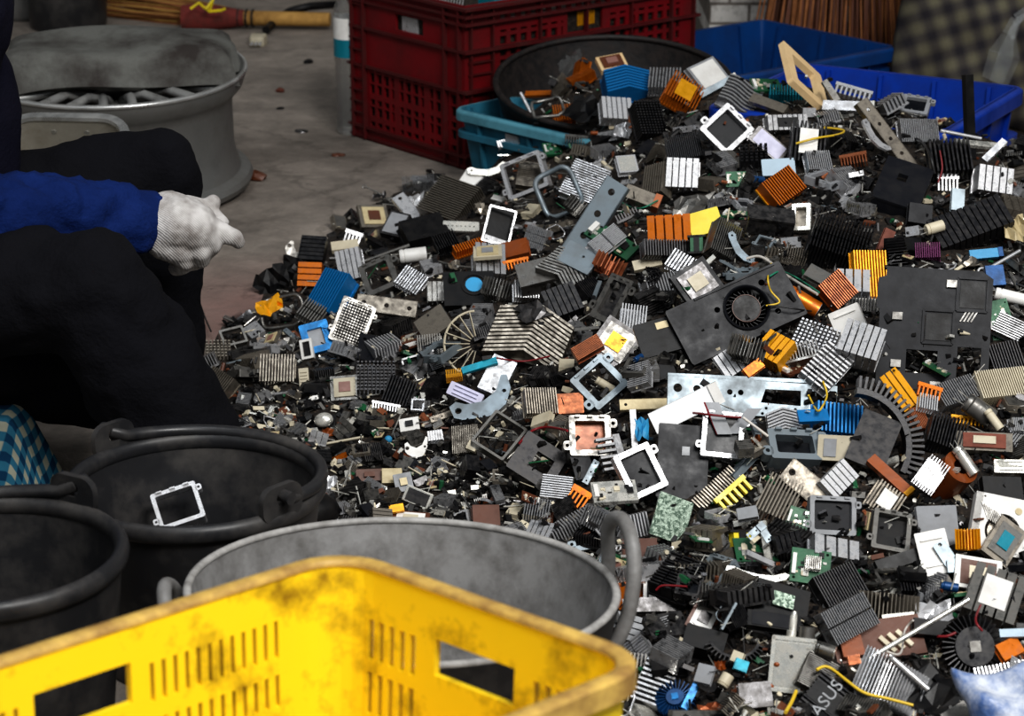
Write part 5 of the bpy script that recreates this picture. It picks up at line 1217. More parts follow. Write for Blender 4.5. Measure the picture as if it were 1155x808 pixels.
 (HS('purple_anodised', 'straight', 9), 1046, 285, 28, 17, -2, 0, .4, 10, 'small purple heatsink above the big black perforated plate', hk, None),
 (BA('sky_blue_plastic', 'deep_blue'), 1112, 287, 36, 10, 5, 0, .3, 6, 'sky-blue plastic bar near the right edge of the heap', 'bar', None),
 (RD('bright_aluminium', True), 1131, 294, 46, 4, 33, 0, .4, 4, 'shiny hooked rod right of the sky-blue bar', 'rod', None),
 (BA('deep_blue'), 1122, 312, 20, 22, 5, 0, .4, 8, 'dark blue block under the shiny hooked rod', 'block', None),
 (CP_('white_plastic', 'tin_plate'), 1140, 335, 34, 13, -16, 0, .3, 8, 'white plug connector at the right edge beside the big black perforated plate', 'connector', None),
 (PC('circuit_green', 15), 1128, 362, 26, 44, 12, 0, .4, 4, 'green board with gold parts right of the big black perforated plate', 'circuit board', None),
 (HS(AL, 'straight', 7), 1145, 374, 24, 46, 64, 0, .3, 10, 'silver heatsink at the right edge below the white plug connector', hk, None),
 (HS(BK, 'straight', 9), 1134, 408, 36, 36, 14, 0, .4, 14, 'black finned block at the right edge below the green gold-part board', hk, None),
 # ---- fan, plate, middle
 (lambda w, d, t: blower(w, d, t), 829, 356, 140, 66, 27, -.1, .35, 20, 'black blower fan housing with a round inlet in the middle of the heap', 'fan', 'the black blower fan', 5),
 (lambda w, d, t: bigplate(w, d, t), 1054, 372, 116, 130, -5, 0, .22, 3, 'big black perforated plate with square dents and two windows at the right of the heap', 'plate', 'the big black perforated plate', 3),
 (HS(AL, 'straight', 10), 777, 303, 48, 22, -35, -.2, .4, 10, 'light heatsink fringe behind the dark processor holder', hk, None),
 (CH('charcoal_plastic', 'dark_steel', 'cream_plastic'), 786, 320, 44, 42, 35, .1, .35, 10, 'dark processor holder with a pale die above the blower fan', 'processor', 'the dark processor holder'),
 (HS(BR_, 'straight', 7), 714, 361, 30, 28, -8, .1, .35, 10, 'silver heatsink of bright vertical fins left of the blower fan', hk, None),
 (CV('black_plastic', flange=False, stick=(.1, .3, .26, .2, 'beige_ceramic')), 745, 380, 52, 38, 18, -.1, .5, 3, 'black plate with a beige sticker left of the blower fan', 'plate', None),
 (FR(DS, .2, glass='dark_steel'), 691, 338, 26, 54, -28, -.4, .4, 6, 'upright steel frame plate between the black block and the blower fan', 'frame', None),
 (CH('dark_steel', 'dull_steel', 'gold_anodised'), 694, 388, 46, 46, -36, 0, .3, 8, 'dark square metal holder with a gold centre left of the blower fan', 'holder', 'the gold-centred holder'),
 (HS('copper', 'straight', 8), 663, 394, 16, 34, -60, 0, .5, 10, 'brown copper fin strip left of the gold-centred holder', hk, None),
 (FR(ZS, .15), 676, 432, 46, 46, 44, 0, .4, 7, 'galvanised square frame set as a diamond below the gold-centred holder', 'frame', 'the galvanised diamond frame'),
 (CP_('cream_plastic', 'cream_plastic'), 682, 434, 22, 9, -30, 0, .3, 6, 'small cream connector inside the galvanised diamond frame', 'connector', None),
 (lambda w, d, t: cover(w, d, t, 'copper', False, [('c', .42, .62, .04, .04)]), 640, 456, 36, 22, 2, 0, .25, 3, 'bright copper plate left of the galvanised diamond frame', 'plate', 'the bright copper plate'),
 (HS(GA, 'straight', 10), 609, 455, 36, 28, 6, .05, .35, 12, 'beige-grey heatsink with vertical fins left of the bright copper plate', hk, None),
 (CV(AL, flange=True), 561, 424, 28, 42, -27, -.1, .35, 4, 'brushed silver plate leaning above the curved steel lever', 'plate', 'the brushed silver plate'),
 (CV('lavender_label', flange=False, slots=3), 525, 445, 40, 15, -26, 0, .4, 4, 'pale lavender labelled stick left of the brushed silver plate', 'label stick', None),
 (LV(ZS), 546, 456, 74, 22, 26, 0, .5, 4, 'curved steel lever running up to the brushed silver plate', 'lever', 'the curved steel lever'),
 (BA('teal_anodised'), 541, 413, 40, 7, 18, 0, .6, 4, 'teal metal strip below the half-wheel of pale blades', 'strip', None),
 (HS('grimy_aluminium', 'straight', 12), 525, 498, 30, 30, 3, 0, .5, 8, 'beige striped heatsink under the curved steel lever', hk, 'the beige striped heatsink'),
 (CN('cream_plastic'), 533, 504, 11, 10, -28, 0, .4, 6, 'small cream cube on the beige striped heatsink', 'cube', None),
 (FR(DS, .07, tabs=False), 563, 492, 42, 44, -40, 0, .5, 5, 'thin empty steel frame right of the beige striped heatsink', 'frame', None),
 (HS('gold_anodised', 'straight', 7), 512, 424, 18, 9, 8, 0, .5, 7, 'tiny gold heatsink at the foot of the half-wheel of pale blades', hk, None),
 (CB(BR_, 10), 435, 459, 32, 8, -6, 0, .4, 4, 'white comb strip below the dark pin heatsink', 'comb clip', None),
 (CH('white_plastic', None, 'black_plastic'), 462, 480, 22, 14, 10, 0, .4, 6, 'small white module with a black square in the low front of the heap', 'module', None),
 (HS(BR_, 'wide', 6), 491, 492, 17, 11, 8, 0, .3, 7, 'small white heatsink with six black slots in the low front', hk, None),
 (LV('white_plastic'), 470, 508, 26, 14, 4, 0, .4, 5, 'white curved plastic clip in the low front of the heap', 'clip', None),
 (lambda w, d, t: [('knob', MB().sphere((0, 0, 0), w/2, 8), 'sky_blue_plastic', None, 60), ('stem', MB().cyl((0, 0, -w*.5), w*.2, w*.6), 'dull_steel', 0, 40)], 438, 496, 9, 9, 0, 0, .3, 8, 'tiny sky-blue bead among the low front scraps', 'bead', None),
 (CH('circuit_brown', None, 'circuit_brown'), 417, 537, 30, 13, 3, 0, .5, 8, 'reddish brown block in the low front of the heap', 'block', None),
 (CN('beige_ceramic'), 442, 538, 22, 16, 3, 0, .5, 8, 'beige block right of the reddish brown block', 'block', None),
 (CH('grey_plastic', None, 'beige_ceramic'), 455, 545, 20, 20, 14, 0, .3, 6, 'pale grey square chip right of the beige block', 'chip', None),
 (CN('tin_plate', 'dark_steel'), 471, 561, 30, 17, -22, 0, .4, 8, 'silver cased connector below the pale grey square chip', 'connector', None),
 (CH('circuit_brown', 'white_plastic', 'cream_plastic'), 463, 586, 42, 14, -8, 0, .9, 4, 'white panel on a brown board just behind the basin rim', 'panel', 'the white panel behind the basin'),
 (CN('gold_anodised'), 447, 574, 16, 8, 12, 0, .6, 4, 'yellow tag above the white panel behind the basin', 'tag', None),
 (CR('bright_aluminium', 41), 374, 546, 14, 16, 0, 0, .3, 6, 'bright white metal scrap right of the rope-handled bucket', 'metal scrap', None),
 (CN('circuit_brown'), 548, 584, 30, 22, 4, 0, .5, 12, 'dark brown block behind the basin rim right of centre', 'block', None),
 (HS(DK, 'straight', 7), 398, 591, 26, 14, -14, 0, .5, 7, 'dark slotted connector behind the left of the basin rim', 'connector', None),
 # ---- centre
 (CV('dark_steel', flange=True, holes=[('r', .1, 0, .4, .4)]), 606, 521, 54, 46, -33, .1, .5, 5, 'dark grey plate with a black opening above the basin', 'plate', 'the dark plate above the basin'),
 (HS(BR_, 'straight', 8, cut=0), 628, 551, 26, 34, 84, 0, .35, 8, 'white striped heatsink behind the basin handle', hk, None),
 (FR(DS, .14, glass='amber_plastic', tabs=True), 665, 493, 46, 44, 2, .1, .35, 12, 'steel box frame with an amber interior below the bright copper plate', 'frame', 'the amber-filled steel frame'),
 (CB(AL, 6), 690, 512, 40, 26, -82, .2, .4, 6, 'curved silver side plate with cross fins right of the amber-filled frame', 'side plate', None),
 (CL('beige_ceramic', 1), 727, 457, 56, 12, 3, 0, .5, 6, 'beige flat bar left of the white bar', 'bar', None),
 (BA('bright_aluminium'), 715, 484, 7, 42, 3, 0, .2, 5, 'thin bright vertical clip left of the charcoal square plate', 'clip', None),
 (CR('sky_blue_plastic', 44), 724, 483, 14, 22, 0, 0, .3, 6, 'small blue plastic piece right of the thin bright clip', 'plastic scrap', None),
 (CV('charcoal_plastic', flange=False, stick=(.05, .14, .15, .12, 'grey_plastic')), 770, 521, 56, 80, -4, 0, .35, 3, 'charcoal square plate with one tiny grey sticker in the centre of the heap', 'plate', 'the charcoal square plate'),
 (FR(BR_, .14, glass='charcoal_plastic'), 722, 532, 42, 52, 26, 0, .25, 7, 'bright white socket frame left of the charcoal square plate', 'frame', 'the white frame left of the charcoal plate'),
 (lambda w, d, t: pcb(w, d, t, 'tin_plate', 7), 693, 556, 50, 22, 10, 0, .7, 6, 'shiny connector block with gold pins left of the glittering card', 'connector', None),
 (CB('orange_anodised', 5), 652, 562, 24, 22, -35, 0, .5, 5, 'grey and orange comb clip left of the shiny connector block', 'comb clip', None),
 (HS(BR_, 'straight', 7, mb_=DK), 716, 593, 32, 26, 12, .1, .3, 10, 'black and white finned heatsink beside the basin loop handle', hk, None),
 (CV('glitter_green', flange=False), 757, 585, 40, 48, -17, .1, .3, 3, 'glittering grey-green card below the charcoal square plate', 'card', 'the glittering card'),
 (lambda w, d, t: longbracket(w, d, t), 848, 449, 188, 42, -2, 0, .2, 4, 'long galvanised plate with round holes and windows across the heap', 'bracket', 'the long perforated bracket', 5),
 (HS(BR_, 'wide', 6), 828, 406, 38, 28, 34, .1, .4, 10, 'white barred heatsink between the blower fan and the long perforated bracket', hk, None),
 (CN('orange_anodised'), 850, 416, 22, 11, 38, 0, .3, 8, 'orange bar right of the white barred heatsink', 'bar', None),
 (HS(DS, 'fan', 9), 843, 395, 30, 24, -20, 0, .4, 12, 'dark curled fins under the lower edge of the blower fan', hk, None),
 (HS(AL, 'pin'), 920, 384, 46, 34, -28, .1, .4, 12, 'light grey pin heatsink right of the blower fan', hk, 'the light pin heatsink'),
 (HS(AL, 'straight', 8, cut=3), 932, 416, 50, 36, 50, .1, .4, 10, 'silver heatsink of cut fins above the right end of the long perforated bracket', hk, None),
 (CV('white_plastic', flange=True, slots=2), 957, 364, 34, 34, 22, 0, .3, 4, 'white plate with two dark slits above the silver angled heatsink', 'plate', None),
 (HS(AL, 'wide', 6), 971, 390, 44, 36, -24, .2, .5, 20, 'silver angled heatsink with deep slots left of the big black plate', hk, 'the silver angled heatsink'),
 (lambda w, d, t: bar(w, d, t, 'paper_white', 'white_plastic'), 774, 460, 82, 24, 26, 0, .12, 10, 'brilliant white bar lying across the left end of the long perforated bracket', 'bar', 'the brilliant white bar'),
 (FR('bright_aluminium', .11, glass='dark_glass'), 815, 491, 46, 50, -6, 0, .3, 7, 'silver socket frame with a dark panel under the long perforated bracket', 'frame', 'the silver frame under the bracket'),
 (lambda w, d, t: ribbon(w, d, 'grey_plastic'), 827, 472, 48, 36, 0, 0, .2, 3, 'grey ribbon cable with one red edge lying over the silver frame', 'ribbon cable', None),
 (HS(AL, 'chev', 5), 884, 476, 38, 24, 4, .2, .4, 10, 'silver heatsink of chevron fins under the long perforated bracket', hk, None),
 (FR(ZS, .2, glass='dark_glass'), 895, 505, 58, 32, 6, 0, .5, 14, 'galvanised box frame with a dark opening below the silver chevron fins', 'frame', 'the galvanised box frame'),
 (HS('blue_anodised', 'straight', 9), 944, 474, 54, 32, -4, .1, .5, 16, 'vivid blue finned heatsink at the right end of the long perforated bracket', hk, 'the vivid blue heatsink'),
 (BA('blue_anodised'), 917, 470, 34, 13, 8, 0, .8, 5, 'blue flat tongue sticking left from the vivid blue heatsink', 'tongue', None),
 (CV('cream_plastic', flange=True, stick=(-.2, 0, .3, .7, 'grey_plastic')), 946, 506, 44, 28, -5, 0, .3, 5, 'cream card with a grey smear under the vivid blue heatsink', 'card', None),
 # ---- right
 (HS('gold_anodised', 'wide', 3), 1017, 442, 22, 44, 32, -.2, .4, 12, 'golden-yellow bar heatsink leaning below the big black perforated plate', hk, 'the golden-yellow bar heatsink'),
 (HS('copper', 'straight', 8), 1036, 474, 16, 24, 20, 0, .5, 8, 'rusty copper tip under the golden-yellow bar heatsink', hk, None),
 (HS(AL, 'straight', 13), 1077, 445, 48, 26, 28, .1, .6, 14, 'silver ribbed heatsink below the big black perforated plate', hk, 'the silver ribbed heatsink at right'),
 (HS('cream_plastic', 'straight', 18, mb_=AL), 1130, 437, 60, 30, 13, 0, .6, 16, 'cream-white long heatsink at the right edge', hk, 'the cream-white long heatsink'),
 (CB('orange_anodised', 6), 1048, 442, 28, 14, -18, 0, .4, 5, 'orange clip between the golden bar and the silver ribbed heatsink', 'comb clip', None),
 (HS(BR_, 'straight', 6), 1046, 456, 22, 16, -12, 0, .4, 8, 'small white slotted heatsink right of the golden-yellow bar heatsink', hk, None),
 (CB('gold_anodised', 9), 1092, 475, 36, 9, -14, 0, .5, 5, 'narrow yellow comb clip below the silver ribbed heatsink', 'comb clip', None),
 (CP_('dull_steel', 'dark_steel'), 1104, 463, 34, 22, -36, 0, .4, 16, 'grey metal cone block under the cream-white long heatsink', 'cone', None),
 (CP_('cream_plastic', 'cream_plastic'), 1121, 474, 24, 10, -58, 0, .4, 6, 'small pale tube right of the grey cone block', 'tube', None),
 (lambda w, d, t: curvefins(w, t, BK, -20, 95, 22, w*.34), 1010, 512, 64, 70, -10, 0, .3, 16, 'black curved heatsink arching down right of the vivid blue heatsink', hk, 'the black curved heatsink'),
 (CV('dark_steel', flange=False), 985, 498, 44, 60, -28, .2, .5, 5, 'dark grey-green plate in the hollow of the black curved heatsink', 'plate', None),
 (HS(BK, 'straight', 9), 1066, 492, 42, 34, -22, .1, .6, 16, 'black heatsink with stepped fins right of the black curved heatsink', hk, None),
 (CH('grimy_aluminium', 'rust', 'cream_plastic'), 1110, 500, 60, 20, -8, 0, .7, 8, 'brown stained module with a pale edge at the right', 'module', None),
 (CV('tin_plate', flange=True, slots=3), 1140, 527, 36, 14, -3, 0, .4, 5, 'bright tin plate at the right edge above the white fan duct', 'plate', None),
 (lambda w, d, t: roll(d*.5, w, 'amber_plastic'), 1072, 538, 44, 32, -62, .3, .4, 20, 'translucent amber roll above the light plastic plates', 'roll', 'the amber roll'),
 (CP_('tin_plate', 'cream_plastic'), 1089, 520, 34, 13, -60, 0, .4, 8, 'pale metal tube leaning right of the amber roll', 'tube', None),
 (CN('black_plastic'), 1129, 554, 44, 26, 2, 0, .5, 14, 'black glossy box above the white fan duct', 'box', None),
 (lambda w, d, t: ductplate(w, d, t), 1130, 592, 64, 60, -12, 0, .3, 4, 'white fan duct plate with a dark grille at the right edge', 'fan duct', 'the white fan duct'),
 (CH('grimy_aluminium', 'dull_steel', 'teal_anodised'), 1131, 612, 34, 46, -38, .1, .4, 8, 'dirty silver module lying on the white fan duct', 'module', None),
 (BA('amber_plastic', 'gold_anodised'), 1004, 538, 56, 12, -52, 0, .5, 8, 'brown and gold bar right of the green dot under the cream card', 'bar', None),
 (HS(AL, 'straight', 6), 1050, 536, 26, 34, -40, .1, .4, 10, 'silver finned piece left of the amber roll', hk, None),
 (HS(GA, 'straight', 7, lab='x', lm='white_plastic'), 998, 565, 36, 32, -36, .1, .4, 10, 'grey heatsink with a white central strip right of the steel channel', hk, None),
 (FR(DS, .12, glass='black_plastic'), 1005, 601, 42, 42, -12, .1, .5, 10, 'dark steel frame with a black hollow left of the light plastic plates', 'frame', 'the black-hollow frame'),
 (CN('black_plastic'), 1012, 634, 50, 14, 22, 0, .5, 10, 'black slim bar below the black-hollow frame', 'bar', None),
 (CV('grey_plastic', flange=False), 1057, 594, 46, 44, 4, 0, .35, 6, 'dusty grey plate behind the light grey plastic plate', 'plate', None),
 (CV('white_plastic', flange=True, slots=2), 1054, 624, 34, 46, 10, 0, .3, 4, 'light grey plastic plate with two grooves', 'plate', 'the grooved light grey plate'),
 (lambda w, d, t: lbracket(w, d, t, ZS, 115), 1076, 640, 60, 14, 3, 0, .3, 4, 'galvanised angle bracket over the grooved light grey plate', 'bracket', None),
 (HS('gold_anodised', 'fan', 7), 1091, 609, 20, 22, 0, 0, .4, 12, 'gold ribbed cup between the grooved plate and the white fan duct', 'cup', None),
 (CH('white_plastic', 'circuit_brown', 'cream_plastic'), 1103, 648, 52, 34, -10, 0, .5, 4, 'white framed board below the white fan duct', 'board', None),
 (lambda w, d, t: hs(w, d, t, DS, n=5, style='wide', lab='x', lm='white_plastic'), 1120, 676, 58, 52, -28, .15, .6, 26, 'dark silver ribbed case with a white strip at the right edge', 'case', 'the dark silver ribbed case'),
 (HS(GA, 'fan', 12), 1000, 684, 50, 28, -6, 0, .5, 16, 'crumpled silver fin bundle left of the long looped rod', hk, 'the crumpled fin bundle'),
 (BA('tin_plate'), 1013, 696, 36, 6, 8, 0, .6, 4, 'pale strip under the crumpled fin bundle', 'strip', None),
 (lambda w, d, t: board_block(w, d, t), 990, 722, 100, 40, 10, 0, .7, 16, 'red-brown board with an amber relay block under the long looped rod', 'circuit board', 'the red-brown board'),
 (CR('bright_aluminium', 52), 1054, 690, 40, 20, 10, 0, .5, 10, 'crumpled bright foil above the long looped rod', 'foil scrap', None),
 (CN('black_plastic'), 1052, 710, 44, 16, -4, 0, .5, 10, 'black block under the long looped rod', 'block', None),
 (lambda w, d, t: radial(w*.5, t, BK, 34, .62), 1097, 731, 70, 66, 5, 0, .3, 14, 'round black heatsink of radial fins with a small grey centre label', hk, 'the round black radial heatsink'),
 (CN('orange_anodised'), 1138, 733, 26, 18, 30, 0, .5, 8, 'orange plastic piece right of the round black radial heatsink', 'plastic scrap', None),
 (BA('pale_blue_plastic'), 1143, 715, 30, 8, 2, 0, .5, 5, 'pale bar at the right edge above the orange piece', 'bar', None),
 (CR('black_plastic', 61), 1058, 782, 56, 44, -30, 0, .5, 16, 'torn black plastic sheet right of the bright splayed fin bundle', 'plastic sheet', None),
 (HS(BR_, 'fan', 16), 1001, 772, 56, 46, -28, .1, .5, 18, 'bright splayed fin bundle with a top rail at the bottom right', hk, 'the bright splayed fin bundle'),
 (RD('bright_aluminium'), 1025, 759, 54, 7, -45, .2, .3, 7, 'pale curved rail along the edge of the bright splayed fin bundle', 'rail', None),
 (RD('tin_plate', True), 1033, 712, 136, 6, 33, .1, .3, 6, 'long grey rod with a loop at its lower end across the bottom right', 'rod', 'the long looped rod', 6),
 # ---- lower middle
 (CL('grimy_aluminium', 2), 912, 550, 66, 28, -40, .1, .4, 10, 'grey steel channel with two holes below the galvanised box frame', 'channel', 'the grey two-hole channel'),
 (HS(BR_, 'wide', 6), 945, 541, 38, 26, 42, .1, .3, 8, 'white barred heatsink right of the grey two-hole channel', hk, None),
 (FR('grey_plastic', .12, glass='charcoal_plastic'), 939, 582, 52, 42, -2, 0, .4, 6, 'grey socket frame round a dark plate below the grey two-hole channel', 'frame', 'the grey frame below the channel'),
 (HS(GA, 'straight', 8), 876, 568, 40, 44, -32, .15, .5, 20, 'dull grey heatsink with deep fins left of the grey two-hole channel', hk, 'the dull deep-finned heatsink'),
 (PC('circuit_green', 22), 901, 585, 24, 22, -20, 0, .3, 3, 'small bright green board right of the dull deep-finned heatsink', 'circuit board', None),
 (HS('grimy_aluminium', 'straight', 13), 806, 553, 60, 17, 46, .1, .3, 10, 'long striped grey heatsink beside the charcoal square plate', hk, 'the long striped heatsink'),
 (CB('yellow_plastic', 6), 827, 557, 44, 18, 42, .1, .3, 6, 'yellow comb clip along the long striped heatsink', 'comb clip', None),
 (TR('yellow_plastic'), 835, 610, 28, 20, 4, 0, .3, 16, 'small yellow transformer in the lower middle of the heap', 'transformer', 'the yellow transformer'),
 (CN('grey_plastic'), 843, 580, 22, 12, 8, 0, .4, 8, 'grey plastic block above the yellow transformer', 'block', None),
 (CR('dark_steel', 71), 800, 595, 34, 16, -25, 0, .5, 8, 'dark folded metal right of the glittering card', 'metal scrap', None),
 (HS(AL, 'wide', 4, mb_='grey_plastic'), 940, 621, 54, 20, -4, .1, .45, 14, 'pale grey block heatsink above the green board with fins', hk, None),
 (PC('circuit_green', 31), 914, 640, 44, 36, -10, 0, .4, 4, 'green circuit board with small fins left of the pale grey block', 'circuit board', 'the green board with fins'),
 (HS(DS, 'straight', 6), 917, 636, 18, 14, -8, 0, .3, 8, 'small grey heatsink sitting on the green board with fins', hk, None),
 (LV('tin_plate'), 854, 650, 68, 8, -18, 0, .5, 4, 'pale steel strip left of the green board with fins', 'strip', None),
 (CH('black_plastic', None, 'glitter_green'), 881, 681, 60, 36, -14, .05, .6, 10, 'black slab with a green square chip below the green board with fins', 'module', 'the black slab with green chip'),
 (CN('black_plastic', 'charcoal_plastic'), 872, 703, 60, 16, -6, 0, .7, 12, 'black glossy case under the black slab with green chip', 'case', None),
 (HS(BK, 'straight', 12), 945, 662, 50, 36, 28, .1, .6, 14, 'black heatsink behind the silver striped heatsink', hk, None),
 (HS(AL, 'straight', 15, cut=1, mb_=DK), 955, 700, 56, 40, 28, .1, .35, 12, 'silver striped heatsink split in two rows left of the crumpled fin bundle', hk, 'the two-row silver heatsink'),
 (lambda w, d, t: tuner(w, d, t), 893, 750, 46, 58, -6, 0, .2, 14, 'shiny tin tuner box with a coax socket and rust spots at the bottom', 'tuner box', 'the shiny tuner box'),
 (CV('white_plastic', flange=False, slots=0, stick=(-.38, 0, .05, 1.0, 'charcoal_plastic')), 747, 667, 42, 18, -2, 0, .3, 4, 'white rectangular pad right of the basin', 'pad', None),
 (CN('dark_steel'), 737, 683, 64, 15, 2, 0, .4, 8, 'dark steel bar with a notch under the white pad', 'bar', 'the dark notched bar'),
 (HS('grey_plastic', 'wide', 4, mb_=DK), 707, 709, 28, 36, 74, -.1, .35, 10, 'grey slatted plate right of the yellow crate corner', 'plate', 'the grey slatted plate'),
 (FR(DS, .08, tabs=False), 690, 707, 18, 34, 12, -.4, .3, 6, 'thin bright frame edge behind the grey slatted plate', 'frame', None),
 (CH('circuit_brown', 'white_plastic', 'dark_steel'), 794, 698, 32, 32, -30, .1, .25, 6, 'brown-bordered square chip with a white centre set as a diamond', 'chip', 'the brown-bordered chip'),
 (CV('black_plastic', flange=True), 795, 722, 46, 22, -20, 0, .8, 6, 'black plate under the brown-bordered chip', 'plate', None),
 (HS(AL, 'straight', 7), 739, 777, 48, 36, 72, -.2, .5, 22, 'silver block heatsink of thick fins at the bottom beside the yellow crate', hk, 'the silver block at the crate'),
 (lambda w, d, t: radial(w*.5, t, 'deep_blue', 26, .45, 'blue_anodised'), 762, 790, 44, 36, 10, 0, .5, 12, 'dark blue round heatsink at the bottom right of the silver block', hk, None),
 (BA('blue_anodised'), 782, 779, 44, 8, 62, 0, .4, 5, 'blue strip standing right of the dark blue round heatsink', 'strip', None),
 (CN('grey_plastic'), 795, 761, 18, 20, -20, 0, .4, 5, 'grey chip above the blue strip', 'chip', None),
 (lambda w, d, t: curvefins(w*.6, t, 'dark_steel', 200, 340, 16, w*.2), 850, 720, 50, 24, 0, 0, .6, 8, 'dark arc of small metal teeth left of the shiny tuner box', 'arc', None),
 (CN('cream_plastic'), 832, 742, 12, 12, -24, 0, .4, 8, 'cream connector left of the shiny tuner box', 'connector', None),
 (CN('teal_anodised'), 836, 751, 15, 12, -20, 0, .4, 6, 'small teal plug under the cream connector', 'plug', None),
 (CP_('cream_plastic', 'cream_plastic'), 818, 768, 14, 14, 60, 0, .4, 6, 'round cream disc left of the shiny tuner box', 'disc', None),
 (CR('amber_plastic', 81), 812, 751, 12, 9, 0, 0, .4, 6, 'small orange scrap above the round cream disc', 'plastic scrap', None),
 (CR('copper', 83), 800, 801, 26, 14, 10, 0, .5, 10, 'crumpled copper scrap at the bottom edge right of the blue strip', 'copper scrap', None),
 (HS(DS, 'straight', 14), 921, 762, 36, 36, 62, .1, .5, 10, 'grey thin-finned heatsink right of the shiny tuner box', hk, None),
 (HS(BK, 'straight', 8), 932, 789, 46, 44, 52, .1, .35, 8, 'black heatsink with white lettering at the bottom edge', hk, 'the lettered black heatsink'),
 (CN('dark_steel'), 852, 786, 36, 26, 5, 0, .5, 14, 'dark steel box at the bottom left of the shiny tuner box', 'box', None),
 (HS('copper', 'straight', 6), 963, 745, 14, 10, 10, 0, .4, 6, 'tiny copper piece left of the bright splayed fin bundle', hk, None),
 (CP_('dull_steel', 'tin_plate'), 931, 734, 20, 16, -20, 0, .5, 10, 'grey metal knob right of the shiny tuner box', 'knob', None),
]
def run_heroes():
    for hI, e in enumerate(HEROES):
        make, px, py, w, h, ang, lx, ly, t, label, cat, ref = e[:12]; q = e[12] if len(e) > 12 else 8
        o = hero(make, px, py, w, h, ang, lx, ly, t, label, cat, ref, q)
        if 'white lettering' in label:
            bb = o[1].bound_box; zt_ = max(v[2] for v in bb); ww = max(v[0] for v in bb); dd = max(v[1] for v in bb)
            b = MB(); b.box((0, 0, zt_+.0006), (ww*1.0, dd*1.9, .0012)); bo = b.obj('lettered_band', 'black_plastic', o[0])
            cu = bpy.data.curves.new('lettering', 'FONT'); cu.body = 'ASUS'; cu.align_x = 'CENTER'; cu.align_y = 'CENTER'; cu.extrude = .0004; cu.size = ww*.9
            tmp = bpy.data.objects.new('tmp', cu); COL.objects.link(tmp); me = bpy.data.meshes.new_from_object(tmp.evaluated_get(bpy.context.evaluated_depsgraph_get()))
            bpy.data.objects.remove(tmp); me.materials.clear(); me.materials.append(MATS['grey_plastic'])
            t_ = bpy.data.objects.new('lettering', me); COL.objects.link(t_); t_.parent = bo; t_.location = (0, 0, zt_+.0016)
# ------------------------------------------------------------------ round basket buried in the heap
kc = at_z(692, 100, .205); BKT = empty('round_basket', 'round black mesh basket heaped with scrap behind the turquoise bin', 'basket')
BKT.matrix_world = Matrix.Translation(Vector((kc[0], kc[1]+.03, .06))) @ Matrix.Rotation(math.radians(11), 4, 'X') @ Matrix.Scale(1.08, 4)
mb = MB(); mb.lathe([(.0, .004), (.12, .004), (.17, .03), (.205, .10), (.218, .15), (.222, .15), (.209, .10), (.174, .027), (.12, 0), (0, 0)], 64); mb.obj('basket_wall', 'mesh_black', BKT, 50)
mb = MB(); mb.lathe([(.219+.006*math.cos(g), .15+.006*math.sin(g)) for g in [i*math.pi/4 for i in range(8)]], 64, closed=True); mb.obj('basket_rim', 'mesh_black', BKT, 60)
# ------------------------------------------------------------------ heap pieces
run_heroes()
COLW = {'aluminium': 'silver', 'bright_aluminium': 'bright white', 'grimy_aluminium': 'dirty grey', 'dull_steel': 'dull grey', 'dark_steel': 'dark grey', 'zinc_steel': 'bluish steel', 'black_anodised': 'black', 'black_plastic': 'black plastic', 'charcoal_plastic': 'charcoal', 'orange_anodised': 'orange', 'gold_anodised': 'gold', 'blue_anodised': 'blue', 'deep_blue': 'dark blue', 'copper': 'copper', 'circuit_green': 'green', 'circuit_brown': 'brown', 'beige_ceramic': 'beige', 'white_plastic': 'white', 'cream_plastic': 'cream', 'grey_plastic': 'grey', 'tin_plate': 'shiny tin', 'amber_plastic': 'amber', 'teal_anodised': 'teal', 'rust': 'rusty'}
GT = []     # generic templates: (kind word, builder(mat), size, materials)
_m = ['aluminium', 'aluminium', 'bright_aluminium', 'grimy_aluminium', 'grimy_aluminium', 'dull_steel', 'dark_steel', 'black_anodised', 'black_anodised', 'aluminium']
def G(word, cat, f, mats, wt): GT.append((word, cat, f, mats, wt))
G('finned heatsink', 'heatsink', lambda m: hs(.040, .036, .020, m, n=8), _m, 5)
G('long finned heatsink', 'heatsink', lambda m: hs(.058, .026, .022, m, n=12), _m+['orange_anodised'], 3)
G('pin heatsink', 'heatsink', lambda m: hs(.038, .038, .018, m, style='pin'), _m, 2)
G('broad-ribbed heatsink', 'heatsink', lambda m: hs(.036, .034, .024, m, style='wide', n=5), _m+['gold_anodised'], 3)
G('split-fin heatsink', 'heatsink', lambda m: hs(.046, .040, .017, m, n=9, cut=2), _m, 2)
G('chevron heatsink', 'heatsink', lambda m: hs(.042, .044, .016, m, n=7, style='chev'), _m, 1)
G('splayed heatsink', 'heatsink', lambda m: hs(.034, .026, .018, m, n=9, style='fan'), _m, 1)
G('square frame', 'frame', lambda m: frame(.046, .044, .005, .006, m), ['bright_aluminium', 'zinc_steel', 'dull_steel', 'dark_steel', 'grey_plastic', 'grimy_aluminium'], 2.4)
G('glazed frame', 'frame', lambda m: frame(.042, .042, .006, .006, m, glass='dark_glass'), ['bright_aluminium', 'dull_steel', 'grey_plastic', 'dark_steel'], 1.5)
G('flat plate', 'plate', lambda m: cover(.050, .036, .0025, m, True, [('c', .3, .3, .05, 0)]), ['dull_steel', 'dark_steel', 'charcoal_plastic', 'black_plastic', 'aluminium', 'black_plastic'], 2.4)
G('notched bracket', 'bracket', lambda m: channel(.056, .014, .008, m, 3), ['zinc_steel', 'dull_steel', 'grimy_aluminium', 'dark_steel', 'bright_aluminium'], 2)
G('angle bracket', 'bracket', lambda m: lbracket(.040, .010, .002, m, 80), ['zinc_steel', 'dull_steel', 'bright_aluminium', 'dark_steel'], 1.5)
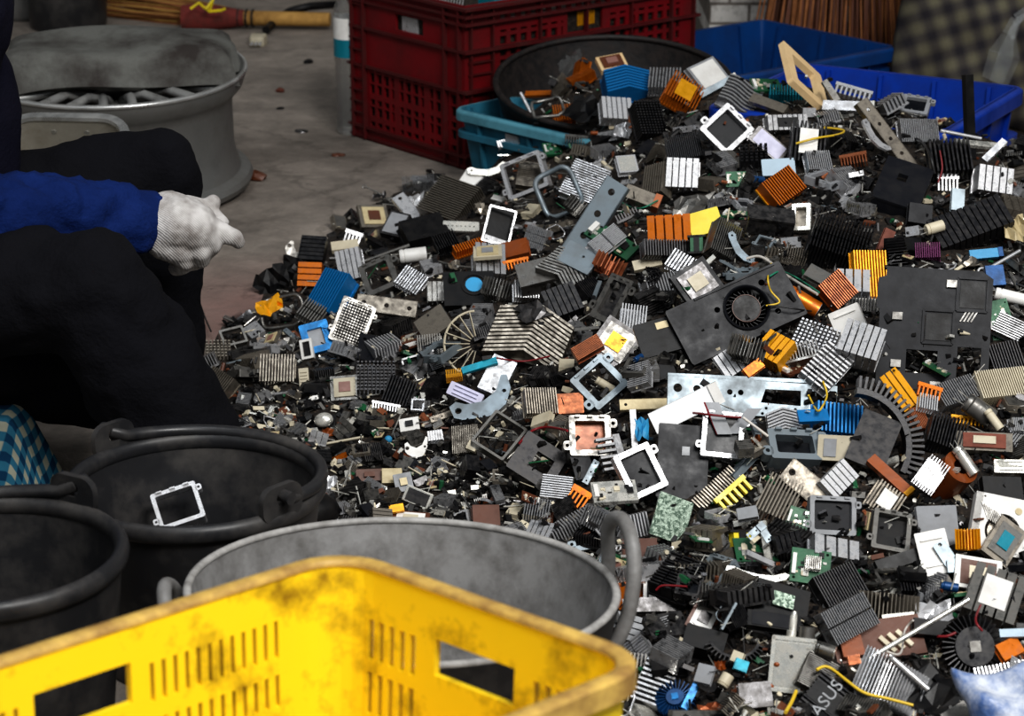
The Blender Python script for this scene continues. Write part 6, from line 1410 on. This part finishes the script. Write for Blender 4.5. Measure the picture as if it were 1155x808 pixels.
G('lever clip', 'lever', lambda m: lever(.046, .011, .003, m), ['zinc_steel', 'bright_aluminium', 'dull_steel', 'white_plastic'], 1.6)
G('chip module', 'module', lambda m: chip(.030, .028, .006, m, 'beige_ceramic'), ['dark_steel', 'grimy_aluminium', 'circuit_green', 'black_plastic'], 1.6)
G('circuit board', 'circuit board', lambda m: pcb(.042, .030, .0025, m, 3), ['circuit_green', 'circuit_green', 'circuit_brown'], 1.1)
G('metal can', 'can', lambda m: can(.026, .022, .010, m, 'dull_steel'), ['tin_plate', 'dull_steel', 'grimy_aluminium', 'dark_steel'], 1.4)
G('plastic box', 'box', lambda m: can(.036, .024, .014, m, None), ['black_plastic', 'black_plastic', 'charcoal_plastic', 'circuit_brown', 'cream_plastic'], 1.8)
G('comb clip', 'comb clip', lambda m: comb(.034, .012, .004, m, 8), ['bright_aluminium', 'dull_steel', 'dull_steel', 'white_plastic', 'dark_steel'], 1.2)
G('metal bar', 'bar', lambda m: bar(.052, .007, .004, m), ['bright_aluminium', 'zinc_steel', 'dull_steel', 'tin_plate'], 1.4)
G('thin rod', 'rod', lambda m: rod(.070, .0014, m, True, .004), ['bright_aluminium', 'dull_steel', 'dark_steel'], 1.2)
G('capacitor', 'capacitor', lambda m: cap(.006, .022, m), ['black_plastic', 'amber_plastic', 'deep_blue', 'tin_plate'], .8)
G('crumpled scrap', 'metal scrap', lambda m: crumple(.036, .026, .014, m, 9), ['dull_steel', 'dark_steel', 'black_plastic', 'grimy_aluminium', 'dull_steel'], 1.8)
G('wire loop', 'wire loop', lambda m: ringframe(.040, .036, .006, .0015, m), ['dull_steel', 'bright_aluminium', 'zinc_steel'], .8)
_cache = {}
def gen(ti, mat):
    if (ti, mat) not in _cache:
        parts = GT[ti][2](mat); _cache[(ti, mat)] = (parts, [mb.mesh(nm, mt, sm) for nm, mb, mt, pr, sm in parts], sample_parts(parts, 260))
    return _cache[(ti, mat)]
W = np.array([g[4] for g in GT]); W = W/W.sum()
COV = HMASK.astype(np.uint8)
R_ = random.Random(21); n_gen = 0; counts = {}
TARGET = 1150
for tries in range(13000):
    if n_gen >= TARGET: break
    px, py = R_.uniform(226, 1175), R_.uniform(60, 830)
    if not inside(np.array([px]), np.array([py]))[0]: continue
    ip, jp = int(min(807, py)), int(min(1154, px))
    if HMASK[ip, jp] and R_.random() < .9: continue
    low_zone = px < 600 and py > 455
    ti = int(np.searchsorted(np.cumsum(W), R_.random())); ti = min(ti, len(GT)-1); mat = R_.choice(GT[ti][3])
    if counts.get(GT[ti][1], 0) >= (165 if GT[ti][1] == 'heatsink' else 120): continue
    parts, meshes, smp = gen(ti, mat)
    s = R_.uniform(.45, .8) if low_zone else R_.uniform(.75, 1.3)
    if tries > 5000: s *= .75
    d = ray(px, py); p0 = CP+d*surf(px, py)
    if MISS: continue
    best = None
    for k in range(3):
        a = R_.uniform(0, 2*math.pi); t1, t2 = R_.gauss(0, .5), R_.gauss(.35, .5)
        Rm = Matrix.Rotation(t2, 3, 'X') @ Matrix.Rotation(t1, 3, 'Y') @ Matrix.Rotation(a, 3, 'Z')
        Rn = np.array(Rm); P = (smp*s) @ Rn.T
        i, j = hm_idx(P[:, 0]+p0[0], P[:, 1]+p0[1]); need = HM[i, j]-P[:, 2]
        z = np.percentile(need, 84); top = z+P[:, 2].max()
        if best is None or top < best[0]: best = (top, z, Rm, P)
    top, z, Rm, P = best
    c = np.array([p0[0], p0[1], z]); Pw = P+c
    i, j = hm_idx(np.array([c[0]]), np.array([c[1]]))
    if z-HM0[i[0], j[0]] > .065: continue
    a, b = splat(Pw)
    if len(a) == 0: continue
    ov = HMASK[b, a].mean()
    if ov > .32: continue
    if COV[b, a].mean() > (.68 if tries < 4000 else .85): continue
    commit(Pw)
    for dx in (-2, 0, 2):
        for dy in (-2, 0, 2): COV[np.clip(b+dy, 0, 807), np.clip(a+dx, 0, 1154)] = 1
    M = Matrix.Translation(Vector(c)) @ (Rm*s).to_4x4()
    o = link_parts(parts, M, meshes)
    ITEMS.append(dict(o=o[0], P=Pw, hero=False, word=GT[ti][0], cat=GT[ti][1], mat=mat, s=s, px=px, py=py, Rm=Rm, objs=o, ref=None))
    counts[GT[ti][1]] = counts.get(GT[ti][1], 0)+1; n_gen += 1
print('generic pieces', n_gen, 'tries', tries)
# ------------------------------------------------------------------ loose wires lying over the heap
def wire(pts, r, mat, label, name='wire', lift=.004):
    P = []
    for (px, py) in pts: P.append(Vector(CP+ray(px, py)*(surf(px, py)-lift/.3)))
    Q = []
    for i in range(len(P)-1):
        p0, p1, p2, p3 = [P[max(0, min(len(P)-1, i+k))] for k in (-1, 0, 1, 2)]
        for k in range(6):
            t = k/6; Q.append(.5*((2*p1)+(p2-p0)*t+(2*p0-5*p1+4*p2-p3)*t*t+(3*p1-p0-3*p2+p3)*t**3))
    Q.append(P[-1]); 
    for it in range(2): Q = [Q[0]]+[(Q[i-1]+Q[i]*2+Q[i+1])/4 for i in range(1, len(Q)-1)]+[Q[-1]]
    mb = MB(); mb.tube(Q, r, 7); o = mb.obj(name, mat, None, 60); tag(o, label, 'wire')
    return o
wire([(842, 292), (856, 289), (870, 297), (886, 310), (905, 322), (922, 332)], .0022, 'white_wire', 'white twisted wire running along the top of the blower fan')
wire([(870, 297), (866, 312), (869, 328), (880, 341), (864, 345)], .0013, 'yellow_wire', 'thin yellow wire looping over the right of the blower fan')
wire([(868, 312), (880, 306), (896, 312), (912, 322), (924, 330)], .0013, 'green_wire', 'thin green wire arching over the right of the blower fan')
wire([(866, 345), (880, 346), (900, 349), (915, 351)], .0012, 'black_wire', 'thin dark wire crossing the right end of the blower fan')
wire([(898, 162), (920, 156), (945, 152), (952, 147), (930, 144)], .0020, 'yellow_wire', 'yellow wire looped over the black barred heatsink')
wire([(1018, 152), (1036, 158), (1048, 172), (1054, 196)], .0028, 'black_wire', 'black cable arching below the tall silver fin block')
wire([(928, 430), (933, 445), (928, 458), (922, 464), (915, 452), (912, 446)], .0014, 'yellow_wire', 'thin yellow wire hanging over the right end of the perforated bracket')
wire([(782, 466), (800, 468), (820, 470), (836, 471)], .0016, 'red_wire', 'dark red wire from the brilliant white bar to the ribbon cable')
wire([(838, 471), (850, 480), (866, 492)], .0018, 'white_wire', 'white lead running down to the galvanised box frame')
wire([(921, 756), (930, 752), (940, 756), (955, 768), (975, 782), (1000, 788), (1030, 796)], .0018, 'yellow_wire', 'yellow wire crossing under the bright splayed fin bundle')
wire([(898, 780), (893, 792), (886, 804)], .0022, 'yellow_wire', 'short yellow wire at the bottom below the shiny tuner box')
wire([(740, 666), (746, 661), (760, 661), (775, 662)], .0014, 'red_wire', 'thin red wire lying over the white pad right of the basin')
wire([(620, 402), (590, 408), (560, 404)], .0013, 'red_wire', 'thin dark red wire below the large dirty chevron heatsink')
wire([(586, 500), (600, 486), (618, 482), (640, 486)], .0018, 'red_wire', 'red wire left of the amber-filled steel frame')
wire([(1058, 718), (1068, 718), (1078, 714)], .0016, 'red_wire', 'red wire left of the round black radial heatsink')
wire([(1106, 683), (1100, 700), (1108, 712)], .0014, 'red_wire', 'red wire above the round black radial heatsink')
wire([(1000, 735), (1016, 738), (1020, 712), (1030, 700)], .0012, 'white_wire', 'thin pale wire above the bright splayed fin bundle')
wire([(700, 228), (720, 236), (742, 226)], .0013, 'green_wire', 'thin green wire left of the twin orange heatsink')
wire([(1060, 170), (1063, 190), (1058, 206)], .0014, 'red_wire', 'thin red wire below the upright black stick')
# ------------------------------------------------------------------ tiny crumbs, too many to count
R_ = random.Random(5); mb = MB(); MM = ['dull_steel', 'black_plastic', 'cream_plastic', 'circuit_green', 'tin_plate', 'circuit_brown', 'dark_steel', 'copper', 'black_plastic']
cnt = 0
while cnt < 11500:
    px, py = R_.uniform(222, 1170), R_.uniform(55, 830)
    if cnt > 9000: px, py = R_.uniform(1160, 1560), R_.uniform(150, 900)
    elif cnt > 8600: px, py = R_.uniform(690, 1200), R_.uniform(812, 900)
    if py > 700 and R_.random() < .2: continue
    if cnt <= 8600 and not inside(np.array([px]), np.array([py]))[0]: continue
    if cnt <= 8600 and HMASK[int(min(807, py)), int(min(1154, px))] and R_.random() < .985: continue
    d = ray(px, py); base = HM0 if R_.random() < .86 else HM; p = CP+d*surf(px, py, base)
    if MISS: continue
    low_zone = px < 640 and py > 440
    s = R_.uniform(.0025, .0085)*(1.15 if low_zone else 1.0)*(R_.uniform(1, 3.2) if cnt > 8600 else 1)
    Rm = Matrix.Rotation(R_.uniform(0, 6.3), 3, 'Z') @ Matrix.Rotation(R_.gauss(0, .6), 3, 'X') @ Matrix.Rotation(R_.gauss(0, .5), 3, 'Y')
    sl = R_.choices(range(len(MM)), [4, 5, 3, .7, 2.4, 1.2, 4, .25, 5] if low_zone else [2, 7, 1.2, .5, 1.6, .8, 4, .2, 7])[0]; k = R_.random(); cc = (p[0], p[1], p[2]+s*.25)  # outside the low zone the mix leans black, putting shade into the gaps
    if k < .55: mb.box(cc, (s*R_.uniform(.8, 2.6), s*R_.uniform(.6, 1.4), s*R_.uniform(.2, .9)), Rm, sl)
    elif k < .8: ax = Rm @ Vector((0, 0, 1)); mb.cyl(cc, s*.4, s*R_.uniform(.4, 2), ax, 7, slot=sl)
    else: ax = Rm @ Vector((1, 0, 0)); mb.cyl(cc, s*.13, s*R_.uniform(3, 6), ax, 5, slot=4 if R_.random() < .5 else sl)
    cnt += 1
o = mb.obj('scrap_crumbs', MM); tag(o, 'countless tiny screws, chips and crumbs strewn between the heap parts', 'scrap crumbs', kind='stuff')
# ------------------------------------------------------------------ pieces elsewhere
def loose(parts, loc, rot, label, cat, sc=1):
    M = Matrix.Translation(Vector(loc)) @ (Matrix.Rotation(rot[2], 3, 'Z') @ Matrix.Rotation(rot[1], 3, 'Y') @ Matrix.Rotation(rot[0], 3, 'X')*sc).to_4x4()
    o = link_parts(parts, M); tag(o[0], label, cat); return o[0]
b1 = Vector((bc[0], bc[1], 0)); q = at_z(201, 572, .15)
loose(frame(.055, .048, .010, .005, 'bright_aluminium'), (q[0], q[1], .15), (.75, -.25, .25), 'white steel frame lying alone inside the rope-handled black bucket', 'frame')
mb = MB(); q = Vector(at_z(262, 568, .12)); mb.tube([q, q+Vector((.01, .0, .012)), q+Vector((.018, 0, -.01))], .0008, 5); tag(mb.obj('copper_wire', 'copper'), 'thin copper wire scrap inside the rope-handled bucket', 'wire')
q = at_z(540, 735, .20)
loose(hs(.06, .045, .018, 'bright_aluminium', style='wide', n=6), (q[0], q[1]+.03, .115), (.5, .1, .2), 'white barred heatsink inside the basin, seen through the crate hand hole', 'heatsink')
loose(hs(.055, .05, .02, 'aluminium', n=9), (bz[0]-.11, bz[1]-.10, .06), (.3, -.2, 1.0), 'silver heatsink inside the basin behind the left crate slots', 'heatsink')
loose(hs(.06, .05, .02, 'grimy_aluminium', n=9), (bz[0]-.03, bz[1]-.12, .06), (.2, .2, .4), 'dirty grey heatsink inside the basin at its near side', 'heatsink')
loose(cover(.07, .05, .003, 'rust', True), (bz[0]+.05, bz[1]-.11, .055), (.2, -.1, .7), 'rusty plate inside the basin at its near side', 'plate')
# red crate filling
RM = RC.matrix_world
mb = MB(); R_ = random.Random(12); n1_ = 22; n2_ = 14; V = []
for j in range(n2_+1):
    for i in range(n1_+1): V.append((.012+(DR-.024)*i/n1_, .012+(WR-.024)*j/n2_, .29+R_.uniform(-.012, .03)))
mb.add(V, [(j*(n1_+1)+i, j*(n1_+1)+i+1, (j+1)*(n1_+1)+i+1, (j+1)*(n1_+1)+i) for j in range(n2_) for i in range(n1_)])
for a, b, c, d in (((.011, .011), (DR-.011, .011), 0, 0), ((.011, .011), (.011, WR-.011), 0, 0)):
    mb.add([(a[0], a[1], .02), (b[0], b[1], .02), (b[0], b[1], .30), (a[0], a[1], .30)], [(0, 1, 2, 3)])
o = mb.obj('scrap_fill', 'scrap_dirt'); o.matrix_world = RM.copy(); tag(o, 'dark scrap filling the tall red crate', 'scrap fill', kind='stuff')
def inred(x, y, z): return RM @ Vector((x, y, z))
for i, (x, y, mt, word) in enumerate([(.04, .10, 'bright_aluminium', 'white ribbed heatsink on top of the red crate nearest its front corner'), (.08, .20, 'aluminium', 'silver ribbed heatsink on top of the red crate along its short side'), (.14, .07, 'teal_anodised', 'teal heatsink on top of the red crate by its front corner'), (.22, .10, 'grimy_aluminium', 'dirty grey heatsink on top of the red crate along its long side'), (.1, .33, 'dull_steel', 'dull heatsink on top of the red crate at its left end'), (.36, .1, 'aluminium', 'silver heatsink on top of the red crate mid way along')]):
    loose(hs(.06, .05, .022, mt, n=8), inred(x, y, .332), (.1, .15*(-1)**i, i*1.1), word, 'heatsink')
loose(hs(.055, .035, .010, 'bright_aluminium', style='wide', n=7), inred(.012, .195, .275), (math.pi/2, 0, ang-.05-math.pi/2), 'white barred heatsink showing in the short-side hand hole of the red crate', 'heatsink')
loose(hs(.05, .03, .010, 'gold_anodised', style='straight', n=6), inred(DR*.5+.01, .012, .28), (math.pi/2, 0, ang-.05), 'golden finned heatsink showing in the long-side hand hole of the red crate', 'heatsink')
# blue-white bag at the bottom right corner
q = Vector(at_z(1172, 797, .09)); mb = MB(); nx, ny = 26, 20; V = []; Fc = []
for side in (0, 1):
    for j in range(ny+1):
        for i in range(nx+1):
            u = 2*i/nx-1; v = 2*j/ny-1; k = max(0, (1-u**4)*(1-v**4))**.5
            V.append((u*.085, v*.06+.01*math.sin(u*4), (1 if side else -1)*(.004+.026*k)+.008*math.sin(u*6+v*3)+.006*math.sin(v*7)))
n = (nx+1)*(ny+1)
for side in (0, 1):
    for j in range(ny):
        for i in range(nx): a = side*n+j*(nx+1)+i; q4 = (a, a+1, a+nx+2, a+nx+1); Fc.append(q4 if side else q4[::-1])
bd = [i for i in range(nx+1)]+[(j)*(nx+1)+nx for j in range(1, ny+1)]+[ny*(nx+1)+i for i in range(nx-1, -1, -1)]+[j*(nx+1) for j in range(ny-1, 0, -1)]
for i in range(len(bd)): a, b = bd[i], bd[(i+1) % len(bd)]; Fc.append((a, b, b+n, a+n))
mb.add(V, Fc); o = mb.obj('plastic_bag', 'bag_plastic', None, 80); o.location = q+Vector((.01, -.01, .0)); o.rotation_euler = (math.radians(38), math.radians(-8), math.radians(12))
tag(o, 'blue and white worn plastic bag at the bottom right corner of the heap', 'bag')
# ------------------------------------------------------------------ what the camera sees: drop hidden loose pieces, then write labels
dg = bpy.context.evaluated_depsgraph_get(); dg.update()
vis = {}
step = 3
for yy in range(1, 808, step):
    for xx in range(220, 1155, step):
        d = ray(xx+.5, yy+.5); ok, loc, nor, idx, ob, mt = SC.ray_cast(dg, Vector(CP), Vector(d))
        if ok:
            r = ob.original
            while r.parent: r = r.parent
            vis.setdefault(r.name, []).append((xx, yy))
LM = []
for it in ITEMS:
    v = vis.get(it['o'].name, [])
    it['n'] = len(v)
    if v: it['vx'] = sum(p[0] for p in v)/len(v); it['vy'] = sum(p[1] for p in v)/len(v)
    if it['ref'] and v: LM.append((it['ref'], it['vx'], it['vy']))
hid = [it for it in ITEMS if it['hero'] and it['n'] < 3]
print('hidden heroes:', [(it['o']['label'], it['n']) for it in hid])
LM += [('the rope-handled bucket', 250, 500), ('the basin rim', 470, 600), ('the trouser leg', 210, 440), ('the turquoise bin', 560, 150), ('the bright blue crate', 1080, 110)]
gone = [it for it in ITEMS if it['n'] < (4 if not it['hero'] else 1)]
for it in gone:
    for o in reversed(it['objs']): bpy.data.objects.remove(o)
ITEMS = [it for it in ITEMS if it['n'] >= (4 if not it['hero'] else 1)]
used = set(o['label'] for o in SC.objects if 'label' in o)
def state(it):
    z = (it['Rm'] @ Vector((0, 0, 1))); 
    if it['cat'] == 'heatsink': return 'fins up' if z.z > .86 else ('tipped forward' if z.y < -.35 else ('tipped back' if z.y > .35 else 'tipped sideways'))
    return 'lying flat' if abs(z.z) > .86 else 'tilted'
for it in ITEMS:
    if it['hero']: continue
    size = 'tiny' if it['n'] < 12 else ('small' if it['n'] < 45 else ('medium' if it['n'] < 110 else 'large'))
    near = sorted(LM, key=lambda l: (l[1]-it['vx'])**2+(l[2]-it['vy'])**2)
    def rel(l):
        dx, dy = it['vx']-l[1], it['vy']-l[2]; a = math.degrees(math.atan2(-dy, dx)); dist = math.hypot(dx, dy)
        k = ['right of', 'up and right of', 'above', 'up and left of', 'left of', 'down and left of', 'below', 'down and right of'][int(((a+22.5) % 360)//45)]
        return ('close ' if dist < 32 else '')+k+' '+l[0]
    base = f"{size} {COLW.get(it['mat'], it['mat'].replace('_', ' '))} {it['word']} {state(it)}"
    cand = [f"{base}, {rel(l)}" for l in near[:5]]+[f"{base}, between {near[a][0]} and {near[b][0]}" for a, b in ((0, 1), (0, 2), (1, 2))]
    lab = None
    for c in cand:
        if c not in used and len(c.split()) <= 16: lab = c; break
    if lab is None: lab = f"{base}, {rel(near[5])}"
    used.add(lab); g = f"loose {it['cat']} pieces of the heap"
    tag(it['o'], lab, it['cat'], g)
print('kept pieces', len(ITEMS))
# ------------------------------------------------------------------ seated sorter
PX = lambda px, py, y: Vector(at_y(px, py, y))
hipN, hipF = Vector((-.93, 2.93, .27)), Vector((-.93, 3.15, .27))
kneeN, ankN = PX(112, 326, 2.80), PX(196, 545, 2.80); kneeF, ankF = PX(174, 196, 3.24), Vector((-.515, 3.22, .09))
ankN.z = max(ankN.z, .085); ankN = Vector((ankN.x, 2.80, .09))
chest, neck, head = Vector((-.845, 3.06, .66)), Vector((-.79, 3.07, .86)), Vector((-.745, 3.08, .99))
shN, shF = Vector((-.83, 2.87, .75)), Vector((-.83, 3.26, .75))
elN, wrN = PX(-48, 246, 2.86), PX(168, 250, 3.0)
elF, wrF = Vector((-.90, 3.36, .47)), Vector((-.80, 3.20, .40))
mbh = MB(); mbh.sphere(head, .1, 12, (.95, .78, 1.15))
body = blob('person', [
    [(hipN.lerp(hipF, .5), .12), (chest, .12), (neck, .055), (head+Vector((0, 0, -.05)), .06)],
    [(hipN, .07), (kneeN, .05), (ankN, .035)], [(hipF, .07), (kneeF, .05), (ankF, .035)],
    [(chest, .09), (shN, .05), (elN, .036), (wrN, .027)], [(chest, .09), (shF, .05), (elF, .036), (wrF, .027), (wrF+Vector((.07, -.03, -.01)), .03)],
    [(ankN, .034), (ankN+Vector((.02, 0, -.05)), .032), (ankN+Vector((.10, -.01, -.062)), .026), (ankN+Vector((.17, -.02, -.066)), .020)],
    [(ankF, .034), (ankF+Vector((0, .02, -.05)), .032), (ankF+Vector((-.01, .10, -.062)), .026), (ankF+Vector((-.02, .17, -.066)), .020)],
    [(head+Vector((.09, 0, -.01)), .016), (head+Vector((.112, 0, -.03)), .014)],
    [(head+Vector((.0, .078, -.01)), .018), (head+Vector((-.01, .08, .01)), .016)], [(head+Vector((.0, -.078, -.01)), .018), (head+Vector((-.01, -.08, .01)), .016)],
    [(head+Vector((.07, 0, -.085)), .03), (head+Vector((.03, 0, -.09)), .04)]], .008, 'skin', None, 5, extra=mbh)
tag(body, 'person in blue sleeve and black trousers sitting on a low stool, white-gloved hand forward', 'person')
for s in (-.032, .032):
    mb = MB(); mb.sphere(head+Vector((.088, s, .012)), .012, 8); mb.obj('eye', 'white_plastic', body, 60)
    mb = MB(); mb.sphere(head+Vector((.0965, s, .010)), .006, 6); mb.obj('iris', 'black_plastic', body, 60)
mb = MB(); mb.box(head+Vector((.094, 0, -.062)), (.008, .04, .008)); mb.obj('mouth', 'wine_cloth', body, None, .003)
mbh = MB(); mbh.sphere(head+Vector((-.02, 0, .03)), .108, 12, (.95, .82, 1.02)); blob('hair', [], .01, 'hair', body, 3, .012, .03, extra=mbh)
# trousers
def lerpc(a, b, r0, r1, n=4): return [(a.lerp(b, i/n), r0+(r1-r0)*i/n) for i in range(n+1)]
tr = blob('trousers', [
    [(hipN.lerp(hipF, .5)+Vector((0, 0, .06)), .135), (hipN.lerp(hipF, .5)+Vector((0, 0, -.02)), .13)],
    lerpc(hipN+Vector((.02, 0, .0)), kneeN, .108, .074)+lerpc(kneeN, ankN+Vector((.012, 0, .03)), .076, .082)[1:],
    lerpc(hipF, kneeF, .105, .068)+lerpc(kneeF, ankF+Vector((0, 0, .03)), .066, .062)[1:],
    [(hipN, .11), (Vector((-.70, 2.96, .205)), .10), (Vector((-.59, 3.0, .15)), .085)]], .009, 'black_cloth', body, 5, .03, .07)  # last chain: black bulk added for the shaded gap by the far leg
sw = blob('sweater', [
    [(hipN.lerp(hipF, .5)+Vector((0, 0, .10)), .14), (chest, .135), (neck+Vector((-.01, 0, -.06)), .07)],
    [(chest+Vector((0, -.05, .03)), .10), (shN, .075)]+lerpc(shN, elN, .075, .064)[1:]+[(elN.lerp(wrN, .25), .064), (elN.lerp(wrN, .5), .060), (elN.lerp(wrN, .72), .054), (elN.lerp(wrN, .84), .046), (elN.lerp(wrN, 1.0), .0415)],
    [(chest+Vector((0, .05, .03)), .10), (shF, .075)]+lerpc(shF, elF, .075, .06)[1:]+[(wrF, .042)]], .0075, 'blue_knit', body, 4, .036, .04)
# knitted cuff
ax = (wrN-elN).normalized(); mb = MB(); 
cuffP = [wrN-ax*.030, wrN-ax*.015, wrN+ax*.006, wrN+ax*.009]; mb.tube(cuffP, [.0425, .0425, .042, .036], 28); mb.obj('cuff', 'blue_knit', body, 60)
# dark work apron over the chest with a teal collar
vb = blob('work_vest', [[(chest+Vector((.02, .0, .10)), .142), (chest+Vector((.035, .0, -.02)), .146), (hipN.lerp(hipF, .5)+Vector((.045, .03, .16)), .145), (hipN.lerp(hipF, .5)+Vector((.08, .04, .08)), .13)],
     [(PX(8, 86, 3.16)+Vector((-.05, 0, 0)), .062), (PX(8, 130, 3.16)+Vector((-.045, 0, 0)), .065), (PX(12, 185, 3.16)+Vector((-.05, 0, 0)), .068), (PX(2, 230, 3.14)+Vector((-.06, 0, 0)), .07)]], .008, 'navy_cloth', body, 5, .012, .08)
cb = blob('collar', [[(PX(-4, 44, 3.12), .014), (PX(-30, 34, 3.08), .018), (neck+Vector((.04, -.03, -.05)), .03)]], .005, 'teal_cloth', body, 3)
for a, far in ((ankN, 0), (ankF, 1)):
    mb = MB(); mb.sphere((0, 0, 0), 1, 10)
    mb.V = [((a.x+.085+x*.135, a.y-.01+y*.05, .028+max(-.028, z*.042+(.012 if x < -.2 else 0))) if not far else (a.x-.01+y*.05, a.y+.085+x*.135, .028+max(-.028, z*.042+(.012 if x < -.2 else 0)))) for x, y, z in mb.V]; mb.obj('shoe', 'black_plastic', body, 60)
# glove
def at3(px, py, y): return PX(px, py, y)
yw = 3.0
G_ = [[(at3(165, 248, yw), .034), (at3(178, 250, yw), .038), (at3(200, 254, yw-.004), .041), (at3(218, 258, yw-.006), .036)],
      [(at3(185, 270, yw-.01), .028), (at3(205, 280, yw-.012), .026)], [(at3(190, 236, yw+.01), .026), (at3(214, 242, yw+.012), .024)],
      # index reaching forward
      [(at3(216, 250, yw), .0200), (at3(236, 258, yw-.004), .0165), (at3(252, 263, yw-.002), .0140), (at3(264, 268, yw), .0125), (at3(268, 272, yw+.002), .0105)],
      # middle
      [(at3(218, 264, yw-.010), .0180), (at3(234, 268, yw-.016), .0150), (at3(240, 277, yw-.010), .0125), (at3(233, 284, yw), .0115)],
      # ring
      [(at3(212, 276, yw-.012), .0175), (at3(226, 284, yw-.020), .0145), (at3(227, 293, yw-.010), .0125), (at3(218, 297, yw), .0115)],
      # little finger
      [(at3(198, 284, yw-.010), .0165), (at3(208, 294, yw-.018), .0135), (at3(206, 301, yw-.008), .0115), (at3(198, 303, yw+.004), .0105)],
      # thumb behind, meeting the index
      [(at3(192, 234, yw+.016), .0190), (at3(214, 234, yw+.036), .0165), (at3(233, 236, yw+.046), .0140), (at3(240, 229, yw+.050), .0115)],
      [(at3(233, 238, yw+.046), .0130), (at3(246, 248, yw+.040), .0110), (at3(251, 251, yw+.034), .0095)]]
gl = blob('knitted_glove', G_, .0028, 'white_knit', body, 4, .003, .02)
mb = MB(); p = wrN+ax*.004; mb.tube([p-ax*.006, p+ax*.012], [.038, .0375], 24); mb.obj('glove_cuff', 'white_knit', body, 60)
# low stool under a gingham cloth
ST = empty('low_stool', 'low wooden stool the person sits on under a checked cloth', 'stool', (-.86, 2.98, 0))
mb = MB(); mb.box((-.05, 0, .118), (.42, .26, .02)); mb.obj('seat', 'circuit_brown', ST, None, .004)
for sx in (-.2, .2):
    for sy in (-.1, .1): mb = MB(); mb.box((sx-.05, sy, .054), (.03, .03, .108)); mb.obj('leg', 'circuit_brown', ST)
mb = MB(); nx, ny = 40, 26; V = []; Fc = []
for j in range(ny+1):
    for i in range(nx+1):
        u = i/nx; v = j/ny; x = -.84+u*.30; y = 2.79+v*.13; dx = max(0, x+.668); e = max(0, 2.85-y)
        z = .134-max(0, dx-.005)*1.55-e*1.6-.010*math.sin(y*40+x*10)*min(1, dx*16)
        V.append((x-.35*max(0, dx-.02), y+.35*e, max(.012, z)))
for j in range(ny):
    for i in range(nx): a = j*(nx+1)+i; Fc.append((a, a+1, a+nx+2, a+nx+1))
mb.add(V, Fc); o = mb.obj('checked_cloth', 'gingham', None, 80); ul = o.data.uv_layers.new(name='weave')
for lp in o.data.loops: k = lp.vertex_index; ux, vy = (k % (nx+1))/nx*.30, (k//(nx+1))/ny*.13; ul.data[lp.index].uv = (ux+max(0, ux-.177)*1.5, vy-max(0, .06-vy)*1.6)
sd = o.modifiers.new('thickness', 'SOLIDIFY'); sd.thickness = .004
tag(o, 'blue and cream checked cloth draped over the low stool beside the trousers', 'cloth')
# ------------------------------------------------------------------ light: open shopfront behind the camera, dim interior
w = bpy.data.worlds.new('world'); SC.world = w; w.use_nodes = True; N = w.node_tree.nodes; L = w.node_tree.links; bg = N['Background']
tc = N.new('ShaderNodeTexCoord'); sp = N.new('ShaderNodeSeparateXYZ'); L.new(tc.outputs['Generated'], sp.inputs[0])
mr = N.new('ShaderNodeMapRange'); mr.inputs[1].default_value = -.9; mr.inputs[2].default_value = .7; mr.inputs[3].default_value = 1.0; mr.inputs[4].default_value = .12; L.new(sp.outputs[1], mr.inputs[0])
zr = N.new('ShaderNodeMapRange'); zr.inputs[1].default_value = -.1; zr.inputs[2].default_value = .5; zr.inputs[3].default_value = .15; zr.inputs[4].default_value = 1; L.new(sp.outputs[2], zr.inputs[0])
mu = N.new('ShaderNodeMath'); mu.operation = 'MULTIPLY'; L.new(mr.outputs[0], mu.inputs[0]); L.new(zr.outputs[0], mu.inputs[1])
m2 = N.new('ShaderNodeMath'); m2.operation = 'MULTIPLY'; m2.inputs[1].default_value = .42; L.new(mu.outputs[0], m2.inputs[0]); nz = N.new('ShaderNodeTexNoise'); nz.inputs['Scale'].default_value = 2.6; nz.inputs['Detail'].default_value = 2; L.new(tc.outputs['Generated'], nz.inputs['Vector'])
nr = N.new('ShaderNodeMapRange'); nr.inputs[1].default_value = .40; nr.inputs[2].default_value = .62; nr.inputs[3].default_value = .15; nr.inputs[4].default_value = 2.0; L.new(nz.outputs[0], nr.inputs[0])  # noise patches added to the world brightness to vary metal reflections
m3 = N.new('ShaderNodeMath'); m3.operation = 'MULTIPLY'; L.new(m2.outputs[0], m3.inputs[0]); L.new(nr.outputs[0], m3.inputs[1]); L.new(m3.outputs[0], bg.inputs[1])
bg.inputs[0].default_value = (.93, .97, 1.0, 1)
def area(name, loc, target, sx, sy, power, col=(1, 1, 1)):
    d = bpy.data.lights.new(name, 'AREA'); d.shape = 'RECTANGLE'; d.size = sx; d.size_y = sy; d.energy = power; d.color = col
    o = bpy.data.objects.new(name, d); COL.objects.link(o); o.location = loc; o.rotation_euler = (Vector(target)-Vector(loc)).to_track_quat('-Z', 'Y').to_euler(); return o
area('daylight_opening', (1.3, .2, 3.4), (.35, 3.1, .1), 1.7, 1.0, 135, (1, .985, .96))
area('added_overhead_light', (-.6, 2.0, 4.2), (0, 3.0, 0), 1.2, 1.2, 26, (.92, .96, 1))  # no window: unseen cool area lamp added overhead
SC.view_settings.view_transform = 'Standard'
SC.view_settings.look = 'Medium High Contrast'
SC.view_settings.exposure = 0.22
